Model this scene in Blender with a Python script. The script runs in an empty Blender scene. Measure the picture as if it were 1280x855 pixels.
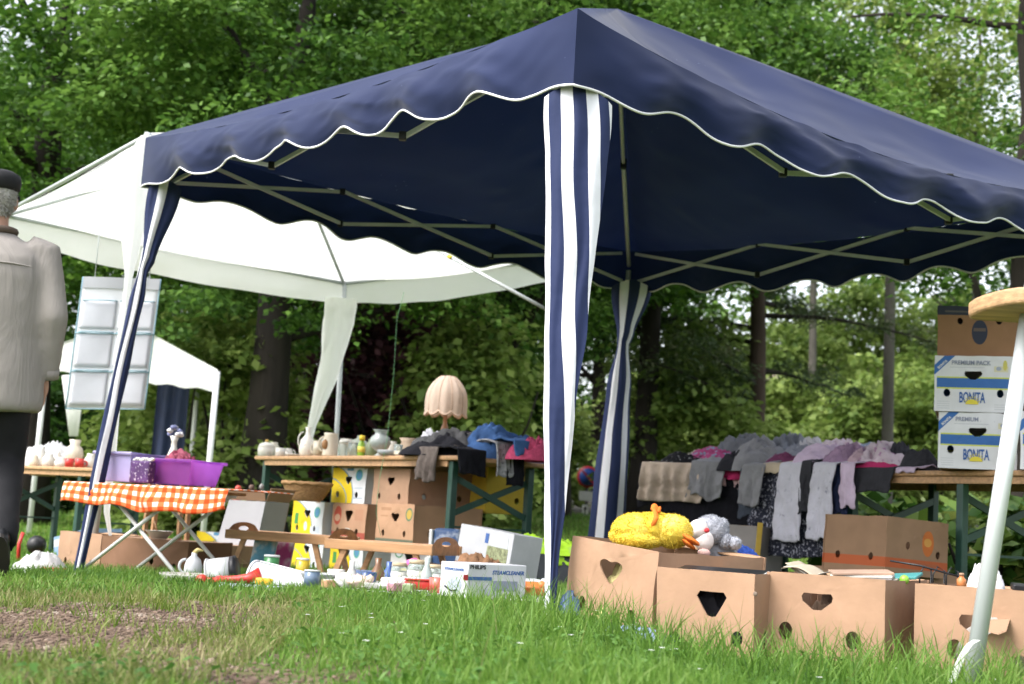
import bpy, bmesh, math, random
import numpy as np
from mathutils import Vector, Matrix, noise
R = math.radians
C = bpy.context.scene.collection
SC = bpy.context.scene

# ------------------------------------------------------------------ camera
FPX, HOR, ROLL, CH = 1750.0, 657.0, R(3.5), 0.30
PITCH = math.atan((HOR - 427.5) / FPX)
_F = Vector((0, math.cos(PITCH), math.sin(PITCH)))
_U0 = Vector((0, -math.sin(PITCH), math.cos(PITCH)))
_R0 = Vector((1, 0, 0))
_CR = _R0 * math.cos(ROLL) + _U0 * math.sin(ROLL)
_CU = _U0 * math.cos(ROLL) - _R0 * math.sin(ROLL)
EYE = Vector((0, 0, CH))
cam_d = bpy.data.cameras.new('camera')
cam = bpy.data.objects.new('camera', cam_d)
C.objects.link(cam)
cam.matrix_world = Matrix(((_CR.x, _CU.x, -_F.x, EYE.x), (_CR.y, _CU.y, -_F.y, EYE.y), (_CR.z, _CU.z, -_F.z, EYE.z), (0, 0, 0, 1)))
cam_d.sensor_width = 36.0
cam_d.lens = 36.0 * FPX / 1280.0
cam_d.clip_start = 0.05
cam_d.clip_end = 500
cam_d.dof.use_dof = True
cam_d.dof.focus_distance = 4.3
cam_d.dof.aperture_fstop = 5.2
SC.camera = cam

# ------------------------------------------------------------------ light
world = bpy.data.worlds.new("World")
SC.world = world
world.use_nodes = True
wn, wl = world.node_tree.nodes, world.node_tree.links
bg = wn['Background']
sky = wn.new('ShaderNodeTexSky')
sky.sky_type = 'NISHITA'
sky.sun_disc = False
SUN_EL, SUN_AZ = R(50), R(238)       # azimuth clockwise from +Y
sky.sun_elevation = SUN_EL
sky.sun_rotation = SUN_AZ
sky.dust_density = 4.0
hsv = wn.new('ShaderNodeHueSaturation')
hsv.inputs['Saturation'].default_value = 0.30
wl.new(sky.outputs[0], hsv.inputs['Color'])
wl.new(hsv.outputs[0], bg.inputs['Color'])
bg.inputs['Strength'].default_value = 0.15
sun_d = bpy.data.lights.new('sun', 'SUN')
sun_d.energy = 0.75
sun_d.angle = R(32)
sun_d.color = (1.0, 0.97, 0.93)
sun = bpy.data.objects.new('sun', sun_d)
C.objects.link(sun)
_sd = Vector((math.sin(SUN_AZ) * math.cos(SUN_EL), math.cos(SUN_AZ) * math.cos(SUN_EL), math.sin(SUN_EL)))
sun.rotation_euler = _sd.to_track_quat('Z', 'Y').to_euler()
sun.location = (0, 0, 30)
SC.view_settings.view_transform = 'Standard'
SC.view_settings.look = 'None'
SC.view_settings.exposure = 1.72
SC.view_settings.gamma = 1.0
SC.view_settings.use_curve_mapping = False
SC.cycles.max_bounces = 8
SC.cycles.transparent_max_bounces = 8

# ------------------------------------------------------------------ pixel <-> place helpers
def ray(px, py):
    return (_F * FPX + _CR * (px - 640) + _CU * (427.5 - py)).normalized()
def P(px, py, Y):
    d = ray(px, py)
    return EYE + d * (Y / d.y)
def proj(p):
    q = Vector(p) - EYE
    d = q.dot(_F)
    return 640 + FPX * q.dot(_CR) / d, 427.5 - FPX * q.dot(_CU) / d
def at(px, Y, z):
    x = (px - 640) / FPX * Y
    for _ in range(4):
        a = proj((x, Y, z))[0]
        x += (px - a) * Y / FPX
    return Vector((x, Y, z))
def sstep(a, b, t):
    t = min(1, max(0, (t - a) / (b - a)))
    return t * t * (3 - 2 * t)
def gz(x, y):
    z = 0.03 + 0.03 * (max(-4.5, min(x, 0.15)) - 0.15) - 0.015 * (max(4.4, min(y, 10)) - 4.4)
    z -= 0.055 * sstep(.15, .6, x) * (1 - sstep(3.75, 4.5, y))
    s = x / max(y, 3)
    right = sstep(-0.12, 0.06, s)
    z += sstep(10, 27, y) * (0.28 + 0.34 * right)
    z += sstep(29.5, 40, y) * (0.55 + 0.3 * right)
    z += sstep(36, 80, y) * (2.0 + 7.5 * sstep(0.05, 0.2, s))
    z += 0.015 * noise.noise(Vector((x * .9, y * .9, 0))) * (1 if y < 12 else 2)
    return z
def ground(px, Y):
    p = at(px, Y, 0)
    for _ in range(3):
        p = at(px, Y, gz(p.x, Y))
    return p

# ------------------------------------------------------------------ mesh helpers
class MB:
    def __init__(s):
        s.v, s.f, s.uv = [], [], {}
    def add(s, vs, fs):
        b = len(s.v)
        s.v += [Vector(v) for v in vs]
        s.f += [tuple(b + i for i in f) for f in fs]
        return b
    def box(s, c, size, rot=None, bev=0.0):
        x, y, z = (a / 2 for a in size)
        if bev <= 0:
            vs = [Vector((i * x, j * y, k * z)) for k in (-1, 1) for j in (-1, 1) for i in (-1, 1)]
            fs = [(0, 2, 3, 1), (4, 5, 7, 6), (0, 1, 5, 4), (2, 6, 7, 3), (0, 4, 6, 2), (1, 3, 7, 5)]
        else:
            bm = bmesh.new()
            bmesh.ops.create_cube(bm, size=1)
            for v in bm.verts:
                v.co = Vector((v.co.x * 2 * x, v.co.y * 2 * y, v.co.z * 2 * z))
            bmesh.ops.bevel(bm, geom=bm.edges[:], offset=min(bev, x * .9, y * .9, z * .9), segments=2, affect='EDGES', profile=.5)
            bm.verts.index_update()
            vs = [v.co.copy() for v in bm.verts]
            fs = [tuple(v.index for v in f.verts) for f in bm.faces]
            bm.free()
        if rot is not None:
            vs = [rot @ v for v in vs]
        c = Vector(c)
        s.add([v + c for v in vs], fs)
        return s
    def tube(s, pts, r, segs=8, cap=True, flat=1.0):
        pts = [Vector(p) for p in pts]
        n = len(pts)
        rs = r if isinstance(r, (list, tuple)) else [r] * n
        vs, fs = [], []
        prev = None
        for i, p in enumerate(pts):
            d = (pts[min(i + 1, n - 1)] - pts[max(i - 1, 0)]).normalized()
            if prev is None:
                a = d.cross(Vector((0, 0, 1)) if abs(d.z) < .9 else Vector((0, 1, 0))).normalized()
            else:
                a = (prev - d * prev.dot(d)).normalized()
            prev = a
            b = d.cross(a)
            for k in range(segs):
                t = 2 * math.pi * k / segs
                vs.append(p + (a * math.cos(t) + b * math.sin(t) * flat) * rs[i])
        for i in range(n - 1):
            for k in range(segs):
                k2 = (k + 1) % segs
                fs.append((i * segs + k, i * segs + k2, (i + 1) * segs + k2, (i + 1) * segs + k))
        if cap:
            fs.append(tuple(range(segs))[::-1])
            fs.append(tuple((n - 1) * segs + k for k in range(segs)))
        s.add(vs, fs)
        return s
    def bar(s, a, b, w, h):
        a, b = Vector(a), Vector(b)
        d = b - a
        q = d.to_track_quat('X', 'Z').to_matrix()
        s.box((a + b) / 2, (d.length, w, h), q)
        return s
    def lathe(s, prof, segs=20, c=(0, 0, 0), rot=None, ripple=None):
        c = Vector(c)
        vs, fs = [], []
        for i, (r, z) in enumerate(prof):
            for k in range(segs):
                t = 2 * math.pi * k / segs
                rr = r * (ripple(t, i) if ripple else 1)
                v = Vector((rr * math.cos(t), rr * math.sin(t), z))
                vs.append((rot @ v if rot is not None else v) + c)
        n = len(prof)
        for i in range(n - 1):
            for k in range(segs):
                k2 = (k + 1) % segs
                fs.append((i * segs + k, i * segs + k2, (i + 1) * segs + k2, (i + 1) * segs + k))
        if prof[0][0] > 1e-5: fs.append(tuple(range(segs))[::-1])
        if prof[-1][0] > 1e-5: fs.append(tuple((n - 1) * segs + k for k in range(segs)))
        s.add(vs, fs)
        return s
    def grid(s, fn, nu, nv, uv=True):
        b = len(s.v)
        for j in range(nv + 1):
            for i in range(nu + 1):
                s.v.append(Vector(fn(i / nu, j / nv)))
                s.uv[len(s.v) - 1] = (i / nu, j / nv)
        for j in range(nv):
            for i in range(nu):
                a = b + j * (nu + 1) + i
                s.f.append((a, a + 1, a + nu + 2, a + nu + 1))
        return s
    def blob(s, c, rad, sub=2, rough=0.0, seed=0, freq=2.0, rot=None):
        bm = bmesh.new()
        bmesh.ops.create_icosphere(bm, subdivisions=sub, radius=1)
        bm.verts.index_update()
        vs = []
        for v in bm.verts:
            k = 1 + rough * noise.noise(v.co * freq + Vector((seed * 7.3, seed * 3.1, seed)))
            q = Vector((v.co.x * rad[0], v.co.y * rad[1], v.co.z * rad[2])) * k
            vs.append((rot @ q if rot is not None else q) + Vector(c))
        s.add(vs, [tuple(v.index for v in f.verts) for f in bm.faces])
        bm.free()
        return s
    def build(s, name, mat, parent=None, smooth=False, loc=None):
        me = bpy.data.meshes.new(name)
        me.from_pydata([tuple(v) for v in s.v], [], s.f)
        if s.uv:
            ul = me.uv_layers.new(name='UVMap')
            for lp in me.loops:
                ul.data[lp.index].uv = s.uv.get(lp.vertex_index, (0, 0))
        if smooth:
            me.polygons.foreach_set('use_smooth', [True] * len(me.polygons))
        me.materials.append(mat)
        me.update()
        o = bpy.data.objects.new(name, me)
        C.objects.link(o)
        if parent is not None:
            o.parent = parent
        if loc is not None:
            o.location = loc
        return o

def np_mesh(name, V, Q, mat, parent=None, smooth=False):
    """V (n,3), Q (m,k) faces, all of the same size"""
    me = bpy.data.meshes.new(name)
    k = Q.shape[1]
    me.vertices.add(len(V)); me.vertices.foreach_set('co', np.asarray(V, np.float32).ravel())
    me.loops.add(Q.size); me.loops.foreach_set('vertex_index', Q.astype(np.int32).ravel())
    me.polygons.add(len(Q))
    me.polygons.foreach_set('loop_start', np.arange(0, Q.size, k, dtype=np.int32))
    if smooth: me.polygons.foreach_set('use_smooth', np.ones(len(Q), bool))
    me.materials.append(mat)
    me.update(calc_edges=True)
    me.validate()
    o = bpy.data.objects.new(name, me)
    C.objects.link(o)
    if parent is not None: o.parent = parent
    return o

def thing(name, label, cat, loc=(0, 0, 0), rz=0.0, group=None):
    o = bpy.data.objects.new(name, None)
    C.objects.link(o)
    o.empty_display_size = .1
    o.location = loc
    o.rotation_euler = (0, 0, rz)
    o['label'] = label; o['category'] = cat
    if group: o['group'] = group
    return o
def tag(o, label, cat, group=None):
    o['label'] = label; o['category'] = cat
    if group: o['group'] = group
    return o
def kind(o, k):
    o['kind'] = k
    return o
def dup(root, loc, rz=None, label=None, scale=None):
    r = root.copy(); C.objects.link(r); r.location = loc
    if rz is not None: r.rotation_euler = (0, 0, rz)
    if scale is not None: r.scale = scale if isinstance(scale, (tuple, list)) else (scale,) * 3
    if label: r['label'] = label
    for ch in list(root.children):
        c = ch.copy(); C.objects.link(c); c.parent = r
        for g in list(ch.children):
            d = g.copy(); C.objects.link(d); d.parent = c
    return r
def modify(o, typ, **kw):
    m = o.modifiers.new(typ.lower(), typ)
    for k, v in kw.items(): setattr(m, k, v)
    return o
def plate(outer, holes, thick):
    """flat plate in the XZ plane with real holes; returns verts, faces"""
    cu = bpy.data.curves.new('plate', 'CURVE')
    cu.dimensions = '2D'; cu.fill_mode = 'BOTH'; cu.extrude = thick / 2
    for pts in [outer] + list(holes):
        sp = cu.splines.new('POLY')
        sp.points.add(len(pts) - 1)
        for p, q in zip(sp.points, pts): p.co = (q[0], q[1], 0, 1)
        sp.use_cyclic_u = True
    o = bpy.data.objects.new('plate', cu)
    C.objects.link(o)
    dg = bpy.context.evaluated_depsgraph_get()
    me = bpy.data.meshes.new_from_object(o.evaluated_get(dg))
    vs = [Vector((v.co.x, v.co.z, v.co.y)) for v in me.vertices]
    fs = [tuple(p.vertices) for p in me.polygons]
    bpy.data.objects.remove(o); bpy.data.curves.remove(cu); bpy.data.meshes.remove(me)
    return vs, fs
def lettering(txt, size, mat, parent, M, thick=.0006, name='lettering', width=None, slant=0):
    cu = bpy.data.curves.new('lettering', 'FONT')
    cu.body = txt; cu.size = size; cu.offset = size * .022; cu.extrude = thick; cu.align_x = 'CENTER'; cu.align_y = 'CENTER'; cu.shear = slant
    o = bpy.data.objects.new('lettering', cu); C.objects.link(o)
    dg = bpy.context.evaluated_depsgraph_get()
    me = bpy.data.meshes.new_from_object(o.evaluated_get(dg))
    bpy.data.objects.remove(o); bpy.data.curves.remove(cu)
    if width:
        xs = [v.co.x for v in me.vertices]
        k = width / (max(xs) - min(xs))
        for v in me.vertices: v.co.x *= k
    me.materials.clear(); me.materials.append(mat)
    ob = bpy.data.objects.new(name, me); C.objects.link(ob)
    ob.parent = parent
    ob.matrix_local = M
    return ob
FRONT = Matrix(((1, 0, 0), (0, 0, -1), (0, 1, 0))).to_4x4()     # text plane XY -> facing -Y
def face_at(x, y, z, rz=0):
    return Matrix.Translation((x, y, z)) @ FRONT @ Matrix.Rotation(rz, 4, 'Z')

# ------------------------------------------------------------------ materials
_mats = {}
def mat(name, col, rough=.7, var=.12, scale=8.0, bump=0.0, bscale=40.0, metal=0.0, spec=.4, trans=0.0, coat=0.0, stretch=None, dirt=None):
    if name in _mats: return _mats[name]
    m = bpy.data.materials.new(name); m.use_nodes = True
    n, l = m.node_tree.nodes, m.node_tree.links
    b = n['Principled BSDF']
    b.inputs['Roughness'].default_value = rough
    b.inputs['Metallic'].default_value = metal
    b.inputs['Specular IOR Level'].default_value = spec
    b.inputs['Coat Weight'].default_value = coat
    tc = n.new('ShaderNodeTexCoord')
    mp = n.new('ShaderNodeMapping')
    if stretch: mp.inputs['Scale'].default_value = stretch
    l.new(tc.outputs['Object'], mp.inputs['Vector'])
    nz = n.new('ShaderNodeTexNoise'); nz.inputs['Scale'].default_value = scale; nz.inputs['Detail'].default_value = 5
    nz.inputs['Roughness'].default_value = .62
    l.new(mp.outputs[0], nz.inputs['Vector'])
    rp = n.new('ShaderNodeValToRGB')
    lo = [max(0, c * (1 - var)) for c in col]; hi = [min(1, c * (1 + var)) for c in col]
    rp.color_ramp.elements[0].position = .3; rp.color_ramp.elements[0].color = (*lo, 1)
    rp.color_ramp.elements[1].position = .7; rp.color_ramp.elements[1].color = (*hi, 1)
    l.new(nz.outputs['Fac'], rp.inputs['Fac'])
    colout = rp.outputs[0]
    if dirt:
        n2 = n.new('ShaderNodeTexNoise'); n2.inputs['Scale'].default_value = dirt[1]; n2.inputs['Detail'].default_value = 6
        l.new(tc.outputs['Object'], n2.inputs['Vector'])
        r2 = n.new('ShaderNodeValToRGB'); r2.color_ramp.elements[0].position = dirt[2]; r2.color_ramp.elements[1].position = dirt[2] + .12
        l.new(n2.outputs['Fac'], r2.inputs['Fac'])
        mx = n.new('ShaderNodeMixRGB'); mx.inputs[2].default_value = (*dirt[0], 1)
        l.new(r2.outputs[0], mx.inputs[0]); l.new(colout, mx.inputs[1])
        colout = mx.outputs[0]
    l.new(colout, b.inputs['Base Color'])
    if bump > 0:
        nb = n.new('ShaderNodeTexNoise'); nb.inputs['Scale'].default_value = bscale; nb.inputs['Detail'].default_value = 4
        l.new(mp.outputs[0], nb.inputs['Vector'])
        bp = n.new('ShaderNodeBump'); bp.inputs['Strength'].default_value = bump; bp.inputs['Distance'].default_value = .01
        l.new(nb.outputs['Fac'], bp.inputs['Height']); l.new(bp.outputs[0], b.inputs['Normal'])
    if trans > 0:
        tr = n.new('ShaderNodeBsdfTranslucent'); l.new(colout, tr.inputs['Color'])
        ms = n.new('ShaderNodeMixShader'); ms.inputs[0].default_value = trans
        l.new(b.outputs[0], ms.inputs[1]); l.new(tr.outputs[0], ms.inputs[2])
        l.new(ms.outputs[0], n['Material Output'].inputs['Surface'])
    _mats[name] = m
    return m
def island_mat(name, cols, rough=.55, trans=.4, transcol=None, spec=.3, patch=None):
    """leaves, blades, pebbles: one colour per loose piece, drifting over the whole by a slow noise"""
    m = bpy.data.materials.new(name); m.use_nodes = True
    n, l = m.node_tree.nodes, m.node_tree.links
    b = n['Principled BSDF']; b.inputs['Roughness'].default_value = rough; b.inputs['Specular IOR Level'].default_value = spec
    g = n.new('ShaderNodeNewGeometry')
    tc = n.new('ShaderNodeTexCoord')
    nz = n.new('ShaderNodeTexNoise'); nz.inputs['Scale'].default_value = patch or .5; nz.inputs['Detail'].default_value = 2
    l.new(tc.outputs['Object'], nz.inputs['Vector'])
    ad = n.new('ShaderNodeMath'); ad.operation = 'MULTIPLY_ADD'; ad.inputs[1].default_value = .55
    l.new(g.outputs['Random Per Island'], ad.inputs[0])
    sb = n.new('ShaderNodeMath'); sb.operation = 'MULTIPLY_ADD'; sb.inputs[1].default_value = 1.5; sb.inputs[2].default_value = -.52
    l.new(nz.outputs['Fac'], sb.inputs[0]); l.new(sb.outputs[0], ad.inputs[2])
    rp = n.new('ShaderNodeValToRGB')
    e = rp.color_ramp.elements
    while len(e) < len(cols): e.new(.5)
    for i, c in enumerate(cols):
        e[i].position = i / (len(cols) - 1); e[i].color = (*c, 1)
    l.new(ad.outputs[0], rp.inputs['Fac'])
    l.new(rp.outputs[0], b.inputs['Base Color'])
    if trans > 0:
        tr = n.new('ShaderNodeBsdfTranslucent')
        if transcol:
            mx = n.new('ShaderNodeMixRGB'); mx.blend_type = 'MULTIPLY'; mx.inputs[0].default_value = 1; mx.inputs[2].default_value = (*transcol, 1)
            l.new(rp.outputs[0], mx.inputs[1]); l.new(mx.outputs[0], tr.inputs['Color'])
        else:
            l.new(rp.outputs[0], tr.inputs['Color'])
        ms = n.new('ShaderNodeMixShader'); ms.inputs[0].default_value = trans
        l.new(b.outputs[0], ms.inputs[1]); l.new(tr.outputs[0], ms.inputs[2])
        l.new(ms.outputs[0], n['Material Output'].inputs['Surface'])
    return m
def uv_stripes(name, cols, edges, trans=.15, rough=.7):
    """stripes along u: colour i up to edges[i]"""
    m = bpy.data.materials.new(name); m.use_nodes = True
    n, l = m.node_tree.nodes, m.node_tree.links
    b = n['Principled BSDF']; b.inputs['Roughness'].default_value = rough; b.inputs['Specular IOR Level'].default_value = .2
    tc = n.new('ShaderNodeTexCoord'); sx = n.new('ShaderNodeSeparateXYZ'); l.new(tc.outputs['UV'], sx.inputs[0])
    rp = n.new('ShaderNodeValToRGB'); rp.color_ramp.interpolation = 'CONSTANT'
    e = rp.color_ramp.elements
    while len(e) < len(cols): e.new(.5)
    for i, c in enumerate(cols):
        e[i].position = edges[i]; e[i].color = (*c, 1)
    l.new(sx.outputs['X'], rp.inputs['Fac']); l.new(rp.outputs[0], b.inputs['Base Color'])
    nb = n.new('ShaderNodeTexNoise'); nb.inputs['Scale'].default_value = 14; l.new(tc.outputs['Object'], nb.inputs['Vector'])
    bp = n.new('ShaderNodeBump'); bp.inputs['Strength'].default_value = .25; bp.inputs['Distance'].default_value = .02
    l.new(nb.outputs['Fac'], bp.inputs['Height']); l.new(bp.outputs[0], b.inputs['Normal'])
    if trans:
        tr = n.new('ShaderNodeBsdfTranslucent'); l.new(rp.outputs[0], tr.inputs['Color'])
        ms = n.new('ShaderNodeMixShader'); ms.inputs[0].default_value = trans
        l.new(b.outputs[0], ms.inputs[1]); l.new(tr.outputs[0], ms.inputs[2])
        l.new(ms.outputs[0], n['Material Output'].inputs['Surface'])
    return m
_nm = [0]
def print_mat(name, base, shapes, rough=.75, facing=True):
    """card with printed shapes in object X (a) and Z (b): ('disc',x,z,rx,rz) ('band',axis,lo,hi) ('rect',x0,x1,z0,z1) ('arc',x,z,r0,r1)"""
    m = bpy.data.materials.new(name); m.use_nodes = True
    n, l = m.node_tree.nodes, m.node_tree.links
    b = n['Principled BSDF']; b.inputs['Roughness'].default_value = rough; b.inputs['Specular IOR Level'].default_value = .25
    tc = n.new('ShaderNodeTexCoord'); sp = n.new('ShaderNodeSeparateXYZ'); l.new(tc.outputs['Object'], sp.inputs[0])
    nz = n.new('ShaderNodeTexNoise'); nz.inputs['Scale'].default_value = 9; nz.inputs['Detail'].default_value = 6; l.new(tc.outputs['Object'], nz.inputs['Vector'])
    rp = n.new('ShaderNodeValToRGB')
    rp.color_ramp.elements[0].position = .3; rp.color_ramp.elements[0].color = (*[c * .9 for c in base], 1)
    rp.color_ramp.elements[1].position = .7; rp.color_ramp.elements[1].color = (*[min(1, c * 1.06) for c in base], 1)
    l.new(nz.outputs['Fac'], rp.inputs['Fac'])
    cur = rp.outputs[0]
    def mth(op, a, bb=None, cc=None):
        q = n.new('ShaderNodeMath'); q.operation = op
        for i, w in enumerate((a, bb, cc)):
            if w is None: continue
            if isinstance(w, (int, float)): q.inputs[i].default_value = w
            else: l.new(w, q.inputs[i])
        return q.outputs[0]
    X, Z = sp.outputs['X'], sp.outputs['Z']
    ny = None
    if facing:
        g = n.new('ShaderNodeTexCoord'); s2 = n.new('ShaderNodeSeparateXYZ'); l.new(g.outputs['Normal'], s2.inputs[0])
        ny = mth('LESS_THAN', s2.outputs['Y'], -.5)
    for sh, col in shapes:
        t = sh[0]
        if t in ('disc', 'arc'):
            rx = sh[3] if t == 'disc' else 1.0; rz = sh[4] if t == 'disc' else 1.0
            dx = mth('DIVIDE', mth('SUBTRACT', X, sh[1]), rx); dz = mth('DIVIDE', mth('SUBTRACT', Z, sh[2]), rz)
            d = mth('SQRT', mth('ADD', mth('MULTIPLY', dx, dx), mth('MULTIPLY', dz, dz)))
            k = mth('LESS_THAN', d, 1.0) if t == 'disc' else mth('MULTIPLY', mth('GREATER_THAN', d, sh[3]), mth('LESS_THAN', d, sh[4]))
        elif t == 'band':
            A = X if sh[1] == 'x' else Z
            k = mth('MULTIPLY', mth('GREATER_THAN', A, sh[2]), mth('LESS_THAN', A, sh[3]))
        elif t == 'rect':
            k = mth('MULTIPLY', mth('MULTIPLY', mth('GREATER_THAN', X, sh[1]), mth('LESS_THAN', X, sh[2])), mth('MULTIPLY', mth('GREATER_THAN', Z, sh[3]), mth('LESS_THAN', Z, sh[4])))
        elif t == 'diag':     # band in x*cx+z*cz between lo and hi
            A = mth('ADD', mth('MULTIPLY', X, sh[1]), mth('MULTIPLY', Z, sh[2]))
            k = mth('MULTIPLY', mth('GREATER_THAN', A, sh[3]), mth('LESS_THAN', A, sh[4]))
        if ny is not None and not (len(sh) > 5 and sh[-1] == 'all') and not (t == 'band' and sh[-1] == 'all'): k = mth('MULTIPLY', k, ny)
        mx = n.new('ShaderNodeMixRGB'); l.new(k, mx.inputs[0]); l.new(cur, mx.inputs[1]); mx.inputs[2].default_value = (*col, 1)
        cur = mx.outputs[0]
    l.new(cur, b.inputs['Base Color'])
    wv = n.new('ShaderNodeTexNoise'); wv.inputs['Scale'].default_value = 5; l.new(tc.outputs['Object'], wv.inputs['Vector'])
    bp = n.new('ShaderNodeBump'); bp.inputs['Strength'].default_value = .25; bp.inputs['Distance'].default_value = .02
    l.new(wv.outputs['Fac'], bp.inputs['Height']); l.new(bp.outputs[0], b.inputs['Normal'])
    return m

WHITE = (.78, .78, .77)
NAVY = (.022, .034, .105)
M_steel = mat('painted_steel', (.52, .53, .54), .35, .08, 20, metal=.0, spec=.5)
M_dkgreen = mat('green_painted_steel', (.02, .06, .045), .4, .15, 20)
M_wood = mat('varnished_wood', (.36, .20, .095), .45, .3, 3, bump=.1, bscale=20, stretch=(1, 12, 12))
M_woodx = mat('old_table_wood', (.40, .235, .12), .55, .3, 4, bump=.15, bscale=25, stretch=(1.2, 14, 14))
M_black = mat('black_plastic', (.012, .012, .014), .4, .2)
M_white = mat('white_plastic', (.72, .72, .70), .35, .06)
M_card = mat('brown_cardboard', (.31, .19, .12), .85, .14, 3, bump=.06, bscale=60, dirt=((.25, .15, .095), 2.2, .60))
M_cardin = mat('inner_cardboard', (.36, .22, .13), .9, .1, 3)
# ------------------------------------------------------------------ ground, road
def patch_mask(x, y):
    """bare stony patch in the lawn, front left"""
    d = max(abs((x + 1.35) / .95), abs((y - 3.75) / 1.55))
    d = math.hypot((x + 1.40) / 1.05, (y - 3.25) / 1.75)
    n1 = noise.noise(Vector((x * 1.7 + 3, y * 1.3, 1))) * .55 + noise.noise(Vector((x * 5, y * 3.2, 4))) * .42
    return 1.0 - d + n1 * .95          # > 0 : bare
def axis_vals(lo, hi, near, n, c):
    t = np.linspace(-1, 1, n)
    v = np.sinh(t * 4.2) / np.sinh(4.2)
    return np.where(v < 0, c + v * (c - lo), c + v * (hi - c))
gx = axis_vals(-130, 130, .1, 150, 0.0); gy = axis_vals(-25, 260, .1, 190, 4.0)
def zt(x, y):
    z = gz(x, y)
    if 29.6 < y < 35.4: z -= .12
    return z
V = np.array([(x, y, zt(x, y)) for y in gy for x in gx], np.float32)
nx_, ny_ = len(gx), len(gy)
I = np.arange(nx_ * ny_).reshape(ny_, nx_)
Q = np.stack([I[:-1, :-1].ravel(), I[:-1, 1:].ravel(), I[1:, 1:].ravel(), I[1:, :-1].ravel()], 1)
def ground_mat():
    m = bpy.data.materials.new('lawn_ground'); m.use_nodes = True
    n, l = m.node_tree.nodes, m.node_tree.links
    b = n['Principled BSDF']; b.inputs['Roughness'].default_value = .95; b.inputs['Specular IOR Level'].default_value = .1
    tc = n.new('ShaderNodeTexCoord')
    a = n.new('ShaderNodeTexNoise'); a.inputs['Scale'].default_value = 1.1; a.inputs['Detail'].default_value = 8; l.new(tc.outputs['Object'], a.inputs['Vector'])
    r = n.new('ShaderNodeValToRGB'); e = r.color_ramp.elements
    e[0].position = .3; e[0].color = (.045, .085, .012, 1); e[1].position = .7; e[1].color = (.12, .17, .03, 1)
    l.new(a.outputs['Fac'], r.inputs['Fac'])
    # bare earth in the stony patch (shape of its own on the ground)
    s = n.new('ShaderNodeSeparateXYZ'); l.new(tc.outputs['Object'], s.inputs[0])
    def mt(op, p, q):
        k = n.new('ShaderNodeMath'); k.operation = op
        for i, w in enumerate((p, q)):
            if isinstance(w, (int, float)): k.inputs[i].default_value = w
            else: l.new(w, k.inputs[i])
        return k.outputs[0]
    dx = mt('DIVIDE', mt('ADD', s.outputs['X'], 1.45), 1.2); dy = mt('DIVIDE', mt('SUBTRACT', s.outputs['Y'], 3.25), 1.95)
    d = mt('SQRT', mt('ADD', mt('MULTIPLY', dx, dx), mt('MULTIPLY', dy, dy)), 0)
    c = n.new('ShaderNodeTexNoise'); c.inputs['Scale'].default_value = 3; c.inputs['Detail'].default_value = 6; l.new(tc.outputs['Object'], c.inputs['Vector'])
    d2 = mt('ADD', d, mt('MULTIPLY', mt('SUBTRACT', c.outputs['Fac'], .5), 1.2))
    k = n.new('ShaderNodeMapRange'); k.inputs['From Min'].default_value = .85; k.inputs['From Max'].default_value = 1.15
    k.inputs['To Min'].default_value = 1; k.inputs['To Max'].default_value = 0; l.new(d2, k.inputs['Value'])
    f = n.new('ShaderNodeTexNoise'); f.inputs['Scale'].default_value = 30; f.inputs['Detail'].default_value = 6; l.new(tc.outputs['Object'], f.inputs['Vector'])
    r2 = n.new('ShaderNodeValToRGB'); e = r2.color_ramp.elements
    e[0].position = .35; e[0].color = (.06, .042, .03, 1); e[1].position = .68; e[1].color = (.18, .125, .095, 1)
    l.new(f.outputs['Fac'], r2.inputs['Fac'])
    mx = n.new('ShaderNodeMixRGB'); l.new(k.outputs[0], mx.inputs[0]); l.new(r.outputs[0], mx.inputs[1]); l.new(r2.outputs[0], mx.inputs[2])
    # dry scrubby earth far up the slope
    fy = n.new('ShaderNodeMapRange'); fy.inputs['From Min'].default_value = 42; fy.inputs['From Max'].default_value = 52; l.new(s.outputs['Y'], fy.inputs['Value'])
    r3 = n.new('ShaderNodeValToRGB'); e = r3.color_ramp.elements
    e[0].position = .4; e[0].color = (.07, .13, .03, 1); e[1].position = .58; e[1].color = (.40, .32, .27, 1)
    g2 = n.new('ShaderNodeTexNoise'); g2.inputs['Scale'].default_value = .6; g2.inputs['Detail'].default_value = 8; l.new(tc.outputs['Object'], g2.inputs['Vector'])
    l.new(g2.outputs['Fac'], r3.inputs['Fac'])
    my = n.new('ShaderNodeMixRGB'); l.new(fy.outputs[0], my.inputs[0]); l.new(mx.outputs[0], my.inputs[1]); l.new(r3.outputs[0], my.inputs[2])
    l.new(my.outputs[0], b.inputs['Base Color'])
    bp = n.new('ShaderNodeBump'); bp.inputs['Strength'].default_value = .6; bp.inputs['Distance'].default_value = .02
    l.new(f.outputs['Fac'], bp.inputs['Height']); l.new(bp.outputs[0], b.inputs['Normal'])
    return m
kind(np_mesh('ground', V, Q, ground_mat(), smooth=True), 'structure')

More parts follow.
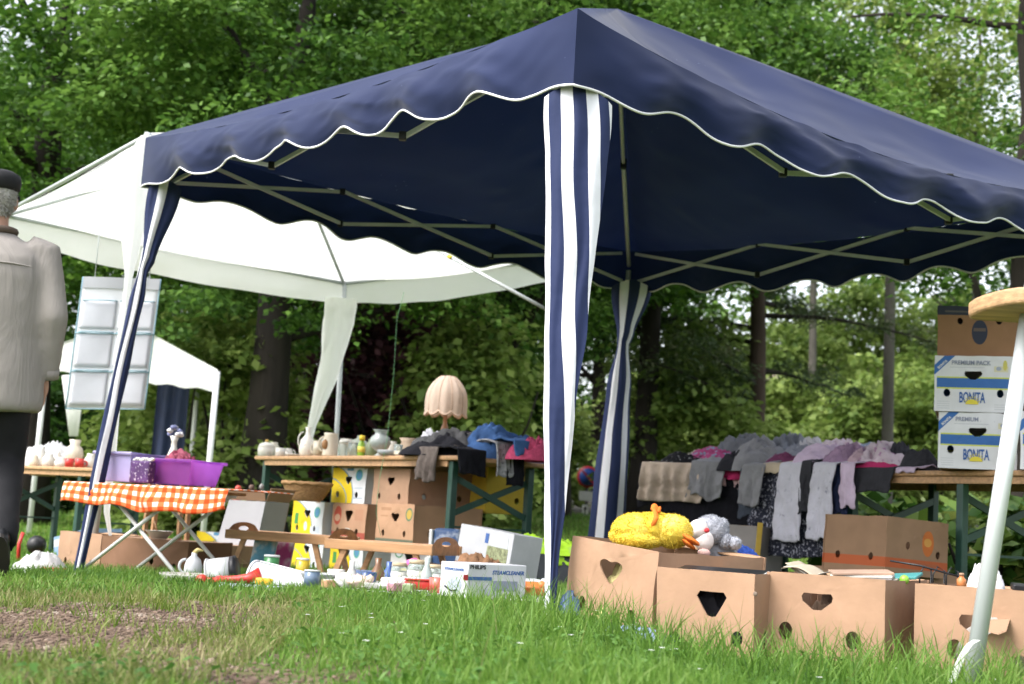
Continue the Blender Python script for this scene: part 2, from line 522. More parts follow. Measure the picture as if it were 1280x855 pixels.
M_asph = mat('asphalt', (.115, .11, .105), .9, .2, 6, bump=.2, bscale=120)
M_kerb = mat('kerb_stone', (.12, .115, .105), .9, .25, 5)
mb = MB()
xs = np.linspace(-70, 70, 141)
mb.grid(lambda u, v: (-70 + 140 * u, 29.9 + 5.1 * v, gz(-70 + 140 * u, 29.9 + 5.1 * v) + .02), 140, 8)
kind(mb.build('road', M_asph, smooth=True), 'structure')
for (ya, yb) in ((35.0, 35.25), (29.65, 29.9)):
    mb = MB()
    for i in range(140):
        x0, x1 = -70 + i, -69 + i
        za, zb = gz(x0, ya) + .13, gz(x1, ya) + .13
        mb.add([(x0, ya, za - .3), (x1 - .012, ya, zb - .3), (x1 - .012, ya, zb), (x0, ya, za), (x0, yb, za - .3), (x1 - .012, yb, zb - .3), (x1 - .012, yb, zb), (x0, yb, za)],
               [(0, 1, 2, 3), (7, 6, 5, 4), (3, 2, 6, 7), (0, 4, 5, 1), (0, 3, 7, 4), (1, 5, 6, 2)])
    kind(mb.build('kerb', M_kerb), 'structure')

# ------------------------------------------------------------------ grass, pebbles
rng = np.random.default_rng(7)
KEEP_OUT = []         # (x, y, r) where things stand on the short grass
def vgz(xy): return np.array([gz(float(a), float(b)) for a, b in xy], np.float32)
def blades(xy, h, w, lean, seed, segs=3):
    r = np.random.default_rng(seed)
    n = len(xy)
    base = np.column_stack([xy, vgz(xy) - .004])
    az = r.uniform(0, 2 * np.pi, n); yaw = r.uniform(0, np.pi, n)
    out = np.column_stack([np.cos(az), np.sin(az), np.zeros(n)])
    side = np.column_stack([np.cos(yaw), np.sin(yaw), np.zeros(n)])
    L = lean * r.uniform(.15, 1.0, n)
    V = np.zeros((n, 2 * segs + 1, 3), np.float32)
    for k in range(segs):
        t = k / segs
        c = base + out * (L * h * t ** 1.8)[:, None] + np.array([0, 0, 1]) * (h * (t - .25 * L * t * t))[:, None]
        ww = (w * (1 - .55 * t))[:, None]
        V[:, 2 * k] = c - side * ww; V[:, 2 * k + 1] = c + side * ww
    V[:, -1] = base + out * (L * h)[:, None] + np.array([0, 0, 1]) * (h * (1 - .3 * L))[:, None]
    V = V.reshape(-1, 3)
    q = []
    o = np.arange(n) * (2 * segs + 1)
    for k in range(segs - 1):
        q.append(np.stack([o + 2 * k, o + 2 * k + 1, o + 2 * k + 3], 1)); q.append(np.stack([o + 2 * k, o + 2 * k + 3, o + 2 * k + 2], 1))
    q.append(np.stack([o + 2 * segs - 2, o + 2 * segs - 1, o + 2 * segs], 1))
    return V, np.concatenate(q)
def sample(n, y0, y1, spread=.46, seed=1, pw=1.0):
    r = np.random.default_rng(seed)
    y = y0 + (y1 - y0) * r.uniform(0, 1, n) ** pw
    x = r.uniform(-1, 1, n) * (y * spread + .25)
    return np.column_stack([x, y])
def keep(xy, fn):
    return xy[np.array([fn(float(a), float(b)) for a, b in xy], bool)]
M_grass = island_mat('grass_blades', [(.032, .085, .010), (.075, .170, .020), (.122, .245, .034), (.180, .30, .055), (.26, .34, .11)], .5, .45, patch=1.3)
M_dry = island_mat('dry_grass_blades', [(.07, .13, .02), (.16, .20, .05), (.27, .26, .11), (.32, .27, .15)], .6, .35, patch=2)
def lush(x, y): return patch_mask(x, y) < -.02 + rng.uniform(-.15, .55)
parts = []
xy = keep(sample(62000, 2.05, 4.6, seed=2, pw=.8), lush)
f = np.array([.036 + .042 * (noise.noise(Vector((a * 1.3, b * 1.3, 9))) + .5) + .018 * sstep(.0, .9, a) for a, b in xy]); f = np.clip(f, .022, .2) * np.array([min(1, max(.35, .5 - 1.2 * patch_mask(a, b))) * (1 - .45 * sstep(.05, .3, a) * sstep(2.7, 3.0, b)) for a, b in xy])
parts.append(blades(xy, f * rng.uniform(.5, 1.25, len(xy)), np.full(len(xy), .0019) * rng.uniform(.6, 1.5, len(xy)), .8, 3))
xy = keep(sample(70000, 4.5, 9.5, seed=4, pw=1.0), lush)
parts.append(blades(xy, rng.uniform(.03, .085, len(xy)), np.full(len(xy), .0032), .8, 5))
xy = sample(45000, 9, 30, seed=6, pw=1.2)
parts.append(blades(xy, rng.uniform(.04, .11, len(xy)), np.full(len(xy), .009), .7, 7, segs=2))
# a taller fringe in front of and between the cardboard boxes
fr = []
r_ = np.random.default_rng(12)
for k in range(4000):
    px = r_.uniform(560, 1330); Y = r_.uniform(2.9, 3.62 - max(0, (px - 1100)) * .0008) if px > 800 else r_.uniform(3.2, 4.1)
    p = at(px, Y, 0); fr.append((p.x, p.y))
xy = np.array(fr)
parts.append(blades(xy, (.035 + .135 * r_.uniform(0, 1, len(xy)) ** 2.2), np.full(len(xy), .0021), .75, 13, segs=4))
r_ = np.random.default_rng(77)
xy = keep(sample(4200, 2.35, 5.2, seed=78), lambda x, y: patch_mask(x, y) < -.15)
parts.append(blades(xy, r_.uniform(.06, .19, len(xy)) ** 1.0, np.full(len(xy), .00115), .85, 79, segs=4))
off, VV, QQ = 0, [], []
for v, q in parts:
    VV.append(v); QQ.append(q + off); off += len(v)
kind(np_mesh('grass', np.concatenate(VV), np.concatenate(QQ), M_grass), 'stuff')
# broad leaved clover between the blades
r = np.random.default_rng(19)
cxy = keep(sample(420, 2.2, 6.5, seed=18), lambda x, y: patch_mask(x, y) < 0)
cen_ = np.column_stack([cxy, vgz(cxy) + .022])
V, Q = None, None
def clover_mesh():
    N = len(cen_) * 34
    c = np.repeat(cen_, 34, 0) + np.stack([r.normal(0, .055, N), r.normal(0, .055, N), r.uniform(-.012, .022, N)], 1)
    a = r.uniform(0, 6.28, N); s = r.uniform(.005, .0105, N)[:, None]
    d = np.stack([np.cos(a), np.sin(a), r.normal(.1, .35, N)], 1); e = np.stack([-np.sin(a), np.cos(a), r.normal(0, .3, N)], 1)
    V = np.stack([c - d * s, c - e * s * .9 + np.array([0, 0, .002]), c + d * s, c + e * s * .9 + np.array([0, 0, .002])], 1).reshape(-1, 3)
    return V, np.arange(4 * N).reshape(N, 4)
V, Q = clover_mesh()
kind(np_mesh('clover', V, Q, island_mat('clover_leaves', [(.03, .085, .012), (.06, .15, .022), (.10, .21, .04), (.16, .27, .08)], .6, .35, patch=2)), 'stuff')
# tufts standing in the stony patch
tx_ = keep(sample(260, 2.15, 5.5, seed=23), lambda x, y: patch_mask(x, y) > -.1 and x < .1)
tc = np.repeat(tx_, 46, 0) + r.normal(0, .035, (len(tx_) * 46, 2))
v, q = blades(tc, r.uniform(.012, .062, len(tc)), np.full(len(tc), .0018), .95, 24)
kind(np_mesh('grass_tufts', v, q, island_mat('tuft_blades', [(.05, .10, .012), (.11, .18, .02), (.19, .24, .05), (.30, .29, .12)], .55, .4, patch=2)), 'stuff')
# thin dry grass in the stony patch
xy = keep(sample(90000, 2.1, 5.6, seed=21), lambda x, y: -.22 < patch_mask(x, y) < rng.uniform(-.2, .6) and x < -.45)
v, q = blades(xy, rng.uniform(.015, .06, len(xy)), np.full(len(xy), .0018), 1.0, 22)
kind(np_mesh('dry_grass', v, q, M_dry), 'stuff')
# a few tall stalks with seed heads
sx = keep(sample(60, 2.25, 4.2, seed=31), lambda x, y: patch_mask(x, y) < .1)
v, q = blades(sx, rng.uniform(.12, .24, len(sx)), np.full(len(sx), .0011), .55, 32, segs=5)
kind(np_mesh('grass_stalks', v, q, M_dry), 'stuff')
# pebbles
ico = bmesh.new(); bmesh.ops.create_icosphere(ico, subdivisions=1, radius=1)
iv = np.array([v.co[:] for v in ico.verts]); iq = np.array([[v.index for v in f.verts] for f in ico.faces]); ico.free()
xy = keep(sample(60000, 2.1, 5.6, seed=41), lambda x, y: patch_mask(x, y) > rng.uniform(-.1, .3) and x < 0)[:14000]
n_ = len(xy)
sz = rng.gamma(2.0, .0013, n_) + .0016
zz = vgz(xy)
ang = rng.uniform(0, 6.28, n_)
sc = np.stack([sz * rng.uniform(.7, 1.5, n_), sz * rng.uniform(.6, 1.2, n_), sz * rng.uniform(.4, .8, n_)], 1)
pv = iv[None] * (1 + rng.uniform(-.25, .25, (n_, len(iv), 1))) * sc[:, None]
ca, sa = np.cos(ang)[:, None], np.sin(ang)[:, None]
pv = np.stack([pv[..., 0] * ca - pv[..., 1] * sa, pv[..., 0] * sa + pv[..., 1] * ca, pv[..., 2]], -1)
pv += np.column_stack([xy, zz + .001])[:, None]
M_peb = island_mat('pebbles', [(.045, .032, .024), (.10, .068, .048), (.16, .112, .080), (.28, .23, .185)], .85, 0, patch=3)
kind(np_mesh('gravel', pv.reshape(-1, 3), (iq[None] + (np.arange(n_) * len(iv))[:, None, None]).reshape(-1, 3), M_peb), 'stuff')

# daisies
dm, ds = MB(), np.random.default_rng(51)
for k in range(60):
    px, Y = ds.uniform(380, 1250), ds.uniform(2.5, 6.0)
    p = ground(px, Y); hgt = ds.uniform(.03, .07)
    for j in range(8):
        a = j * math.pi / 4
        t = Vector((math.cos(a), math.sin(a), .1)) * .0075
        s_ = Vector((-math.sin(a), math.cos(a), 0)) * .0025
        q = p + Vector((0, 0, hgt))
        dm.add([q, q + t * .6 - s_, q + t, q + t * .6 + s_], [(0, 1, 2, 3)])
kind(dm.build('daisies', mat('white_petals', (.75, .75, .72), .7, .05)), 'stuff')

# ------------------------------------------------------------------ trees
def leaf_cloud(cent, rad, per, size, seed, droop=.25, thick=.16, up=.75, long=1.5):
    """leaves in flat drooping sprays round the given centres -> V, Q"""
    r = np.random.default_rng(seed)
    cent = np.asarray(cent, float); n = len(cent)
    cc = np.repeat(cent, per, 0); rr = np.repeat(np.asarray(rad, float) * np.ones(n), per)
    N = len(cc)
    rho = np.sqrt(r.uniform(0, 1, N)) * rr; th = r.uniform(0, 2 * np.pi, N)
    tilt = np.repeat(r.normal(0, .28, (n, 2)), per, 0)
    dx, dy = rho * np.cos(th), rho * np.sin(th)
    dz = -droop * (rho / rr) ** 2 * rr + tilt[:, 0] * dx + tilt[:, 1] * dy + r.normal(0, thick, N) * rr
    c = cc + np.stack([dx, dy, dz], 1)
    ax = np.stack([np.cos(th) + r.normal(0, .6, N), np.sin(th) + r.normal(0, .6, N), r.normal(-.35, .4, N)], 1)
    ax /= np.linalg.norm(ax, axis=1)[:, None]
    nn = np.stack([r.normal(0, .55, N), r.normal(0, .55, N), np.full(N, up)], 1)
    sd = np.cross(nn, ax); sd /= np.linalg.norm(sd, axis=1)[:, None] + 1e-9
    nn = np.cross(ax, sd)
    s = size * r.uniform(.55, 1.3, N)[:, None]
    a = c - ax * s * long * .5; d = c + ax * s * long * .5
    m = c - ax * s * .1 + nn * s * .12
    b = m - sd * s * .5; e = m + sd * s * .5
    V = np.stack([a, b, d, e], 1).reshape(-1, 3)
    return V, np.arange(4 * N).reshape(N, 4)
def crown_centres(n, rx, ry, z0, z1, seed, hole=.1, low=1.0, skirt=.0):
    r = np.random.default_rng(seed); out = []
    zc, rz = (z0 + z1) / 2, (z1 - z0) / 2
    while len(out) < n:
        u = r.normal(0, 1, 3); u /= np.linalg.norm(u)
        k = r.uniform(.25, 1) ** .45
        lob = 1 + .35 * noise.noise(Vector(u * 1.8) + Vector((seed, 0, 0)))
        p = np.array([u[0] * rx * k * lob, u[1] * ry * k * lob, zc + u[2] * rz * k * lob])
        if noise.noise(Vector(p * .45) + Vector((seed * 3.7, 1, 2))) < hole - .35: continue
        out.append(p)
    return np.array(out)
LEAF = {
    'bright': island_mat('bright_leaves', [(0.0166, 0.0494, 0.0098), (0.0519, 0.1229, 0.0197), (0.1161, 0.2251, 0.0365), (0.2074, 0.3404, 0.0701)], .5, .42, patch=.35),
    'mid':    island_mat('mid_leaves', [(0.0195, 0.0618, 0.0102), (0.053, 0.1355, 0.0171), (0.1116, 0.2282, 0.0273), (0.1953, 0.324, 0.0477)], .5, .38, patch=.35),
    'dark':   island_mat('dark_leaves', [(0.0171, 0.0494, 0.0114), (0.0342, 0.0893, 0.0171), (0.0665, 0.152, 0.0266), (0.114, 0.228, 0.0418)], .5, .34, patch=.4),
    'copper': island_mat('copper_leaves', [(.035, .014, .020), (.075, .026, .038), (.12, .045, .058), (.17, .08, .085)], .5, .3, patch=.5),
    'pale':   island_mat('pale_sunlit_leaves', [(0.077, 0.143, 0.0275), (0.176, 0.264, 0.055), (0.286, 0.374, 0.0935), (0.396, 0.462, 0.187)], .55, .4, patch=.3),  # light green, raised further in colour for sun the crowns keep off the bushes
    'laurel': island_mat('variegated_leaves', [(0.024, 0.066, 0.012), (0.06, 0.144, 0.024), (0.156, 0.24, 0.042), (0.5, 0.5, 0.156)], .35, .3, patch=.9),
    'needle': island_mat('needle_sprays', [(.03, .055, .02), (.06, .10, .04), (.11, .15, .07), (.18, .17, .10)], .7, .2, patch=.6),
}
BARK = {
    'dark': mat('dark_bark', (.018, .014, .011), .95, .45, 3, bump=.6, bscale=14, stretch=(2, 2, .35)),
    'brown': mat('brown_bark', (.050, .033, .026), .95, .4, 3, bump=.6, bscale=14, stretch=(2, 2, .35)),
    'grey': mat('grey_bark', (.085, .078, .066), .95, .35, 2.5, bump=.4, bscale=14, stretch=(2, 2, .4), dirt=((.06, .07, .035), 2.5, .55)),
}
def limb(mbd, p, d, ln, r0, r1, seed, n=5, up=.1, wob=.12):
    q = Vector(p); d = Vector(d).normalized(); pts = [q.copy()]; rs = [r0]
    rr = random.Random(seed)
    for i in range(1, n + 1):
        d = (d + Vector((rr.uniform(-wob, wob), rr.uniform(-wob, wob), rr.uniform(-wob, wob) + up))).normalized()
        q = q + d * (ln / n); pts.append(q.copy()); rs.append(r0 + (r1 - r0) * i / n)
    mbd.tube(pts, rs, 8)
    return pts
def tree(name, label, loc, leaf, bark, trad, z0, z1, rx, ry, seed, clumps=330, per=62, lsize=.13, crad=.75, dens=1.9, lean=(0, 0), hole=.1, group='broadleaf trees behind the stalls', limbs=7, cat='tree', forkz=None):
    t = thing(name, label, cat, loc, 0, group)
    mb = MB(); rr = random.Random(seed)
    pts, rs = [], []
    H = z1 * .8
    for i in range(9):
        k = i / 8
        pts.append(Vector((lean[0] * k * H + rr.uniform(-1, 1) * .05 * k * 3, lean[1] * k * H + rr.uniform(-1, 1) * .05 * k * 3, -.25 + (H + .25) * k)))
        rs.append(trad * ((1.35 - 1.8 * k if k < .13 else 1.0) * (1 - .72 * k) if k > 0 else 1.5))
    mb.tube(pts, rs, 14)
    for i in range(limbs):
        k = rr.uniform(.28, .9)
        a = rr.uniform(0, 6.28)
        b = pts[int(k * 8)].lerp(pts[min(8, int(k * 8) + 1)], k * 8 % 1)
        limb(mb, b, (math.cos(a), math.sin(a), rr.uniform(.15, .8)), rx * rr.uniform(.6, .95), trad * .38 * (1 - .5 * k), trad * .07, seed * 31 + i, 6, .06, .16)
    mb.build('trunk', BARK[bark], t, smooth=True)
    ce = crown_centres(int(clumps * .60), rx, ry, z0, z1, seed, hole + .05)
    ce[:, 0] += lean[0] * ce[:, 2]; 
    r = np.random.default_rng(seed + 99)
    V, Q = leaf_cloud(ce, crad * 1.25 * r.uniform(.45, 1.25, len(ce)), int(per * dens * 1.55), lsize * .66, seed + 5, thick=.12)
    np_mesh('crown', V, Q, LEAF[leaf], t)
    return t
def bush(name, label, loc, leaf, rx, ry, h, seed, clumps=110, per=55, lsize=.09, crad=.42, cat='bush', group='bushes beyond the stalls', hole=.05, up=.75):
    t = thing(name, label, cat, loc, 0, group)
    mb = MB(); rr = random.Random(seed)
    for i in range(6):
        a = rr.uniform(0, 6.28)
        limb(mb, (rr.uniform(-.15, .15), rr.uniform(-.15, .15), -.1), (math.cos(a) * .5, math.sin(a) * .5, 1), h * .75, .03 + h * .006, .008, seed + i, 5, .1, .2)
    mb.build('stems', BARK['dark'], t, smooth=True)
    ce = crown_centres(clumps, rx, ry, -.15 * h, h, seed, hole)
    ce = ce[ce[:, 2] > .05]
    r = np.random.default_rng(seed + 9)
    V, Q = leaf_cloud(ce, crad * r.uniform(.6, 1.3, len(ce)), per, lsize, seed + 3, up=up)
    V[:, 2] = np.maximum(V[:, 2], .0)
    np_mesh('foliage', V, Q, LEAF[leaf], t)
    return t
def gp(px, Y): 
    p = ground(px, Y); return p
# ------------------------------------------------------------------ the trees of this place
TG = 'broadleaf trees behind the stalls'
tree('broadleaf_tree', 'dark leaved tree at the left edge behind the man and the white tent', gp(25, 18.5), 'mid', 'dark', .30, 2.9, 9.8, 3.4, 3.2, 11, 300, 92, .098, .72, hole=.12, lean=(-.02, 0))
tree('broadleaf_tree', 'tall bright green tree with thick black trunk behind the tall open box', gp(318, 17), 'bright', 'dark', .30, 2.3, 9.3, 3.3, 3.0, 23, 350, 96, .098, .72, lean=(.01, 0))
tree('broadleaf_tree', 'bright green tree behind the hanging sleeve of the white tent', gp(436, 23), 'bright', 'dark', .27, 3.6, 11.5, 3.8, 3.4, 37, 360, 62, .14, .8)
tree('broadleaf_tree', 'tree with thick leaning brown trunk behind the fabric lamp', gp(592, 20), 'bright', 'dark', .31, 2.9, 10.5, 3.3, 3.0, 41, 330, 86, .105, .75, lean=(.075, 0))
tree('broadleaf_tree', 'leafy tree hidden behind the striped front sleeve of the blue tent', gp(697, 24), 'mid', 'dark', .17, 3.4, 11.5, 3.7, 3.3, 53, 340, 62, .14, .8)
tree('broadleaf_tree', 'bright yellow green tree rising behind the ridge of the blue canopy', gp(800, 26), 'bright', 'dark', .25, 4.2, 12, 4.0, 3.5, 59, 330, 62, .15, .85, hole=.16)
tree('broadleaf_tree', 'dark trunked tree behind the box stack with light green open crown', gp(1272, 17), 'bright', 'dark', .24, 3.0, 9.5, 3.2, 3.0, 67, 240, 80, .098, .7, hole=.22, lean=(.012, 0))
tree('broadleaf_tree', 'slim tree on the verge beside the round road sign', gp(744, 37), 'bright', 'dark', .26, 3.2, 8, 2.6, 2.4, 71, 150, 56, .17, .95)
tree('broadleaf_tree', 'deep green tree far back between the two left tents', gp(175, 30), 'mid', 'dark', .30, 2.4, 9.5, 4.6, 4.0, 73, 330, 56, .18, 1.0)
tree('broadleaf_tree', 'deep green tree beyond the road behind the copper bush', gp(470, 37), 'mid', 'dark', .34, 2.6, 14.5, 5.2, 4.4, 79, 340, 56, .21, 1.2)
tree('broadleaf_tree', 'twin shaped dark tree seen through the gap above the sorted clothes', gp(628, 46), 'mid', 'dark', .30, 2.6, 14.5, 4.6, 4.2, 83, 330, 56, .21, 1.2)
tree('broadleaf_tree', 'tall airy tree on the slope behind the pine', gp(1010, 46), 'pale', 'grey', .16, 8.0, 20, 5.2, 4.6, 89, 300, 50, .22, 1.3, hole=.24)
tree('broadleaf_tree', 'tall airy tree on the slope behind the leaning metal pole', gp(1215, 48), 'pale', 'grey', .18, 6.5, 20, 5.4, 4.6, 97, 260, 50, .22, 1.3, hole=.28)
tree('broadleaf_tree', 'dense tree standing beyond the road at the far left', gp(-120, 33), 'dark', 'dark', .3, 2.0, 16, 5.0, 4.4, 101, 330, 56, .19, 1.1)

# pine with bare lower limbs
pg_ = gp(938, 27)
t = thing('pine_tree', 'pine with reddish straight trunk and sparse level branches', 'tree', pg_, 0)
mb = MB(); mb.tube([Vector((.02 * k * math.sin(k), 0, -.3 + k * 1.35)) for k in range(9)], [.19 - .012 * k for k in range(9)], 12)
mb.build('trunk', BARK['brown'], t, smooth=True)
rr = random.Random(5); ce, cr = [], []
mb = MB()
for k in range(26):
    z = 2.2 + k * .27
    a = rr.uniform(0, 6.28); ln = rr.uniform(1.8, 3.8) * (1 if z < 7 else .8)
    pts = limb(mb, (0, 0, z), (math.cos(a), math.sin(a), .12), ln, .055, .012, 900 + k, 7, -.012, .10)
    for q in pts[2:]:
        for j in range(3):
            ce.append(q + Vector((rr.uniform(-.25, .25), rr.uniform(-.25, .25), rr.uniform(-.12, .2)))); cr.append(rr.uniform(.16, .38))
mb.build('branch', BARK['dark'], t, smooth=True)
V, Q = leaf_cloud(ce, np.array(cr), 60, .034, 77, droop=.1, thick=.3, long=4.0)
np_mesh('crown', V, Q, LEAF['needle'], t)

# straight bare trunk
p = gp(1107, 29)
t = thing('bare_trunk', 'straight bare grey trunk standing between the pine and the box stack', 'tree', p, 0)
mb = MB(); mb.tube([(-.006 * k, 0, -.3 + k * .9) for k in range(10)], [.135 - .004 * k for k in range(10)], 12)
mb.build('trunk', BARK['grey'], t, smooth=True)

# bushes
bush('copper_bush', 'dark purple leaved copper bush behind the vases', gp(458, 19.5), 'copper', 1.25, 1.2, 3.7, 3, 150, 55, .11, .5, group=None, cat='bush')
BS = [
    (250, 17.5, 'pale', 1.25, 1.1, 2.9, 'green bush behind the hanging pocket organiser'),
    (370, 21, 'bright', .8, 1.0, 2.4, 'low bush between the black trunk and the white tent pole'),
    (572, 18.5, 'pale', .75, .8, 3.0, 'light green maple bush behind the fabric lamp'),
    (622, 27, 'mid', 1.0, 1.0, 3.0, 'bush right of the thick leaning trunk'),
    (20, 24, 'dark', 2.2, 1.5, 3.2, 'dark bush behind the man in the grey jacket'),
    (140, 25, 'dark', 2.2, 1.5, 3.0, 'dark bush behind the far white tent'),
    (345, 31, 'dark', 2.6, 1.6, 3.3, 'wide dark bush beyond the tall open box'),
    (500, 33, 'dark', 2.6, 1.6, 3.2, 'wide dark bush beyond the round glass vase'),
    (850, 27, 'pale', 1.3, 1.5, 4.2, 'full green bush directly right of the rear striped sleeve'),
    (835, 34, 'pale', 1.5, 1.6, 3.6, 'dark bush behind the rear striped sleeve'),
    (905, 38, 'pale', 2.2, 1.8, 3.2, 'pale bush at the foot of the slope left of the pine'),
    (1010, 37, 'pale', 2.2, 1.8, 3.4, 'pale bush at the foot of the slope right of the pine'),
    (1075, 41, 'pale', 1.9, 1.6, 3.4, 'green bush just left of the bare grey trunk'),
    (1150, 33, 'pale', 1.8, 1.5, 4.0, 'pale leafy bush between bare trunk and box stack'),
    (1130, 47, 'pale', 2.4, 2.0, 4.2, 'pale bush high on the slope behind the bare trunk'),
    (985, 52, 'pale', 2.8, 2.2, 4.4, 'pale bush high on the slope behind the pine'),
    (870, 50, 'pale', 2.6, 2.0, 4.6, 'green bush high on the slope behind the rear sleeve'),
    (455, 27, 'pale', 1.6, 1.2, 3.4, 'leafy bush between the copper bush and the thick trunk'),
    (205, 22, 'pale', 1.3, 1.1, 2.6, 'leafy bush seen above the folded bins'),
    (655, 31, 'pale', 1.2, 1.2, 3.0, 'leafy bush left of the front striped sleeve'),
    (960, 33, 'pale', 1.7, 1.4, 2.6, 'pale low bush right at the foot of the pine'),
    (1055, 34, 'pale', 1.7, 1.4, 3.6, 'pale bush between the pine and the bare trunk'),
    (1060, 55, 'pale', 3.0, 2.4, 6.0, 'tall pale bush on the ridge behind the bare trunk'),
    (1180, 56, 'pale', 3.0, 2.4, 6.0, 'tall pale bush on the ridge left of the fruit cartons'),
    (1230, 38, 'pale', 2.0, 1.6, 3.6, 'green bush behind the stacked fruit boxes'),
]
for i, (px, Y, lf, rx, ry, h, lab) in enumerate(BS):
    bush('bush', lab, gp(px, Y), lf, rx, ry, h, 200 + i * 7, 120, 85, .055 + .0022 * Y, .30 + .011 * Y)
for i, (px, Y, rx, h, lab) in enumerate([(1090, 8.9, .62, .74, 'variegated laurel bush behind the hanging leggings'), (1205, 8.3, .60, .76, 'variegated laurel bush behind the green table leg'), (1320, 8.2, .55, .72, 'variegated laurel bush at the right edge under the table')]):
    bush('laurel_bush', lab, gp(px, Y), 'laurel', rx, .45, h, 400 + i, 95, 24, .085, .2, group='variegated laurel bushes', cat='bush', up=.35)

# far wood that closes the view
r = np.random.default_rng(61); ce = []
while len(ce) < 1500:
    x = r.uniform(-42, 42); y = r.uniform(47, 60); z = r.uniform(0, 1) ** .8 * 17
    if x > 1: y += 18
    if x > 4 and noise.noise(Vector((x * .25, z * .3, 5))) < .02 + .1: 
        if r.uniform() < .6: continue
    if noise.noise(Vector((x * .3, z * .35, 15))) < -.22: continue
    ce.append((x, y, gz(x, y) * .8 + z))
V, Q = leaf_cloud(np.array(ce), r.uniform(1.0, 2.2, len(ce)), 70, .27, 62)
kind(np_mesh('far_wood', V, Q, LEAF['bright']), 'stuff')

# low wire fence and verge hedge
r = np.random.default_rng(63)
hx = thing('hedge', 'low dark hedge along the verge beyond the road', 'hedge', (0, 0, 0))
ce = []
for k in range(420):
    x = r.uniform(-16, 9); y = 41.5 + r.normal(0, .35)
    ce.append((x, y, gz(x, y) + r.uniform(.1, 1.9)))
V, Q = leaf_cloud(np.array(ce), r.uniform(.35, .7, len(ce)), 46, .17, 64)
np_mesh('foliage', V, Q, LEAF['dark'], hx)
mb = MB()
for k in range(26):
    x = -16 + k; mb.tube([(x, 41.5, gz(x, 41.5) - .2), (x + .1, 41.5, gz(x, 41.5) + 1.5)], [.03, .012], 6)
mb.build('stems', BARK['dark'], hx, smooth=True)
# ------------------------------------------------------------------ blue folding tent
cN, cL, cB, cR = P(722, 10, 4.4), P(182, 172, 7.05), P(788, 314, 9.1), P(1397, 245, 6.45)
PEAK = P(772, 11, 6.75)
def canopy_mat():
    m = bpy.data.materials.new('navy_tent_cloth'); m.use_nodes = True
    n, l = m.node_tree.nodes, m.node_tree.links
    b = n['Principled BSDF']; b.inputs['Roughness'].default_value = .72; b.inputs['Specular IOR Level'].default_value = .2
    b.inputs['Sheen Weight'].default_value = .12
    tc = n.new('ShaderNodeTexCoord')
    a = n.new('ShaderNodeTexNoise'); a.inputs['Scale'].default_value = 1.4; a.inputs['Detail'].default_value = 7; l.new(tc.outputs['Object'], a.inputs['Vector'])
    r = n.new('ShaderNodeValToRGB'); e = r.color_ramp.elements
    e[0].position = .3; e[0].color = (.0056, .0130, .053, 1); e[1].position = .7; e[1].color = (.0084, .0176, .070, 1)
    l.new(a.outputs['Fac'], r.inputs['Fac'])
    # pale specks of dirt and worn creases
    v = n.new('ShaderNodeTexVoronoi'); v.inputs['Scale'].default_value = 26; l.new(tc.outputs['Object'], v.inputs['Vector'])
    g = n.new('ShaderNodeTexNoise'); g.inputs['Scale'].default_value = 2.4; g.inputs['Detail'].default_value = 3; l.new(tc.outputs['Object'], g.inputs['Vector'])
    g1 = n.new('ShaderNodeMapRange'); g1.inputs['From Min'].default_value = .54; g1.inputs['From Max'].default_value = .70; g1.inputs['To Max'].default_value = .13; l.new(g.outputs['Fac'], g1.inputs['Value'])
    k = n.new('ShaderNodeMath'); k.operation = 'LESS_THAN'; l.new(v.outputs['Distance'], k.inputs[0]); l.new(g1.outputs[0], k.inputs[1])
    mx = n.new('ShaderNodeMixRGB'); l.new(k.outputs[0], mx.inputs[0]); l.new(r.outputs[0], mx.inputs[1]); mx.inputs[2].default_value = (.09, .11, .18, 1)
    l.new(mx.outputs[0], b.inputs['Base Color'])
    nb = n.new('ShaderNodeTexNoise'); nb.inputs['Scale'].default_value = 3.6; nb.inputs['Detail'].default_value = 3; nb.noise_type = 'RIDGED_MULTIFRACTAL'
    l.new(tc.outputs['Object'], nb.inputs['Vector'])
    bp = n.new('ShaderNodeBump'); bp.inputs['Strength'].default_value = .42; bp.inputs['Distance'].default_value = .045
    l.new(nb.outputs['Fac'], bp.inputs['Height']); l.new(bp.outputs[0], b.inputs['Normal'])
    tr = n.new('ShaderNodeBsdfTranslucent'); l.new(mx.outputs[0], tr.inputs['Color'])
    ms = n.new('ShaderNodeMixShader'); ms.inputs[0].default_value = .10
    l.new(b.outputs[0], ms.inputs[1]); l.new(tr.outputs[0], ms.inputs[2]); l.new(ms.outputs[0], n['Material Output'].inputs['Surface'])
    return m
M_navy = canopy_mat()
M_pipe = mat('white_piping', (.72, .72, .74), .6, .05)
M_bar = mat('grey_tent_bar', (.54, .55, .59), .4, .1, 10, spec=.5)
tent = thing('blue_tent', 'navy blue folding tent with white scalloped edge and striped leg sleeves', 'tent', (0, 0, 0))
def eave(a, b, u, sag, out=0.0):
    p = a.lerp(b, u)
    p = p.copy(); p.z -= sag * math.sin(math.pi * u) ** .85
    if out:
        c = (a + b) / 2 - (cN + cB) / 2; c.z = 0; c.normalize()
        p += c * out
    return p
SAG = {('N', 'L'): .075, ('R', 'N'): .165, ('L', 'B'): .05, ('B', 'R'): .07}
CN = dict(N=cN, L=cL, B=cB, R=cR)
roof = MB()
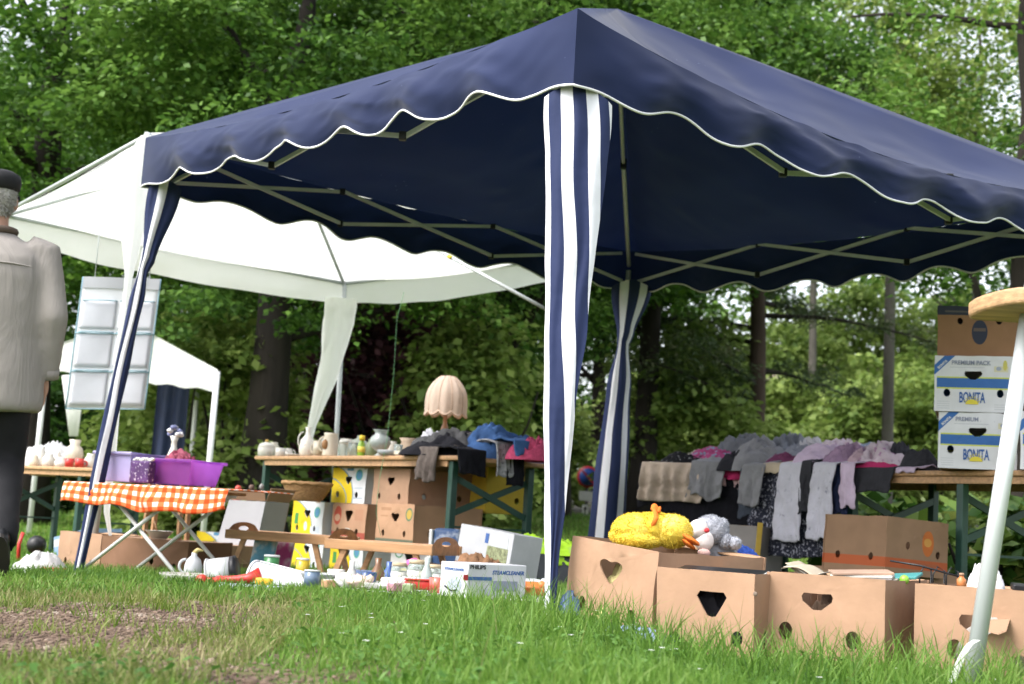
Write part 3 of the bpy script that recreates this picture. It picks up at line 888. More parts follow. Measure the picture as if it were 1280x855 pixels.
for (a, b), sg in SAG.items():
    A, B = CN[a], CN[b]
    def fn(u, v, A=A, B=B, sg=sg):
        e = eave(A, B, u, sg)
        q = e.lerp(PEAK, v)
        edge = math.sin(math.pi * u)
        q.z -= .15 * edge * math.sin(math.pi * v) ** .8 * (1 - v * .5)
        w = noise.noise(q * 1.5) * .036 - .022 * (1 - abs(noise.noise(Vector((q.x * 1.6 + q.y * .7, q.y * .8 - q.x * .5, 6)))) * 2) + noise.noise(Vector((q.x * 5 + q.z * 4, q.y * 3, 2))) * .012
        fall = min(1, edge * 2.5) * min(1, v * 5) * min(1, (1 - v) * 3)
        q.z += w * fall
        return q
    roof.grid(fn, 44, 30)
ro = roof.build('canopy', M_navy, tent, smooth=True)
bmx = bmesh.new(); bmx.from_mesh(ro.data); bmesh.ops.remove_doubles(bmx, verts=bmx.verts, dist=.004); bmesh.ops.recalc_face_normals(bmx, faces=bmx.faces); bmx.to_mesh(ro.data); bmx.free()
NSC = 7
for (a, b), sg in SAG.items():
    A, B = CN[a], CN[b]
    cen = (A + B) / 2 - (cN + cB) / 2; cen.z = 0; cen.normalize()
    sd = {'N': 3, 'R': 5, 'L': 9, 'B': 13}[a]
    hs = {'N': .0, 'R': .075}.get(a, sg)
    def fn(u, v, A=A, B=B, sg=sg, cen=cen, sd=sd, hs=hs):
        p = eave(A, B, u, sg)
        uu = u + .012 * math.sin(u * 9 + sd)
        cu_ = min(1, 10 * min(u, 1 - u)); hem = .240 - .030 * math.cos(2 * math.pi * NSC * uu) * cu_ + .02 * (1 - cu_)
        fl = (math.sin(2 * math.pi * NSC * uu * 1.0 + sd) * .022 + noise.noise(Vector((u * 9, v * 1.2, sd))) * .035) * v * min(1, 9 * min(u, 1 - u))
        p = p + cen * (fl + .022 * math.sin(v * math.pi) * min(1, 9 * min(u, 1 - u)))
        p.z -= (hem - (sg - hs) * math.sin(math.pi * u) ** .85) * v
        p.z += .012 * noise.noise(Vector((u * 22, v * 5, sd + 3))) * math.sin(math.pi * u)
        cu = min(u, 1 - u)
        rid = 1 - abs(noise.noise(Vector((u * 12 + v * 2.2, v * 1.2 - u * 3.0, sd + 8)))) * 2.2
        rid2 = 1 - abs(noise.noise(Vector((u * 24 - v * 3.0, v * 2.0 + u * 5.0, sd + 18)))) * 2.2
        p += cen * (.007 * rid + .0045 * rid2) * min(1, 8 * cu) * min(1, v * 3)
        return p
    mb = MB(); mb.grid(fn, 150, 14)
    va = mb.build('valance', M_navy, tent, smooth=True)
    mb = MB(); mb.tube([fn(i / 160, 1.0) for i in range(161)], .0046, 6)
    mb.build('piping', M_pipe, va, smooth=True)

# legs: feet stand on the ground below where they are seen
feet = dict(N=ground(686, 4.33), L=ground(96, 7.0), B=ground(752, 9.05), R=None)
fR = Vector((cR.x + .02, cR.y - .02, 0)); fR.z = gz(fR.x, fR.y); feet['R'] = fR
WC, NC = (.70, .71, .76), (.020, .030, .085)
SLV = uv_stripes('striped_sleeve', [WC, NC, WC, NC, WC, NC, WC], [0, .085, .26, .42, .60, .77, .93], trans=.12)
SLV2 = uv_stripes('striped_sleeve_rear', [NC, WC, NC, WC, NC], [0, .22, .42, .68, .86], trans=.12)
SLV3 = uv_stripes('striped_sleeve_left', [NC, WC, NC], [0, .36, .60], trans=.12)
for k in 'NLBR':
    a, b = feet[k], CN[k] - Vector((0, 0, .15))
    d = (b - a)
    inn = (cN + cB) / 2 - CN[k]; inn.z = 0; inn.normalize()
    b = b + inn * .11; m_ = a.lerp(b, .52); mb = MB()
    mb.tube([a - Vector((0, 0, .02)), m_], .0135, 8); mb.tube([m_, b], .017, 8)
    mb.lathe([(.035, -.012), (.035, .004), (.015, .012)], 12, a)
    lg = mb.build('leg', M_steel, tent, smooth=True)
def sleeve(k, prof, mt, arc, face, cut=False):
    """prof: (t from hem to ground, width, sideways offset, turn)"""
    a, b = feet[k], CN[k] - Vector((0, 0, .222)); inn = (cN + cB) / 2 - CN[k]; inn.z = 0; inn.normalize()
    side = Vector((math.cos(face), math.sin(face), 0)); fwd = Vector((math.sin(face), -math.cos(face), 0))
    def fn(u, v):
        # interpolate
        for i in range(len(prof) - 1):
            if prof[i][0] <= v <= prof[i + 1][0] + 1e-9:
                s = (v - prof[i][0]) / (prof[i + 1][0] - prof[i][0]); s = s * s * (3 - 2 * s)
                w = prof[i][1] * (1 - s) + prof[i + 1][1] * s; o = prof[i][2] * (1 - s) + prof[i + 1][2] * s
                cv = prof[i][3] * (1 - s) + prof[i + 1][3] * s
                break
        c = b.lerp(a, v) + (inn * .15 * max(0, 1 - v * 1.6) if cut else inn * .11 * (1 - v))
        th = (u - .5) * arc * cv
        c.z -= (.05 * abs(2 * u - 1) ** 1.3 + (.02 * u if cut else 0)) * max(0, 1 - v * 2)
        rad = w / (2 * max(.2, math.sin(min(arc * cv, math.pi) / 2)))
        p = c + side * (o + math.sin(th) * rad) + fwd * ((math.cos(th) - .5) * rad * .9 + .012)
        p += side * noise.noise(Vector((u * 2, v * 7, arc))) * .008 + fwd * noise.noise(Vector((u * 5, v * 6, arc + 4))) * .012
        return p
    mb = MB(); mb.grid(fn, 28, 60)
    if cut:
        for i_, (uu, vv) in list(mb.uv.items()):
            for i in range(len(prof) - 1):
                if prof[i][0] <= vv <= prof[i + 1][0] + 1e-9:
                    s = (vv - prof[i][0]) / (prof[i + 1][0] - prof[i][0]); w = prof[i][1] * (1 - s) + prof[i + 1][1] * s
            mb.uv[i_] = (min(.999, uu * (w / prof[0][1]) ** 1.05), vv)
    return mb.build('leg_sleeve', mt, tent, smooth=True)
sleeve('N', [(0, .225, .006, .7), (.14, .200, .010, .7), (.33, .160, .010, .7), (.475, .135, .008, .7), (.63, .102, .006, .75), (.8, .066, .002, .8), (.93, .042, .0, .9), (1, .032, .0, 1.0)], SLV, 2.2, R(-4), True)
sleeve('L', [(0, .165, .02, .8), (.20, .07, .01, 1.3), (.23, .045, 0, 1.5), (.30, .07, 0, 1.4), (.7, .075, 0, 1.4), (1, .05, 0, 1.4)], SLV3, 2.2, R(12))
sleeve('B', [(0, .26, .02, .8), (.17, .11, .01, 1.2), (.2, .08, 0, 1.4), (.35, .16, 0, 1.2), (.7, .22, .0, 1.1), (1, .25, .0, 1.1)], SLV2, 2.1, R(2))
# folding trusses and roof bars
for (a, b) in (('L', 'B'), ('B', 'R'), ('N', 'L'), ('R', 'N')):
    A, B = CN[a] - Vector((0, 0, .035)), CN[b] - Vector((0, 0, .035))
    lo = Vector((0, 0, -.185)); SG = {'N': .035, 'R': .085}.get(a, .02)
    cen = ((cN + cB) / 2 - (A + B) / 2); cen.z = 0; cen.normalize()
    ins = .11 if a in 'NR' else .03; A, B = A.lerp(B, .03) + cen * ins, B.lerp(A, .03) + cen * ins
    for i in range(3):
        p0, p1 = A.lerp(B, i / 3), A.lerp(B, (i + 1) / 3)
        p0.z -= SG * (i > 0); p1.z -= SG * (i < 2)
        mb = MB(); mb.bar(p0 + lo, p1 + cen * .0, .011, .019); mb.build('truss_bar', M_bar, tent)
        mb = MB(); mb.bar(p0 + cen * .016, p1 + lo + cen * .016, .011, .019); mb.build('truss_bar', M_bar, tent)
    for i in range(1, 3):
        q = A.lerp(B, i / 3); q.z -= SG
        mb = MB(); mb.box(q + cen * .008, (.03, .03, .035), None, .004); mb.build('joint', M_black, tent)
        mb = MB(); mb.box(q + lo + cen * .008, (.03, .03, .035), None, .004); mb.build('joint', M_black, tent)
pk = PEAK - Vector((0, 0, .06))
mb = MB(); mb.lathe([(.05, -.06), (.05, .0), (.02, .03)], 12, pk); mb.build('hub', M_black, tent, smooth=True)
for k in 'NLBR':
    inn = (cN + cB) / 2 - CN[k]; inn.z = 0; inn.normalize(); a = CN[k] - Vector((0, 0, .12)) + inn * .12; m_ = a.lerp(pk, .5) - Vector((0, 0, .03))
    mb = MB(); mb.tube([a, m_], .013, 8); mb.tube([m_, pk], .011, 8); rb = mb.build('roof_bar', M_bar, tent, smooth=True)
    mb = MB(); mb.box(m_, (.035, .035, .06), None, .005); mb.build('joint', M_black, rb)

# ------------------------------------------------------------------ white tent behind, left
M_wcl = mat('white_tent_cloth', (.93, .93, .92), .6, .02, 2, bump=.2, bscale=6, trans=.68, spec=.25)
M_gal = mat('galvanised_pole', (.42, .45, .46), .35, .12, 12, spec=.5)
w1, w3, wl_, wr_ = P(185, 166, 7.75), P(431, 352, 11.0), P(2, 266, 9.8), P(690, 322, 10.6)
wt = thing('white_tent', 'large white party tent with galvanised frame behind the blue one', 'tent', (0, 0, 0))
wpk = (w1 + w3 + wl_ + wr_) / 4; wpk.z += .72
mb = MB()
ring = [w1, wr_, w3, wl_]
for i in range(4):
    A, B = ring[i], ring[(i + 1) % 4]
    def fn(u, v, A=A, B=B):
        e = A.lerp(B, u); e.z -= .05 * math.sin(math.pi * u)
        q = e.lerp(wpk, v); q.z -= .10 * math.sin(math.pi * u) * math.sin(math.pi * v)
        q.z += noise.noise(q * 2.2) * .025 * min(1, v * 4) * math.sin(math.pi * u)
        return q
    mb.grid(fn, 26, 18)
o = mb.build('canopy', M_wcl, wt, smooth=True)
bmx = bmesh.new(); bmx.from_mesh(o.data); bmesh.ops.remove_doubles(bmx, verts=bmx.verts, dist=.004); bmesh.ops.recalc_face_normals(bmx, faces=bmx.faces); bmx.to_mesh(o.data); bmx.free()
for i in range(4):
    A, B = ring[i], ring[(i + 1) % 4]
    cen = (A + B) / 2 - wpk; cen.z = 0; cen.normalize()
    if i in (1, 2):       # far sides keep their hanging border
        def fn(u, v, A=A, B=B, cen=cen, i=i):
            p = A.lerp(B, u); p.z -= .05 * math.sin(math.pi * u)
            p += cen * (.03 * v * noise.noise(Vector((u * 6, v, i)))); p.z -= v * (.185 + .02 * noise.noise(Vector((u * 5, 3, i))))
            return p
        m2 = MB(); m2.grid(fn, 50, 5); m2.build('valance', M_wcl, wt, smooth=True)
    m2 = MB(); m2.tube([A + Vector((0, 0, -.015)), B + Vector((0, 0, -.015))], .014, 8); m2.build('eave_bar', M_gal, wt, smooth=True)
    m2 = MB(); m2.tube([A + Vector((0, 0, -.03)), wpk - Vector((0, 0, .04))], .013, 8); m2.build('roof_bar', M_gal, wt, smooth=True)
foot = {0: (112, 7.75), 1: (684, 10.6), 2: (412, 11.0), 3: (-30, 9.8)}
for i in range(4):
    q = ground(*foot[i])
    m2 = MB(); m2.tube([q, ring[i]], .019, 10); m2.build('leg', M_gal, wt, smooth=True)
# bunched corner cloths
def strip(pts, widths, depth, name, mt, parent, twist=0):
    def fn(u, v):
        k = v * (len(pts) - 1); i = min(int(k), len(pts) - 2); s = k - i
        c = pts[i].lerp(pts[i + 1], s); w = widths[i] * (1 - s) + widths[i + 1] * s
        th = (u - .5) * 2.6
        a = twist * v
        dx, dy = math.sin(th) * w / 2, -math.cos(th) * w * depth
        return c + Vector((dx * math.cos(a) - dy * math.sin(a), dx * math.sin(a) + dy * math.cos(a), 0)) + Vector((noise.noise(Vector((u * 4, v * 6, 1))), noise.noise(Vector((u * 4, v * 6, 7))), 0)) * .02 * w / .15
    m2 = MB(); m2.grid(fn, 18, 50)
    return m2.build(name, mt, parent, smooth=True)
strip([P(427, 374, 10.95), P(424, 405, 10.95), P(410, 470, 10.9), P(391, 530, 10.85), P(384, 560, 10.85)], [.26, .25, .17, .07, .05], .35, 'corner_cloth', M_wcl, wt)
strip([P(190, 172, 7.7), P(170, 215, 7.7), P(166, 290, 7.72), P(160, 350, 7.7), P(146, 480, 7.68), P(138, 570, 7.66), P(133, 640, 7.65), P(138, 672, 7.65)], [.12, .19, .13, .045, .055, .055, .035, .02], .4, 'corner_cloth', M_wcl, wt, .8)

# brace hanging from the rear truss
mb = MB(); mb.tube([P(535, 306, 9.0), P(720, 407, 8.6)], .0115, 8); lp = mb.build('brace', M_gal, tent, smooth=True)
mb = MB(); mb.tube([P(560, 320, 8.94), P(565, 322.6, 8.93)], .013, 8); mb.build('yellow_tape', mat('yellow_tape', (.65, .5, .03), .5), lp, smooth=True)

# ------------------------------------------------------------------ small white tent far left
ft = thing('small_white_tent', 'small far white pavilion with a dark blue side cloth', 'tent', (0, 0, 0))
a1, a2, a3, a4 = P(60, 438, 15.5), P(272, 462, 14.2), P(250, 450, 17.5), P(60, 434, 18.6)
pk2 = (a1 + a2 + a3 + a4) / 4; pk2.z += .42
rg = [a1, a2, a3, a4]
mb = MB()
for i in range(4):
    A, B = rg[i], rg[(i + 1) % 4]
    mb.grid(lambda u, v, A=A, B=B: A.lerp(B, u).lerp(pk2, v) - Vector((0, 0, .08 * math.sin(math.pi * v) * math.sin(math.pi * u))), 10, 8)
o = mb.build('canopy', M_wcl, ft, smooth=True)
for i in range(4):
    A, B = rg[i], rg[(i + 1) % 4]
    m2 = MB(); m2.grid(lambda u, v, A=A, B=B: A.lerp(B, u) - Vector((0, .0, .22 * v + .012 * math.sin(u * 40) * v)), 30, 3); m2.build('valance', M_wcl, ft, smooth=True)
    g_ = Vector((A.x, A.y, gz(A.x, A.y)))
    m2 = MB(); m2.tube([g_, A - Vector((0, 0, .02))], .03, 8); m2.build('leg', mat('white_tent_pole', (.7, .7, .7), .4, .04), ft, smooth=True)
m2 = MB(); A, B = P(198, 470, 15.2), P(238, 470, 15.2)
m2.grid(lambda u, v: A.lerp(B, u) + Vector((0, .03 * math.sin(u * 15), -1.35 * v)), 16, 10)
m2.build('side_cloth', mat('blue_side_cloth', (.006, .013, .04), .7, .2), ft, smooth=True)
m2 = MB(); m2.tube([P(92, 470, 15.4), P(92, 545, 15.4)], [.13, .05], 10); m2.build('corner_cloth', M_wcl, ft, smooth=True)
# ------------------------------------------------------------------ shared directions of the stall
UV_ = (cR - cN); UV_.z = 0; UV_.normalize()
U = Vector((math.cos(R(38)), math.sin(R(38)), 0)); W = Vector((-U.y, U.x, 0)); UP = Vector((0, 0, 1))
RZT = R(-52)                                   # things that face the lower left, along the tent

# ------------------------------------------------------------------ fruit cartons
def circ(x, z, r, rz=None, n=16):
    rz = rz or r
    return [(x + r * math.cos(2 * math.pi * k / n), z + rz * math.sin(2 * math.pi * k / n)) for k in range(n)]
def heart(x, z, w, h):
    p = []
    for k in range(20):
        a = math.pi * k / 19
        p.append((x + w / 2 * math.cos(a) * (1.0), z + h * .28 * math.sin(a) ** .5 + h * .15 - (.10 * h * math.exp(-((a - math.pi / 2) / .35) ** 2))))
    p += [(x - w * .36, z - h * .12), (x - w * .1, z - h * .44), (x, z - h * .5), (x + w * .1, z - h * .44), (x + w * .36, z - h * .12)]
    return p
def slot(x, z, w, h):
    return [(x - w / 2, z + h * .16), (x - w * .43, z + h * .30), (x + w * .43, z + h * .30), (x + w / 2, z + h * .16), (x + w * .47, z - h * .02), (x + w * .14, z - h * .34), (x - w * .14, z - h * .34), (x - w * .47, z - h * .02)]
def hole_tri(x, z, w, h):
    return [(x - w / 2, z + h * .3), (x - w * .4, z + h / 2), (x + w * .4, z + h / 2), (x + w / 2, z + h * .3), (x + w * .32, z - h * .1), (x + w * .14, z - h * .46), (x, z - h * .5), (x - w * .14, z - h * .46), (x - w * .32, z - h * .1)]
def carton(label, cat, loc, rz, w, d, h, mt, hole='heart', hw=.095, hz=.62, hx=0.0, circles=((-.28, .24), (.28, .24)), cr=.017, closed=False, group=None, tilt=None, th=.006, rim=True, side_hole=True, worn=True):
    t = thing('fruit_carton', label, cat, loc, rz, group)
    if tilt: t.rotation_euler = (tilt[0], tilt[1], rz)
    def holes(ww, cx):
        hs = []
        f = dict(heart=heart, slot=slot, tri=hole_tri).get(hole)
        if f: hs.append(f(cx, h * hz, hw, hw * .78))
        for (fx, fz) in circles: hs.append(circ(fx * ww + cx * .0, fz * h, cr, cr * 1.25))
        return hs
    mb = MB()
    outer = lambda ww: [(-ww / 2, 0), (ww / 2, 0), (ww / 2, h), (-ww / 2, h)]
    v, f = plate(outer(w), holes(w, hx), th)
    mb.add([q + Vector((0, th / 2, 0)) for q in v], f)
    mb.add([q + Vector((0, d - th / 2, 0)) for q in v], f)
    dd = d - 2 * th - .001
    v, f = plate([(-dd / 2, 0), (dd / 2, 0), (dd / 2, h - .001), (-dd / 2, h - .001)], [circ(-.27 * dd, h * .28, cr, cr * 1.2), circ(.27 * dd, h * .28, cr, cr * 1.2)] if side_hole else [], th)
    for s in (-1, 1):
        mb.add([Vector((s * (w / 2 - th / 2 - .0005), d / 2 + q.x, q.z)) for q in v], f)
    bd = mb.build('carton', mt, t)
    if worn:
        bm = bmesh.new(); bm.from_mesh(bd.data)
        bmesh.ops.remove_doubles(bm, verts=bm.verts, dist=.0002)
        for _ in range(5):
            ed = [e for e in bm.edges if e.calc_length() > .035]
            if not ed: break
            bmesh.ops.subdivide_edges(bm, edges=ed, cuts=1); bmesh.ops.triangulate(bm, faces=bm.faces[:])
        sd = hash(label) % 97
        sd = sum(ord(ch) for ch in label) % 97
        for v_ in bm.verts:
            q = v_.co.copy()
            a = noise.noise(Vector((q.x * 7, q.z * 7, sd + 3))); b = noise.noise(Vector((q.y * 7, q.z * 7, sd + 13)))
            rd = 1 - abs(noise.noise(Vector((q.x * 9 + q.z * 5, q.y * 9 + q.z * 4, sd + 23)))) * 2
            k = .3 + .7 * max(0, min(1, q.z / h))
            v_.co.y += (a * .011 + max(0, rd - .5) * .006) * k; v_.co.x += b * .009 * k
            v_.co.z += .004 * noise.noise(Vector((q.x * 11, q.y * 11, sd))) * k
        bm.to_mesh(bd.data); bm.free()
        bd.data.polygons.foreach_set('use_smooth', [True] * len(bd.data.polygons)); bd.data.set_sharp_from_angle(angle=R(40))
    mb = MB(); mb.box((0, d / 2, th), (w - 2 * th - .002, d - 2 * th - .002, th)); mb.build('base', M_cardin, t)
    if closed:
        mb = MB(); mb.box((0, d / 2, h - th * .7), (w - 2 * th - .003, d - 2 * th - .003, th)); mb.build('lid', M_card, t)
    elif rim:
        for s in (-1, 1):
            mb = MB(); mb.box((0, d / 2 + s * (d / 2 - th - .022), h - .004), (w - 2 * th - .004, .042, .004), Matrix.Rotation(R(7 * s), 3, 'X'))
            mb.build('flap', M_cardin, t)
    return t
CG = 'cartons in a row along the grass'
KP = mat('kraft_card_front', (.335, .205, .130), .88, .13, 4, bump=.12, bscale=40, dirt=((.265, .160, .102), 2.6, .58))
def row_box(label, pl, Yl, pr, Yr, d, h, hole, hw, hx, circles, z0=None, tilt=None, hz=.62, cr=.017):
    a, b = ground(pl, Yl), ground(pr, Yr)
    dv = b - a; rz = math.atan2(dv.y, dv.x); w = math.hypot(dv.x, dv.y)
    c = (a + b) / 2
    if z0 is not None: c.z = z0
    return carton(label, 'carton', c, rz, w, d, h, KP, hole, hw, hz, hx, circles, cr, False, CG, tilt)
b1 = row_box('carton holding the yellow and grey plush toys', 704, 4.40, 812, 4.06, .43, .272, 'heart', .10, .0, ((-.30, .28), (.27, .26)), z0=-.005, tilt=(0, R(4.2)), hz=.70, cr=.018)
b2 = row_box('carton with one big dark rounded hand hole and a black folder inside', 818, 3.86, 940, 3.70, .40, .235, 'tri', .085, .02, ((.33, .27), (-.3, .2)), z0=-.022, hz=.63)
b3 = row_box('carton with wide hand hole, papers and wire rack inside', 955, 3.79, 1104, 3.62, .40, .243, 'slot', .085, -.02, ((-.33, .38), (.24, .34)), z0=-.022, hz=.72, cr=.019)
b4 = row_box('carton behind the metal pole with a torn flap at its hand hole', 1141, 3.64, 1330, 3.44, .42, .245, 'slot', .10, -.02, ((-.22, .36), (.22, .26)), z0=-.028, hz=.62, cr=.02)
mb = MB()      # torn flap folded out of the hand hole
mb.add([(-.035, -.001, .165), (.055, -.001, .175), (.060, -.055, .150), (.045, -.070, .142), (-.02, -.035, .150), (-.035, -.004, .161), (.055, -.004, .171), (.060, -.058, .146), (.045, -.073, .138), (-.02, -.038, .146)],
       [(0, 1, 2, 3, 4), (9, 8, 7, 6, 5), (0, 5, 6, 1), (1, 6, 7, 2), (2, 7, 8, 3), (3, 8, 9, 4), (4, 9, 5, 0)])
mb.build('flap', M_card, b4)
mb = MB(); mb.lathe([(.006, 0), (.006, .002), (.004, .003)], 14, (.145, -.0, .185), Matrix.Rotation(R(90), 3, 'X')); mb.build('staple', mat('dull_staple', (.16, .12, .09), .7), b2, smooth=True)

# printed cartons
YEL, BLU, GRN, RED, DKB = (.62, .45, .015), (.08, .22, .36), (.08, .30, .24), (.42, .07, .04), (.04, .10, .22)
WCD = (.60, .61, .63)
def banana_print(name, w, h, disc=(.06, .2, .2)):
    return print_mat(name, WCD, [
        (('disc', -w * .62, h * .22, w * .80, h * .85), BLU),
        (('disc', -w * .62, h * .22, w * .775, h * .82), YEL),
        (('disc', -w * .72, h * .10, w * .70, h * .62), BLU),
        (('disc', -w * .72, h * .10, w * .675, h * .59), YEL),
        (('disc', w * .30, h * .78, w * .10, h * .16), GRN), (('disc', w * .30, h * .78, w * .075, h * .12), BLU),
        (('rect', w * .16, w * .44, h * .12, h * .17), (.35, .40, .45)), (('rect', w * .2, w * .42, h * .40, h * .44), (.40, .45, .5)),
        (('rect', -w * .08, w * .12, h * .90, h * 1.0), BLU)])
W4, H4, D4 = .40, .231, .50
M_ban = banana_print('banana_print', W4, H4)
M_ban2 = print_mat('banana_print_green', WCD, [
        (('disc', -W4 * .62, H4 * .22, W4 * .80, H4 * .85), BLU), (('disc', -W4 * .62, H4 * .22, W4 * .775, H4 * .82), YEL),
        (('rect', -W4 * .40, -W4 * .28, H4 * .35, H4 * .66), (.05, .22, .06)),
        (('disc', W4 * .30, H4 * .70, W4 * .10, H4 * .16), GRN), (('disc', W4 * .30, H4 * .70, W4 * .07, H4 * .11), BLU),
        (('disc', -.02, H4 * .3, .02, .03), (.42, .48, .58)), (('rect', W4 * .12, W4 * .42, H4 * .12, H4 * .3), (.50, .54, .60))])
M_redp = print_mat('red_printed_card', (.44, .255, .16), [
        (('band', 'z', 0, H4 * .22), (.34, .075, .05)), (('disc', -W4 * .33, H4 * .66, W4 * .12, H4 * .26), RED), (('disc', -W4 * .33, H4 * .60, W4 * .09, H4 * .10), (.50, .30, .2)),
        (('rect', W4 * .18, W4 * .42, H4 * .55, H4 * .85), (.40, .21, .13)), (('disc', 0, H4 * .24, W4 * .12, H4 * .09), (.62, .58, .52))])
M_kg = print_mat('green_banded_card', (.43, .255, .155), [
        (('band', 'z', 0, H4 * .10), (.12, .13, .09)), (('disc', W4 * .36, H4 * .74, W4 * .10, H4 * .17), (.10, .17, .10)), (('disc', W4 * .36, H4 * .74, W4 * .07, H4 * .12), (.45, .30, .06)),
        (('rect', -W4 * .4, -W4 * .1, H4 * .82, H4 * .9), (.34, .19, .11)), (('rect', -W4 * .4, -W4 * .18, H4 * .66, H4 * .7), (.34, .19, .11))])
M_wred = print_mat('white_red_card', (.55, .53, .52), [
        (('band', 'z', H4 * .86, H4), (.40, .06, .05)), (('disc', -W4 * .30, H4 * .72, W4 * .11, H4 * .14), (.10, .25, .14)), (('disc', -W4 * .30, H4 * .72, W4 * .08, H4 * .10), WCD),
        (('rect', W4 * .1, W4 * .4, H4 * .5, H4 * .75), (.35, .33, .33))])
# table on the left: near corner seen at 572
TZ = P(572, 570, 7.9).z + .004
K0 = at(572, 7.9, TZ); K0.z = 0
LT = 2.40
def tabpt(px, back=0.0, z=None):
    """a point on the left table (or below it) in picture column px, back from its long front edge"""
    z = TZ if z is None else z
    s = (572 - px) / 259 * 2.3
    for _ in range(8):
        q = K0 + W * s + U * back; q.z = z
        s += (proj(q)[0] - px) / 115.0
    q = K0 + W * s + U * back; q.z = z
    return q
def stack_box(label, pr, back, z0, mt, hole='heart', closed=True, w=W4, d=D4, h=H4, hw=.075, hz=.66, circles=((-.3, .24), (.26, .24)), rz=0.0, cat='carton', group='fruit cartons under the left table'):
    q = tabpt(pr, back, z0 + .1); c = q + W * (w / 2); c.z = z0
    return carton(label, cat, c, RZT + rz, w, d, h, mt, hole, hw, hz, 0, circles, .016, closed, group)
z1_, z2_, z3_ = -.085, -.085 + H4 + .002, -.085 + 2 * H4 + .004
stack_box('white and yellow carton on the ground at the left end of the stack', 402, .10, z1_, M_ban)
stack_box('white and yellow carton on the ground below the red printed carton', 453, .12, z1_, M_ban2)
stack_box('white carton with red top band and heart hole on the ground', 536, .10, z1_ + .02, M_wred, hw=.12, hz=.62)
stack_box('white and yellow carton with green square, just below the wicker basket', 403, .08, z2_, M_ban2)
stack_box('brown carton with red oval and red bottom band', 456, .12, z2_, M_redp, hole='tri', hw=.09)
stack_box('brown carton with dark bottom band and green oval', 517, .02, z2_ + .01, M_kg, hole='heart', hw=.075)
stack_box('white and yellow carton topmost of its stack under the tabletop', 456, .13, z3_, M_ban, h=.225)
stack_box('plain brown carton topmost under the tabletop beside the yellow one', 511, .10, z3_, KP, h=.222)
# yellow carton further back under the table
q = tabpt(566, .35, .2)
carton('yellow carton standing at the back under the right table end', 'carton', P(585, 640, 8.75), RZT - R(6), .40, .30, .30, mat('yellow_card', (.50, .36, .035), .8, .1), None, circles=((.25, .2),), closed=True)

# ------------------------------------------------------------------ beer tables
def trestle(label, K, e, n, ln, wd, ztop, name='trestle_table', legins=.22):
    """K near corner on the ground plane, e along the long edge, n across; green folding end frames"""
    t = thing(name, label, 'table', (K.x, K.y, 0))
    def L(a, b, z): return e * a + n * b + UP * z
    rot = Matrix((e, n, UP)).transposed()
    mb = MB(); mb.box(L(ln / 2, wd / 2, ztop - .0135), (ln, wd, .027), rot, .008); mb.build('tabletop', M_woodx, t)
    for s in (.035, wd - .035):
        mb = MB(); mb.box(L(ln / 2, s, ztop - .045), (ln - .24, .03, .034), rot); mb.build('rail', M_woodx, t)
    for a in (legins, ln - legins):
        for b in (.05, wd - .05):
            g = Vector((K.x, K.y, 0)) + e * a + n * b
            z0 = gz(g.x, g.y) - .01
            mb = MB(); mb.box(L(a, b, (z0 + ztop - .03) / 2), (.042, .042, ztop - .03 - z0), rot, .004); mb.build('leg', M_dkgreen, t)
        mb = MB(); mb.bar(L(a, .06, ztop - .12), L(a, wd - .06, ztop - .33), .012, .035); mb.build('brace', M_dkgreen, t)
        mb = MB(); mb.bar(L(a + .014, .06, ztop - .33), L(a + .014, wd - .06, ztop - .12), .012, .035); mb.build('brace', M_dkgreen, t)
        mb = MB(); mb.bar(L(a, .06, ztop - .40), L(a, wd - .06, ztop - .40), .02, .012); mb.build('crossbar', M_dkgreen, t)
    return t
trestle('long wooden trestle table carrying vases, lamp and dark clothes', K0, W, U, LT, .66, TZ, legins=.10)
# right table
RA, RB = P(938, 587, 8.1), P(1290, 590, 6.4)
RZ_ = (RA.z + RB.z) / 2; RA.z = RB.z = 0
RE = (RB - RA).normalized(); RN = Vector((-RE.y, RE.x, 0))
if RN.y < 0: RN = -RN
trestle('wooden trestle table covered with sorted clothes and a stack of fruit cartons', RA, RE, RN, 2.3, .70, RZ_, legins=1.52)
def rpt(px, back=0.0, z=None):
    z = RZ_ if z is None else z
    s = (px - 938) / 352 * 2.0
    for _ in range(10):
        q = RA + RE * s + RN * back; q.z = z
        s -= (proj(q)[0] - px) / 190.0
    q = RA + RE * s + RN * back; q.z = z
    return q
# narrow table beyond it
SA, SB = P(806, 584, 8.7), P(940, 586, 8.3)
SZ = (SA.z + SB.z) / 2; SA.z = SB.z = 0
SE = (SB - SA).normalized(); SN = Vector((-SE.y, SE.x, 0))
trestle('short trestle table almost hidden under tan and grey clothes', SA, SE, SN, (SB - SA).length + .5, .6, SZ, legins=.3)
def spt(px, back=0.0, z=None):
    z = SZ if z is None else z
    s = (px - 806) / 134 * (SB - SA).length
    for _ in range(10):
        q = SA + SE * s + SN * back; q.z = z
        s -= (proj(q)[0] - px) / 200.0
    q = SA + SE * s + SN * back; q.z = z
    return q
# far left table
FA, FB = P(20, 579, 11.0), P(135, 588, 10.2)
FZ = (FA.z + FB.z) / 2; FA.z = FB.z = 0
FE = (FB - FA).normalized(); FN = Vector((-FE.y, FE.x, 0))
trestle('trestle table with vases and red cups seen beyond the man', FA - FE * .8, FE, FN, (FB - FA).length + .95, .6, FZ, legins=.55)
def fpt(px, back=0.0, z=None):
    z = FZ if z is None else z
    s = 0.0
    for _ in range(12):
        q = FA + FE * s + FN * back; q.z = z
        s -= (proj(q)[0] - px) / 150.0
    q = FA + FE * s + FN * back; q.z = z
    return q

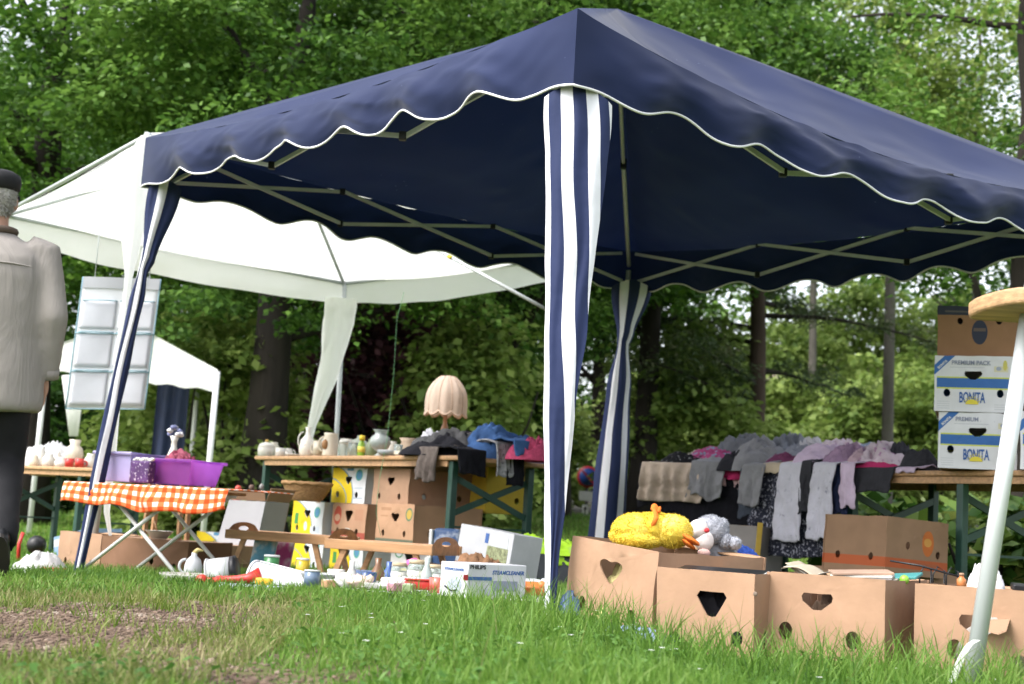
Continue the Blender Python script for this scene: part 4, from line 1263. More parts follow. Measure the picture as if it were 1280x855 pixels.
# ------------------------------------------------------------------ cloth
def cmat(name, col, var=.18, sc=9, pat=None):
    return mat(name, col, .9, var, sc, bump=.35, bscale=60, spec=.15, dirt=pat, trans=0.0)
def drape(name, label, cat, E, e, out, w, back, hang, mt, seed=1, thick=.012, lift=.012, amp=.02, folds=3.0, flare=0.0, skew=0.0, hemw=.015, group=None, parent=None, lump=.02, rag=.22):
    """cloth lying on a top and hanging over its edge at E; e runs along the edge, out points away from the table"""
    tot = back + hang
    def fn(u, v):
        s = v * tot - back
        if s > 0: s *= 1 - rag * (.35 + .9 * noise.noise(Vector((u * 2.2, seed * 2.7, 5))))
        x = (u - .5) * w
        nz = noise.noise(Vector((u * 3 + seed * 5.1, v * 4, seed)))
        fo = math.sin(u * folds * 6.283 + seed * 1.7 + nz * 1.6)
        if s < 0:
            k = min(1, -s / .10)
            p = E + e * (x * (1 + .06 * noise.noise(Vector((v * 5, seed, 1))))) - out * (-s)
            p.z += lift + lump * k * (.6 + .9 * nz) + lump * .8 * k * abs(noise.noise(Vector((u * 5, v * 6, seed + 9))))
            p += out * .012 * (1 - k)
        else:
            k = min(1, s / .08)
            g = s / max(hang, .001)
            p = E + e * (x * (1 + flare * g) + skew * g + .02 * noise.noise(Vector((v * 3, seed + 2, u * 2))) * k)
            p += out * (.012 + .006 * k + amp * k * (.5 + .5 * fo) + .012 * noise.noise(Vector((u * 6, v * 9, seed + 4))) * k)
            p += out * k * (.010 * noise.noise(Vector((u * 13 + v * 4, v * 7 - u * 5, seed + 31))) + .005 * noise.noise(Vector((u * 26, v * 16, seed + 33))))
            p.z += lift * (1 - k) - s + .004 * k + hemw * g * noise.noise(Vector((u * 4, seed, 3)))
        return p
    mb = MB(); nu = max(16, int(w / .010)); nv = max(16, int(tot / .011))
    mb.grid(fn, min(nu, 60), min(nv, 70))
    o = mb.build(name, mt, parent, smooth=True)
    modify(o, 'SOLIDIFY', thickness=thick * .35, offset=1)
    if parent is None: tag(o, label, cat, group)
    return o
def heap(name, label, cat, c, rx, ry, h, mt, seed=1, rz=0.0, parent=None, group=None, fold=1.0, n=56):
    """crumpled cloth lying in a heap"""
    def fn(u, v):
        a = u * 2 * math.pi; r = v
        q = Vector((math.cos(a) * r, math.sin(a) * r, seed * 3.3))
        rr = 1 + .22 * noise.noise(Vector((math.cos(a) * 1.4, math.sin(a) * 1.4, seed)))
        w = noise.noise(q * 1.6 + Vector((0, 0, 7)))
        rid = 1 - abs(noise.noise(Vector((q.x * 2.6 + w, q.y * 2.6 - w, seed + 2)))) * 2
        fine = 1 - abs(noise.noise(Vector((q.x * 6 + w * 3, q.y * 5, seed + 5)))) * 2
        z = h * ((1 - r ** 2.4) ** .7 if r < 1 else 0) * (.62 + .34 * rid * fold + .17 * fine * fold + .3 * w)
        x, y = math.cos(a) * r * rr * rx, math.sin(a) * r * rr * ry
        return Vector((x * math.cos(rz) - y * math.sin(rz), x * math.sin(rz) + y * math.cos(rz), max(0.0, z) + .002))
    mb = MB(); mb.grid(fn, n, int(n * .6))
    o = mb.build(name, mt, parent, smooth=True)
    o.location = c
    if parent is None: tag(o, label, cat, group)
    return o
# ------------------------------------------------------------------ right table: clothes
RO = -RN; SO = -SN
C_tan, C_grey, C_dgrey, C_black = cmat('tan_cloth', (.42, .34, .275)), cmat('grey_cloth', (.20, .20, .215)), cmat('charcoal_cloth', (.035, .035, .042)), cmat('black_cloth', (.010, .010, .014))
C_mag, C_pink, C_teal, C_lil = cmat('magenta_cloth', (.42, .03, .12)), cmat('pale_pink_cloth', (.55, .36, .38)), cmat('teal_cloth', (.03, .22, .30)), cmat('lilac_cloth', (.50, .40, .52))
C_lpat = cmat('patterned_grey_cloth', (.50, .49, .56), .10, 9, ((.25, .25, .32), 30, .61))
C_flor = cmat('floral_dark_cloth', (.022, .024, .038), .3, 12, ((.36, .36, .42), 60, .54))
C_pflor = cmat('floral_pink_cloth', (.56, .47, .52), .15, 9, ((.34, .17, .30), 32, .56))
C_multi = cmat('multi_cloth', (.30, .05, .14), .3, 12, ((.16, .30, .40), 40, .52))
C_bw = cmat('black_white_cloth', (.012, .012, .015), .3, 12, ((.55, .55, .55), 46, .60))
C_beige = cmat('beige_cloth', (.40, .33, .25)); C_navy = cmat('navy_cloth', (.018, .024, .06))
RG = 'clothes laid out on the right tables'
def sdr(name, label, px0, px1, ybot, Ysc, mt, back, seed, lay=0, **kw):
    a, b = spt(px0), spt(px1); E = (a + b) / 2 + UP * .003 + SO * .024 * lay
    hang = E.z - P((px0 + px1) / 2, ybot, Ysc).z
    return drape(name, label, 'clothes', E, SE, SO, (b - a).length, back, hang, mt, seed, group=RG, lift=.012 + lay * .012, **kw)
def rdr(name, label, px0, px1, ybot, mt, back, seed, lay=0, **kw):
    a, b = rpt(px0), rpt(px1); E = (a + b) / 2 + UP * .003 + RO * .022 * lay
    hang = E.z - P((px0 + px1) / 2, ybot, E.y).z
    return drape(name, label, 'clothes', E, RE, RO, (b - a).length, back, hang, mt, seed, group=RG, lift=.012 + lay * .012, **kw)
sdr('black_garment', 'black garment hanging from the far table corner behind the tan skirt', 801, 850, 642, 8.6, C_black, .35, 3, 0, lump=.03, amp=.004)
sdr('black_sheet', 'wide black cloth hanging below the grey cloth into shade', 838, 944, 668, 8.4, C_black, .3, 4, 0, amp=.004)
sdr('tan_skirt', 'tan skirt with soft pleats hanging from the far table', 806, 884, 629, 8.55, C_tan, .12, 5, 1, folds=5, lump=.01, rag=.05, amp=.035)
sdr('grey_cloth', 'grey cloth hanging between tan skirt and magenta shirt', 870, 914, 627, 8.45, C_grey, .30, 6, 2, folds=1.5, skew=-.03, lump=.03)
sdr('magenta_shirt', 'magenta shirt half covering a pale pink cloth', 897, 946, 601, 8.35, C_mag, .35, 7, 1, folds=2, skew=-.05, lump=.03)
sdr('pink_cloth', 'pale pink cloth hanging under the magenta shirt', 902, 944, 614, 8.3, C_pink, .2, 8, 0, folds=1.5)
heap('patterned_scarf', 'black and white patterned scarf heap beside the tan skirt', 'clothes', spt(858, .12), .20, .10, .085, C_bw, 11, .2, group=RG)
heap('colourful_cloth', 'pink and blue patterned cloth heap at the table rear', 'clothes', spt(893, .28), .24, .13, .135, C_multi, 12, .2, group=RG)
heap('teal_cloth', 'small teal cloth lying beside the grey jumper', 'clothes', spt(938, .06), .15, .10, .085, C_teal, 13, .4, group=RG)
heap('grey_jumper', 'grey jumper folded into the highest heap on the table', 'clothes', rpt(957, .22), .22, .17, .20, C_grey, 14, .3, group=RG)
heap('grey_shirt', 'bluish grey shirt heap between jumper and lilac clothes', 'clothes', rpt(1003, .25), .22, .15, .165, cmat('blue_grey_cloth', (.20, .21, .25)), 15, -.3, group=RG)
rdr('grey_sleeve', 'long grey sleeve hanging left of the floral dress', 938, 967, 638, C_grey, .25, 16, 2, folds=.8, skew=-.02, flare=-.1)
rdr('beige_cloth', 'small beige cloth peeking out above the floral dress', 963, 990, 597, C_beige, .18, 17, 2, folds=1)
rdr('floral_dress', 'dark dress with fine pale print hanging low', 943, 1040, 700, C_flor, .2, 18, 0, folds=3.5, amp=.03, flare=.06, rag=.06)
def leg_drape(px0, px1, yb, seed, par=None):
    a, b = rpt(px0), rpt(px1); E = (a + b) / 2 + UP * .004 + RO * .062
    return drape('leg', '', '', E, RE, RO, (b - a).length, .26, E.z - P((px0 + px1) / 2, yb, E.y).z, C_lpat, seed, lift=.035, folds=1.0, amp=.018, flare=.10, skew=-.015, parent=par, thick=.02, rag=.04)
lg_ = thing('leggings', 'pale grey patterned leggings with two legs hanging over the table edge', 'clothes', (0, 0, 0), 0, RG)
leg_drape(988, 1019, 680, 19, lg_); leg_drape(1030, 1058, 678, 20, lg_)
rdr('navy_shirt', 'navy shirt hanging behind the right legging leg', 1043, 1068, 655, C_navy, .2, 21, 1, folds=1.2)
rdr('charcoal_shirt', 'charcoal shirt hanging right of the leggings', 1056, 1120, 618, C_dgrey, .25, 22, 0, folds=1.5, skew=-.02)
heap('lilac_shirt', 'plain lilac shirt heap above the leggings', 'clothes', rpt(1042, .18), .26, .16, .135, C_lil, 23, -.3, group=RG)
heap('white_floral_shirt', 'white and violet flowered shirt heap at the rear', 'clothes', rpt(1052, .36), .22, .14, .20, C_pflor, 24, 0, group=RG)
heap('floral_blouse', 'pink flowered blouse heap left of the dark hat', 'clothes', rpt(1103, .20), .19, .16, .155, C_pflor, 25, -.5, group=RG)
heap('magenta_cloth', 'flat magenta cloth under the pink flowered blouse', 'clothes', rpt(1090, .06), .22, .07, .045, C_mag, 26, -.9, group=RG)
rdr('lilac_cloth', 'small lilac cloth corner hanging just below the dark hat', 1122, 1146, 594, C_lil, .14, 27, 0, folds=1)
heap('white_scarf', 'crumpled white scarf in the gap between jumper and lilac shirt', 'clothes', rpt(1020, .12), .13, .10, .13, cmat('white_wool', (.50, .49, .50)), 41, .5, group=RG)
heap('plum_cloth', 'plum coloured cloth pushed under the bluish shirt', 'clothes', rpt(985, .12), .15, .08, .10, cmat('plum_cloth', (.14, .04, .09)), 42, -.4, group=RG)
heap('pale_blue_cloth', 'pale blue cloth at the rear between both lilac heaps', 'clothes', rpt(1075, .34), .18, .12, .16, cmat('pale_blue_cloth', (.30, .36, .46)), 43, .1, group=RG)
rdr('striped_trouser', 'dark blue grey trouser leg hanging left of the grey sleeve', 928, 948, 655, cmat('slate_cloth', (.05, .06, .08)), .2, 44, 0, folds=1)
extra = [
 ('dark_trousers', 'near black trousers bunched at the left front of the jumper', 925, .10, .16, .09, .11, (.02, .02, .026)),
 ('white_top', 'white ribbed shirt crumpled left of the lilac shirt', 1010, .30, .16, .11, .17, (.44, .43, .46)),
 ('mauve_shirt', 'mauve shirt crumpled under the white and violet one', 1062, .10, .17, .10, .12, (.30, .20, .30)),
 ('grey_hoodie', 'mid grey hoodie heap at the rear behind the teal cloth', 930, .42, .24, .14, .21, (.11, .115, .13)),
 ('steel_shirt', 'steel grey shirt on top of the bluish heap', 985, .36, .20, .12, .205, (.16, .17, .20)),
 ('pale_pink_shirt', 'pale pink shirt lying before the pink flowered blouse', 1080, .12, .14, .08, .10, (.46, .33, .38)),
 ('dark_shawl', 'dark shawl bunched between flowered blouse and hat', 1125, .26, .13, .10, .13, (.04, .04, .05)),
 ('cream_shirt', 'cream shirt lying left over the patterned scarf', 868, .30, .16, .10, .10, (.42, .38, .32)),
]
for i, (nm, lab, px, bk_, rx_, ry_, h_, c_) in enumerate(extra):
    heap(nm.replace('_top', '_shirt'), lab, 'clothes', (rpt if px > 900 else spt)(px, bk_), rx_, ry_, h_, cmat('fabric_%d' % i, c_, .2, 12), 140 + i, -.4 + .2 * i, group=RG, fold=1.3)
rdr('lilac_sleeve', 'lilac sleeve hanging just right of the leggings', 1060, 1078, 640, C_lil, .18, 151, 2, folds=.8, skew=.02)
rdr('dark_sleeve', 'thin charcoal sleeve hanging between the two legging legs', 1016, 1028, 650, C_dgrey, .15, 152, 3, folds=.7)
hat = heap('dark_hat', 'charcoal felt hat lying beside the stacked fruit cartons', 'hat', rpt(1150, .13), .105, .10, .155, C_dgrey, 28, 0, fold=.25)

# ------------------------------------------------------------------ stacked cartons on the right table
BW, BH, BD = .355, .268, .45
BBL, BYG = (.045, .13, .36), (.50, .55, .10)
def bonita(nm): return print_mat(nm, (.60, .60, .63), [
    (('band', 'z', BH * .43, BH * .60), BBL), (('rect', -BW * .47, BW * .46, BH * .405, BH * .43), BYG), (('rect', -BW * .47, BW * .46, BH * .60, BH * .625), BYG),
    (('band', 'x', -BW * .5, -BW * .47), (.60, .60, .63)), (('band', 'x', BW * .46, BW * .5), (.60, .60, .63)),
    (('diag', 1, -1.0, -.400, -.352), BBL)] + [
    (('rect', -BW * .46, -BW * .3, BH * z, BH * (z + .012)), (.46, .47, .5)) for z in (.05, .09, .13, .17)] + [
    (('rect', BW * .27, BW * .45, BH * z, BH * (z + .012)), (.46, .47, .5)) for z in (.05, .09, .13)] + [
    (('rect', -BW * .30, BW * .14, BH * .79, BH * .80), (.40, .41, .46)),
    (('rect', BW * .26, BW * .44, BH * .72, BH * .82), (.55, .52, .36)), (('disc', BW * .40, BH * .84, .010, .024), (.50, .45, .12)), (('disc', BW * .32, BH * .78, .012, .010), (.30, .33, .42))])
M_bon = bonita('blue_banded_print')
M_lblue = mat('print_blue', (.035, .10, .30), .7, .05); M_lgrey = mat('print_grey', (.22, .24, .32), .7, .05); M_lyel = mat('print_yellow', (.60, .50, .05), .7, .05); M_lblk = mat('print_black', (.02, .02, .025), .7, .05)
def bonita_box(label, px, z0, Y, rz):
    c = at(px, Y, z0); c.z = z0
    t = carton(label, 'carton', c, rz, BW, BD, BH, M_bon, 'slot', .082, .655, 0, ((-.34, .335), (.34, .335)), .0155, True, 'fruit cartons stacked on the right table')
    lettering('PREMIUM PACK', .028, M_lgrey, t, face_at(-.012, -.0012, BH * .875), width=BW * .50)
    lettering('BONITA', .070, M_lblue, t, face_at(-.005, -.0012, BH * .245), width=BW * .33)
    lettering('BONITA', .016, mat('print_white', (.7, .7, .7), .7, .03), t, face_at(-BW * .40, -.0012, BH * .84, R(44)), width=.055)
    v, f = plate(circ(0, 0, .030, .024, 20) [0:11], [], .001)
    mb = MB(); mb.add([q + Vector((-.005, -.0022, BH * .135)) for q in v], f)
    for k in range(7):
        a = R(25 + k * 21.6)
        d = Vector((math.cos(a), 0, math.sin(a))); n_ = Vector((-d.z, 0, d.x))
        o_ = Vector((-.005, -.0022, BH * .135))
        mb.add([o_ + d * .030 - n_ * .003, o_ + d * .043, o_ + d * .030 + n_ * .003], [(0, 1, 2)])
    mb.build('printed_sun', M_lyel, t)
    return t
YB = 6.62
bz = RZ_ + .002
bonita_box('white carton with blue bands and blue lettering, lower one of the stack', 1221, bz, YB, R(-20))
bonita_box('white carton with blue bands and blue lettering, middle of the stack under the brown one', 1216, bz + BH + .002, YB, R(-19))
M_tb = print_mat('brown_blue_printed_card', (.26, .14, .075), [
    (('band', 'z', .20, .30), (.035, .04, .06)), (('disc', 0, .118, .036, .060), (.035, .04, .065)), (('rect', -.028, .028, .122, .138), (.12, .09, .08)), (('rect', -.16, .16, .213, .222), (.10, .09, .09))])
c = at(1224, YB + .02, bz + 2 * BH + .004); c.z = bz + 2 * BH + .004
carton('brown carton with dark blue top band, topmost on the blue banded stack', 'carton', c, R(-18), .385, .45, .245, M_tb, None, circles=((-.23, .70), (.23, .70)), cr=.013, closed=True, group='fruit cartons stacked on the right table')
c = at(1327, 6.35, bz); c.z = bz
t = carton('white carton with blue bands at the right picture edge beyond the pole', 'carton', c, R(-22), BW, BD, BH, M_bon, 'slot', .082, .655, 0, ((-.34, .335), (.34, .335)), .0155, True, 'fruit cartons stacked on the right table')
lettering('BONITA', .070, M_lblue, t, face_at(-.005, -.0012, BH * .245), width=BW * .33)
lettering('PREMIUM PACK', .028, M_lgrey, t, face_at(-.012, -.0012, BH * .875), width=BW * .50)

# cartons on the ground under the right table
M_or = print_mat('shaded_orange_printed_card', (.25, .15, .09), [  # card brown darkened to carry the shade under the table
    (('band', 'z', .030, .075, 'all'), (.36, .085, .03)), (('disc', .07, .155, .038, .060), (.42, .12, .03)), (('disc', .07, .16, .025, .02), (.48, .24, .06)), (('rect', -.05, .14, .04, .062), (.30, .09, .04))], facing=True)
c = P(1092, 716, 6.6)
sup = carton('brown carton hidden low behind the front row, carrying the tilted one', 'carton', Vector((at(1135, 6.7, 0).x, 6.7, gz(1.9, 6.7))), R(20), .55, .42, .20, M_card, None, circles=(), closed=True)
a_, b_ = P(1092, 706, 6.45), P(1197, 728, 6.75)
dv = b_ - a_
carton('tilted brown carton with orange band and oval under the right table', 'carton', (a_ + b_) / 2 + UP * (-.012), math.atan2(dv.y, dv.x), .42, .40, .262, M_or, None, circles=((-.16, .52), (.33, .40)), cr=.015, closed=False, tilt=(0, R(2)))
carton('grey plastic crate standing behind the plush toys', 'crate', at(903, 7.9, gz(1.2, 7.9)), R(-40), .40, .30, .40, mat('grey_crate', (.22, .20, .19), .7, .1), None, circles=((-.2, .8),))
mb = MB(); q = at(944, 7.5, gz(1.3, 7.5)); mb.box(q + UP * .20, (.028, .012, .44), Matrix.Rotation(R(3), 3, 'Y'), .002)
tag(mb.build('yellow_board', mat('yellow_board', (.42, .28, .04), .7, .15)), 'yellowish board leaning beside the grey crate', 'board')

# ------------------------------------------------------------------ plush toys in the first carton
def fur_mesh(name, blobs, tuft, n, mt, parent, seed=1, up=.3):
    """soft body made of ellipsoids with many little tufts standing on it"""
    rr = random.Random(seed); mb = MB()
    for (c, rad, rot) in blobs:
        mb.blob(c, rad, 3, .10, seed, 3.0, rot)
    tot = sum(r[0] * r[1] + r[1] * r[2] + r[0] * r[2] for _, r, _ in blobs)
    for (c, rad, rot) in blobs:
        k = int(n * (rad[0] * rad[1] + rad[1] * rad[2] + rad[0] * rad[2]) / tot)
        for _ in range(k):
            d = Vector((rr.gauss(0, 1), rr.gauss(0, 1), rr.gauss(0, 1))).normalized()
            p = Vector((d.x * rad[0], d.y * rad[1], d.z * rad[2])) * .97
            nn = Vector((d.x / rad[0], d.y / rad[1], d.z / rad[2])).normalized()
            if rot is not None: p = rot @ p; nn = rot @ nn
            sd = nn.cross(Vector((rr.gauss(0, 1), rr.gauss(0, 1), rr.gauss(0, 1)))).normalized()
            tip = (nn + Vector((rr.gauss(0, .5), rr.gauss(0, .5), rr.gauss(0, .5) - up)) * .8).normalized()
            ln = tuft * rr.uniform(.6, 1.3); p = p + Vector(c)
            mb.add([p - sd * ln * .22, p + sd * ln * .22, p + tip * ln], [(0, 1, 2)])
    return mb.build(name, mt, parent, smooth=False)
M_duck = island_mat('yellow_plush', [(.56, .38, .03), (.66, .48, .05), (.74, .58, .09), (.80, .68, .17)], .95, .12, spec=.1, patch=9)
M_grp = island_mat('grey_plush', [(.24, .25, .28), (.32, .33, .37), (.40, .41, .46)], .95, .1, spec=.1, patch=9)
M_orp = cmat('orange_felt', (.66, .17, .03), .08); M_wpl = cmat('white_plush', (.68, .62, .60), .06); M_rednose = cmat('red_felt', (.55, .05, .06), .05)
dY = 4.27
dk = P(812, 660, dY); PXM = dY / FPX
t = thing('plush_duck', 'fluffy yellow duck plush lying across the first carton', 'plush toy', dk)
def lp(px, py, dy=0): return P(px, py, dY + dy) - dk
fur_mesh('body', [(lp(796, 662), (.075, .07, .050), None), (lp(840, 664, -.02), (.062, .065, .050), None), (lp(817, 660), (.085, .07, .047), None), (lp(780, 669, .01), (.045, .05, .028), None), (lp(800, 674, -.03), (.075, .05, .026), None)], .0065, 17000, M_duck, t, 3)
mb = MB(); mb.blob(lp(862, 674, -.055), (.036, .040, .009), 3, .08, 4, 2, Matrix.Rotation(R(28), 3, 'Y')); mb.blob(lp(859, 679, -.05), (.030, .034, .008), 3, .08, 5, 2, Matrix.Rotation(R(34), 3, 'Y'))
mb.build('bill', M_orp, t, smooth=True)
mb = MB(); mb.tube([lp(817 + 3 * math.sin(k * .9), 636 + k * 5.2, -.078 + .012 * abs(k - 3)) for k in range(7)], .0075, 8, flat=.5)
mb.build('collar', M_orp, t, smooth=True)
mb = MB(); mb.grid(lambda u, v: lp(819, 640, -.03) + Vector(((u - .5) * .026 + .004 * v, .014 * (v - .5), .004 + .014 * v + .005 * math.sin(u * 6))), 8, 6)
bw_ = mb.build('bow', M_orp, t, smooth=True); modify(bw_, 'SOLIDIFY', thickness=.008, offset=0)
t = thing('plush_bunny', 'grey plush animal with white muzzle and red nose beside the yellow duck', 'plush toy', P(890, 672, 4.40))
dk2 = t.location.copy()
def lq(px, py, dy=0): return P(px, py, 4.40 + dy) - dk2
fur_mesh('body', [(lq(888, 662), (.050, .05, .046), None), (lq(897, 690, .04), (.06, .05, .045), None), (lq(906, 676, -.01), (.022, .03, .026), None), (lq(918, 679, -.02), (.022, .025, .020), Matrix.Rotation(R(20), 3, 'Y')), (lq(903, 662, .02), (.02, .03, .036), None)], .0055, 7000, M_grp, t, 5)
mb = MB(); mb.blob(lq(873, 662, -.045), (.032, .028, .032), 3, .05, 2); mb.blob(lq(880, 676, -.045), (.030, .028, .034), 3, .05, 3)
mb.build('muzzle', M_wpl, t, smooth=True)
mb = MB(); mb.blob(lq(883.5, 663, -.078), (.0085, .007, .008), 2); mb.build('nose', M_rednose, t, smooth=True)
mb = MB(); mb.blob(lq(880, 691, -.06), (.020, .02, .014), 2, .1, 2); mb.build('paw', cmat('pink_plush', (.62, .40, .36), .06), t, smooth=True)
heap('blue_cloth', 'blue cloth crumpled beside the grey plush in the first carton', 'clothes', P(922, 704, 4.52), .08, .07, .055, cmat('blue_cloth', (.02, .05, .22)), 31)
heap('filling_cloth', 'pale yellow cloth seen through the hand hole of the first carton', 'clothes', b1.location + U * .13 + UP * .02, .15, .12, .20, cmat('pale_yellow_cloth', (.55, .48, .22)), 32)

# contents of the other cartons
def loc_in(b, x, y, z): return b.matrix_basis @ Vector((x, y, z))
bpy.context.view_layer.update()
def in_box(o, b, x, y, z, rx=0, ry=0, rz=0):
    o.location = Matrix.LocRotScale(b.location, b.rotation_euler, None) @ Vector((x, y, z))
    o.rotation_euler = (b.rotation_euler.x + R(rx), b.rotation_euler.y + R(ry), b.rotation_euler.z + R(rz))
    return o
t = thing('folder', 'flat black folder lying on the second carton rim', 'folder')
mb = MB(); mb.box((0, 0, 0), (.24, .16, .012), None, .003); mb.build('cover', M_black, t)
mb = MB(); mb.box((.004, 0, .0005), (.236, .163, .006), None); mb.build('pages', M_white, t)
in_box(t, b2, -.03, .15, .228, 6, 0, 12)
heap('dark_filling', 'dark cloth filling the second carton', 'clothes', b2.location + Vector((.08, .17, .03)), .13, .13, .17, C_dgrey, 33)
t = thing('paper_sheaf', 'curling beige papers sticking out of the third carton', 'papers')
for k in range(4):
    mb = MB(); mb.grid(lambda u, v, k=k: Vector(((u - .5) * .17, (v - .5) * .11 + k * .014, .012 * k + .028 * math.sin(u * 3 + k) + (.03 if k == 0 else 0) * (1 - u))), 12, 6)
    o = mb.build('sheet', mat('old_paper_%d' % (k % 2), [(.34, .29, .22), (.42, .40, .35)][k % 2], .8, .08), t, smooth=True); modify(o, 'SOLIDIFY', thickness=.0025)
in_box(t, b3, -.09, .10, .235, 6, 4, -8); t.scale = (.62, .7, .62)
t = thing('magazine_pile', 'short pile of worn magazines on the third carton', 'magazines')
for k in range(4):
    mb = MB(); mb.box((rng.uniform(-.01, .01), rng.uniform(-.01, .01), k * .007), (.16, .11, .006), Matrix.Rotation(R(k * 7 - 10), 3, 'Z'), .001)
    mb.build('magazine', mat('magazine_%d' % k, [(.45, .40, .33), (.20, .18, .17), (.55, .52, .46), (.33, .22, .16)][k], .6, .2, 20), t)
in_box(t, b3, .05, .16, .235, 4, -3, 15)
t = thing('green_board', 'small blue green board lying in the third carton', 'board')
mb = MB(); mb.box((0, 0, 0), (.10, .07, .008), None, .002); mb.build('panel', mat('sea_green', (.05, .22, .22), .5, .1), t); in_box(t, b3, .13, .24, .25, 10, -6, 0)
t = thing('wire_rack', 'black wire rack standing in the third carton', 'rack')
for k in range(3):
    mb = MB(); mb.tube([(k * .035, 0, -.12), (k * .035, 0, .0), (k * .035 + .012, .0, .022), (k * .035 + .03, 0, .012), (k * .035 + .03, 0, -.1)], .0022, 6); mb.build('wire', M_black, t, smooth=True)
mb = MB(); mb.tube([(-.08, 0, .03), (.0, .0, .022), (.10, 0, .0)], .003, 6); mb.build('crossbar', M_black, t, smooth=True)
in_box(t, b3, .16, .31, .26, 0, 0, 10)
heap('cloth_filling', 'mixed brown cloth filling the third carton', 'clothes', b3.location + Vector((.1, .19, .03)), .13, .13, .17, cmat('brown_cloth', (.15, .10, .07)), 34)
o = heap('crumpled_paper', 'crumpled white speckled paper on top of the fourth carton', 'paper', (0, 0, 0), .05, .05, .055, mat('white_paper', (.70, .70, .72), .7, .05, dirt=((.3, .3, .33), 60, .6)), 35, fold=1.6); in_box(o, b4, -.06, .22, .235)
t = thing('orange_bottle', 'small brown orange bottle beside the crumpled paper', 'bottle')
mb = MB(); mb.lathe([(.014, 0), (.016, .004), (.016, .03), (.008, .04), (.007, .048)], 14); mb.build('body', mat('orange_brown', (.45, .16, .05), .4, .1), t, smooth=True)
mb = MB(); mb.lathe([(.009, .047), (.009, .058), (.004, .060)], 12); mb.build('cap', M_card, t, smooth=True); in_box(t, b4, -.135, .26, .24); t.scale = (.8, .8, .6)
t = thing('green_ball', 'small green ball between the magazines and the tilted carton', 'ball'); mb = MB(); mb.blob((0, 0, 0), (.013, .013, .013), 3); mb.build('sphere', mat('lime_green', (.22, .45, .05), .4), t, smooth=True); in_box(t, b3, .15, .2, .243)
t = thing('black_case', 'flat black case lying on the fourth carton', 'case'); mb = MB(); mb.box((0, 0, 0), (.10, .07, .018), None, .004); mb.build('body', M_black, t); mb = MB(); mb.box((.03, 0, .013), (.02, .03, .008), None, .002); mb.build('latch', M_white, t); in_box(t, b4, .05, .25, .248, 3, 2, 20)
for i, (x, rz) in enumerate(((.14, 10), (.175, 24))):
    t = thing('dark_shoe', ['dark brown shoe standing in the fourth carton nearer the pole', 'dark brown shoe standing in the fourth carton at the picture edge'][i], 'shoe', group='shoes in the fourth carton')
    mb = MB(); mb.blob((0, 0, .02), (.016, .06, .022), 2, .1, i); mb.tube([(0, .03, .02), (0, .035, .055)], [.016, .014], 10); mb.build('upper', mat('dark_leather', (.03, .018, .014), .4, .2), t, smooth=True)
    mb = MB(); mb.box((0, 0, 0), (.03, .11, .008), None, .003); mb.build('sole', M_black, t); in_box(t, b4, x, .12, .238, 0, 0, rz)
heap('pale_filling', 'pale cloth filling the fourth carton', 'clothes', b4.location + Vector((.12, .2, .03)), .14, .14, .17, cmat('pale_cloth', (.5, .47, .44)), 36)
heap('blue_plastic_bag', 'blue plastic bag on the grass between front leg and first carton', 'bag', ground(694, 4.32) + Vector((.04, .03, 0)), .04, .04, .075, mat('blue_plastic', (.06, .10, .22), .3, .15), 37)
heap('blue_rag', 'faded blue rag in the grass under the first carton', 'rag', ground(790, 3.95), .13, .06, .035, cmat('faded_blue_cloth', (.22, .28, .42)), 38)

# ------------------------------------------------------------------ near metal pole with wooden board
pb, pt = ground(1208, 3.30), P(1300, 300, 3.30)
t = thing('metal_pole', 'near pale metal pole with a wooden board end fixed to it', 'pole', pb)
mb = MB(); mb.tube([(0, 0, -.05), pt - pb], .0200, 18); mb.build('tube', mat('brushed_aluminium', (.56, .59, .61), .32, .05, 6, metal=.25, spec=.6, stretch=(1, 1, .1)), t, smooth=True)
mb = MB()      # white tie hanging beside the foot
mb.grid(lambda u, v: P(1221 - 34 * v ** .6 + (u - .5) * 10, 800 + 60 * v, 3.25) - pb, 4, 14)
o = mb.build('tie', mat('white_ribbon', (.75, .75, .73), .6, .05), t, smooth=True); modify(o, 'SOLIDIFY', thickness=.002)
mid = P(1291, 383, 3.30) - pb
mb = MB()
ol = []
for k in range(9):
    a = math.pi / 2 + math.pi * k / 8
    ol.append((-.085 + .045 * math.cos(a), .045 * math.sin(a) * 3.1))
ol = [(.55, -.14)] + [(x, y) for x, y in ol[::-1]] + [(.55, .14)]
n_ = len(ol)
vv = [mid + Vector((x * .97 - y * .1, x * .05 + y + .0, z)) for z in (-.020, .020) for x, y in ol]
ff = [tuple(range(n_))[::-1], tuple(range(n_, 2 * n_))] + [(i, (i + 1) % n_, (i + 1) % n_ + n_, i + n_) for i in range(n_)]
mb.add(vv, ff); o = mb.build('board', mat('raw_board_wood', (.44, .27, .14), .6, .35, 5, bump=.25, bscale=30, stretch=(1, 6, 26)), t); modify(o, 'BEVEL', width=.010, segments=3)
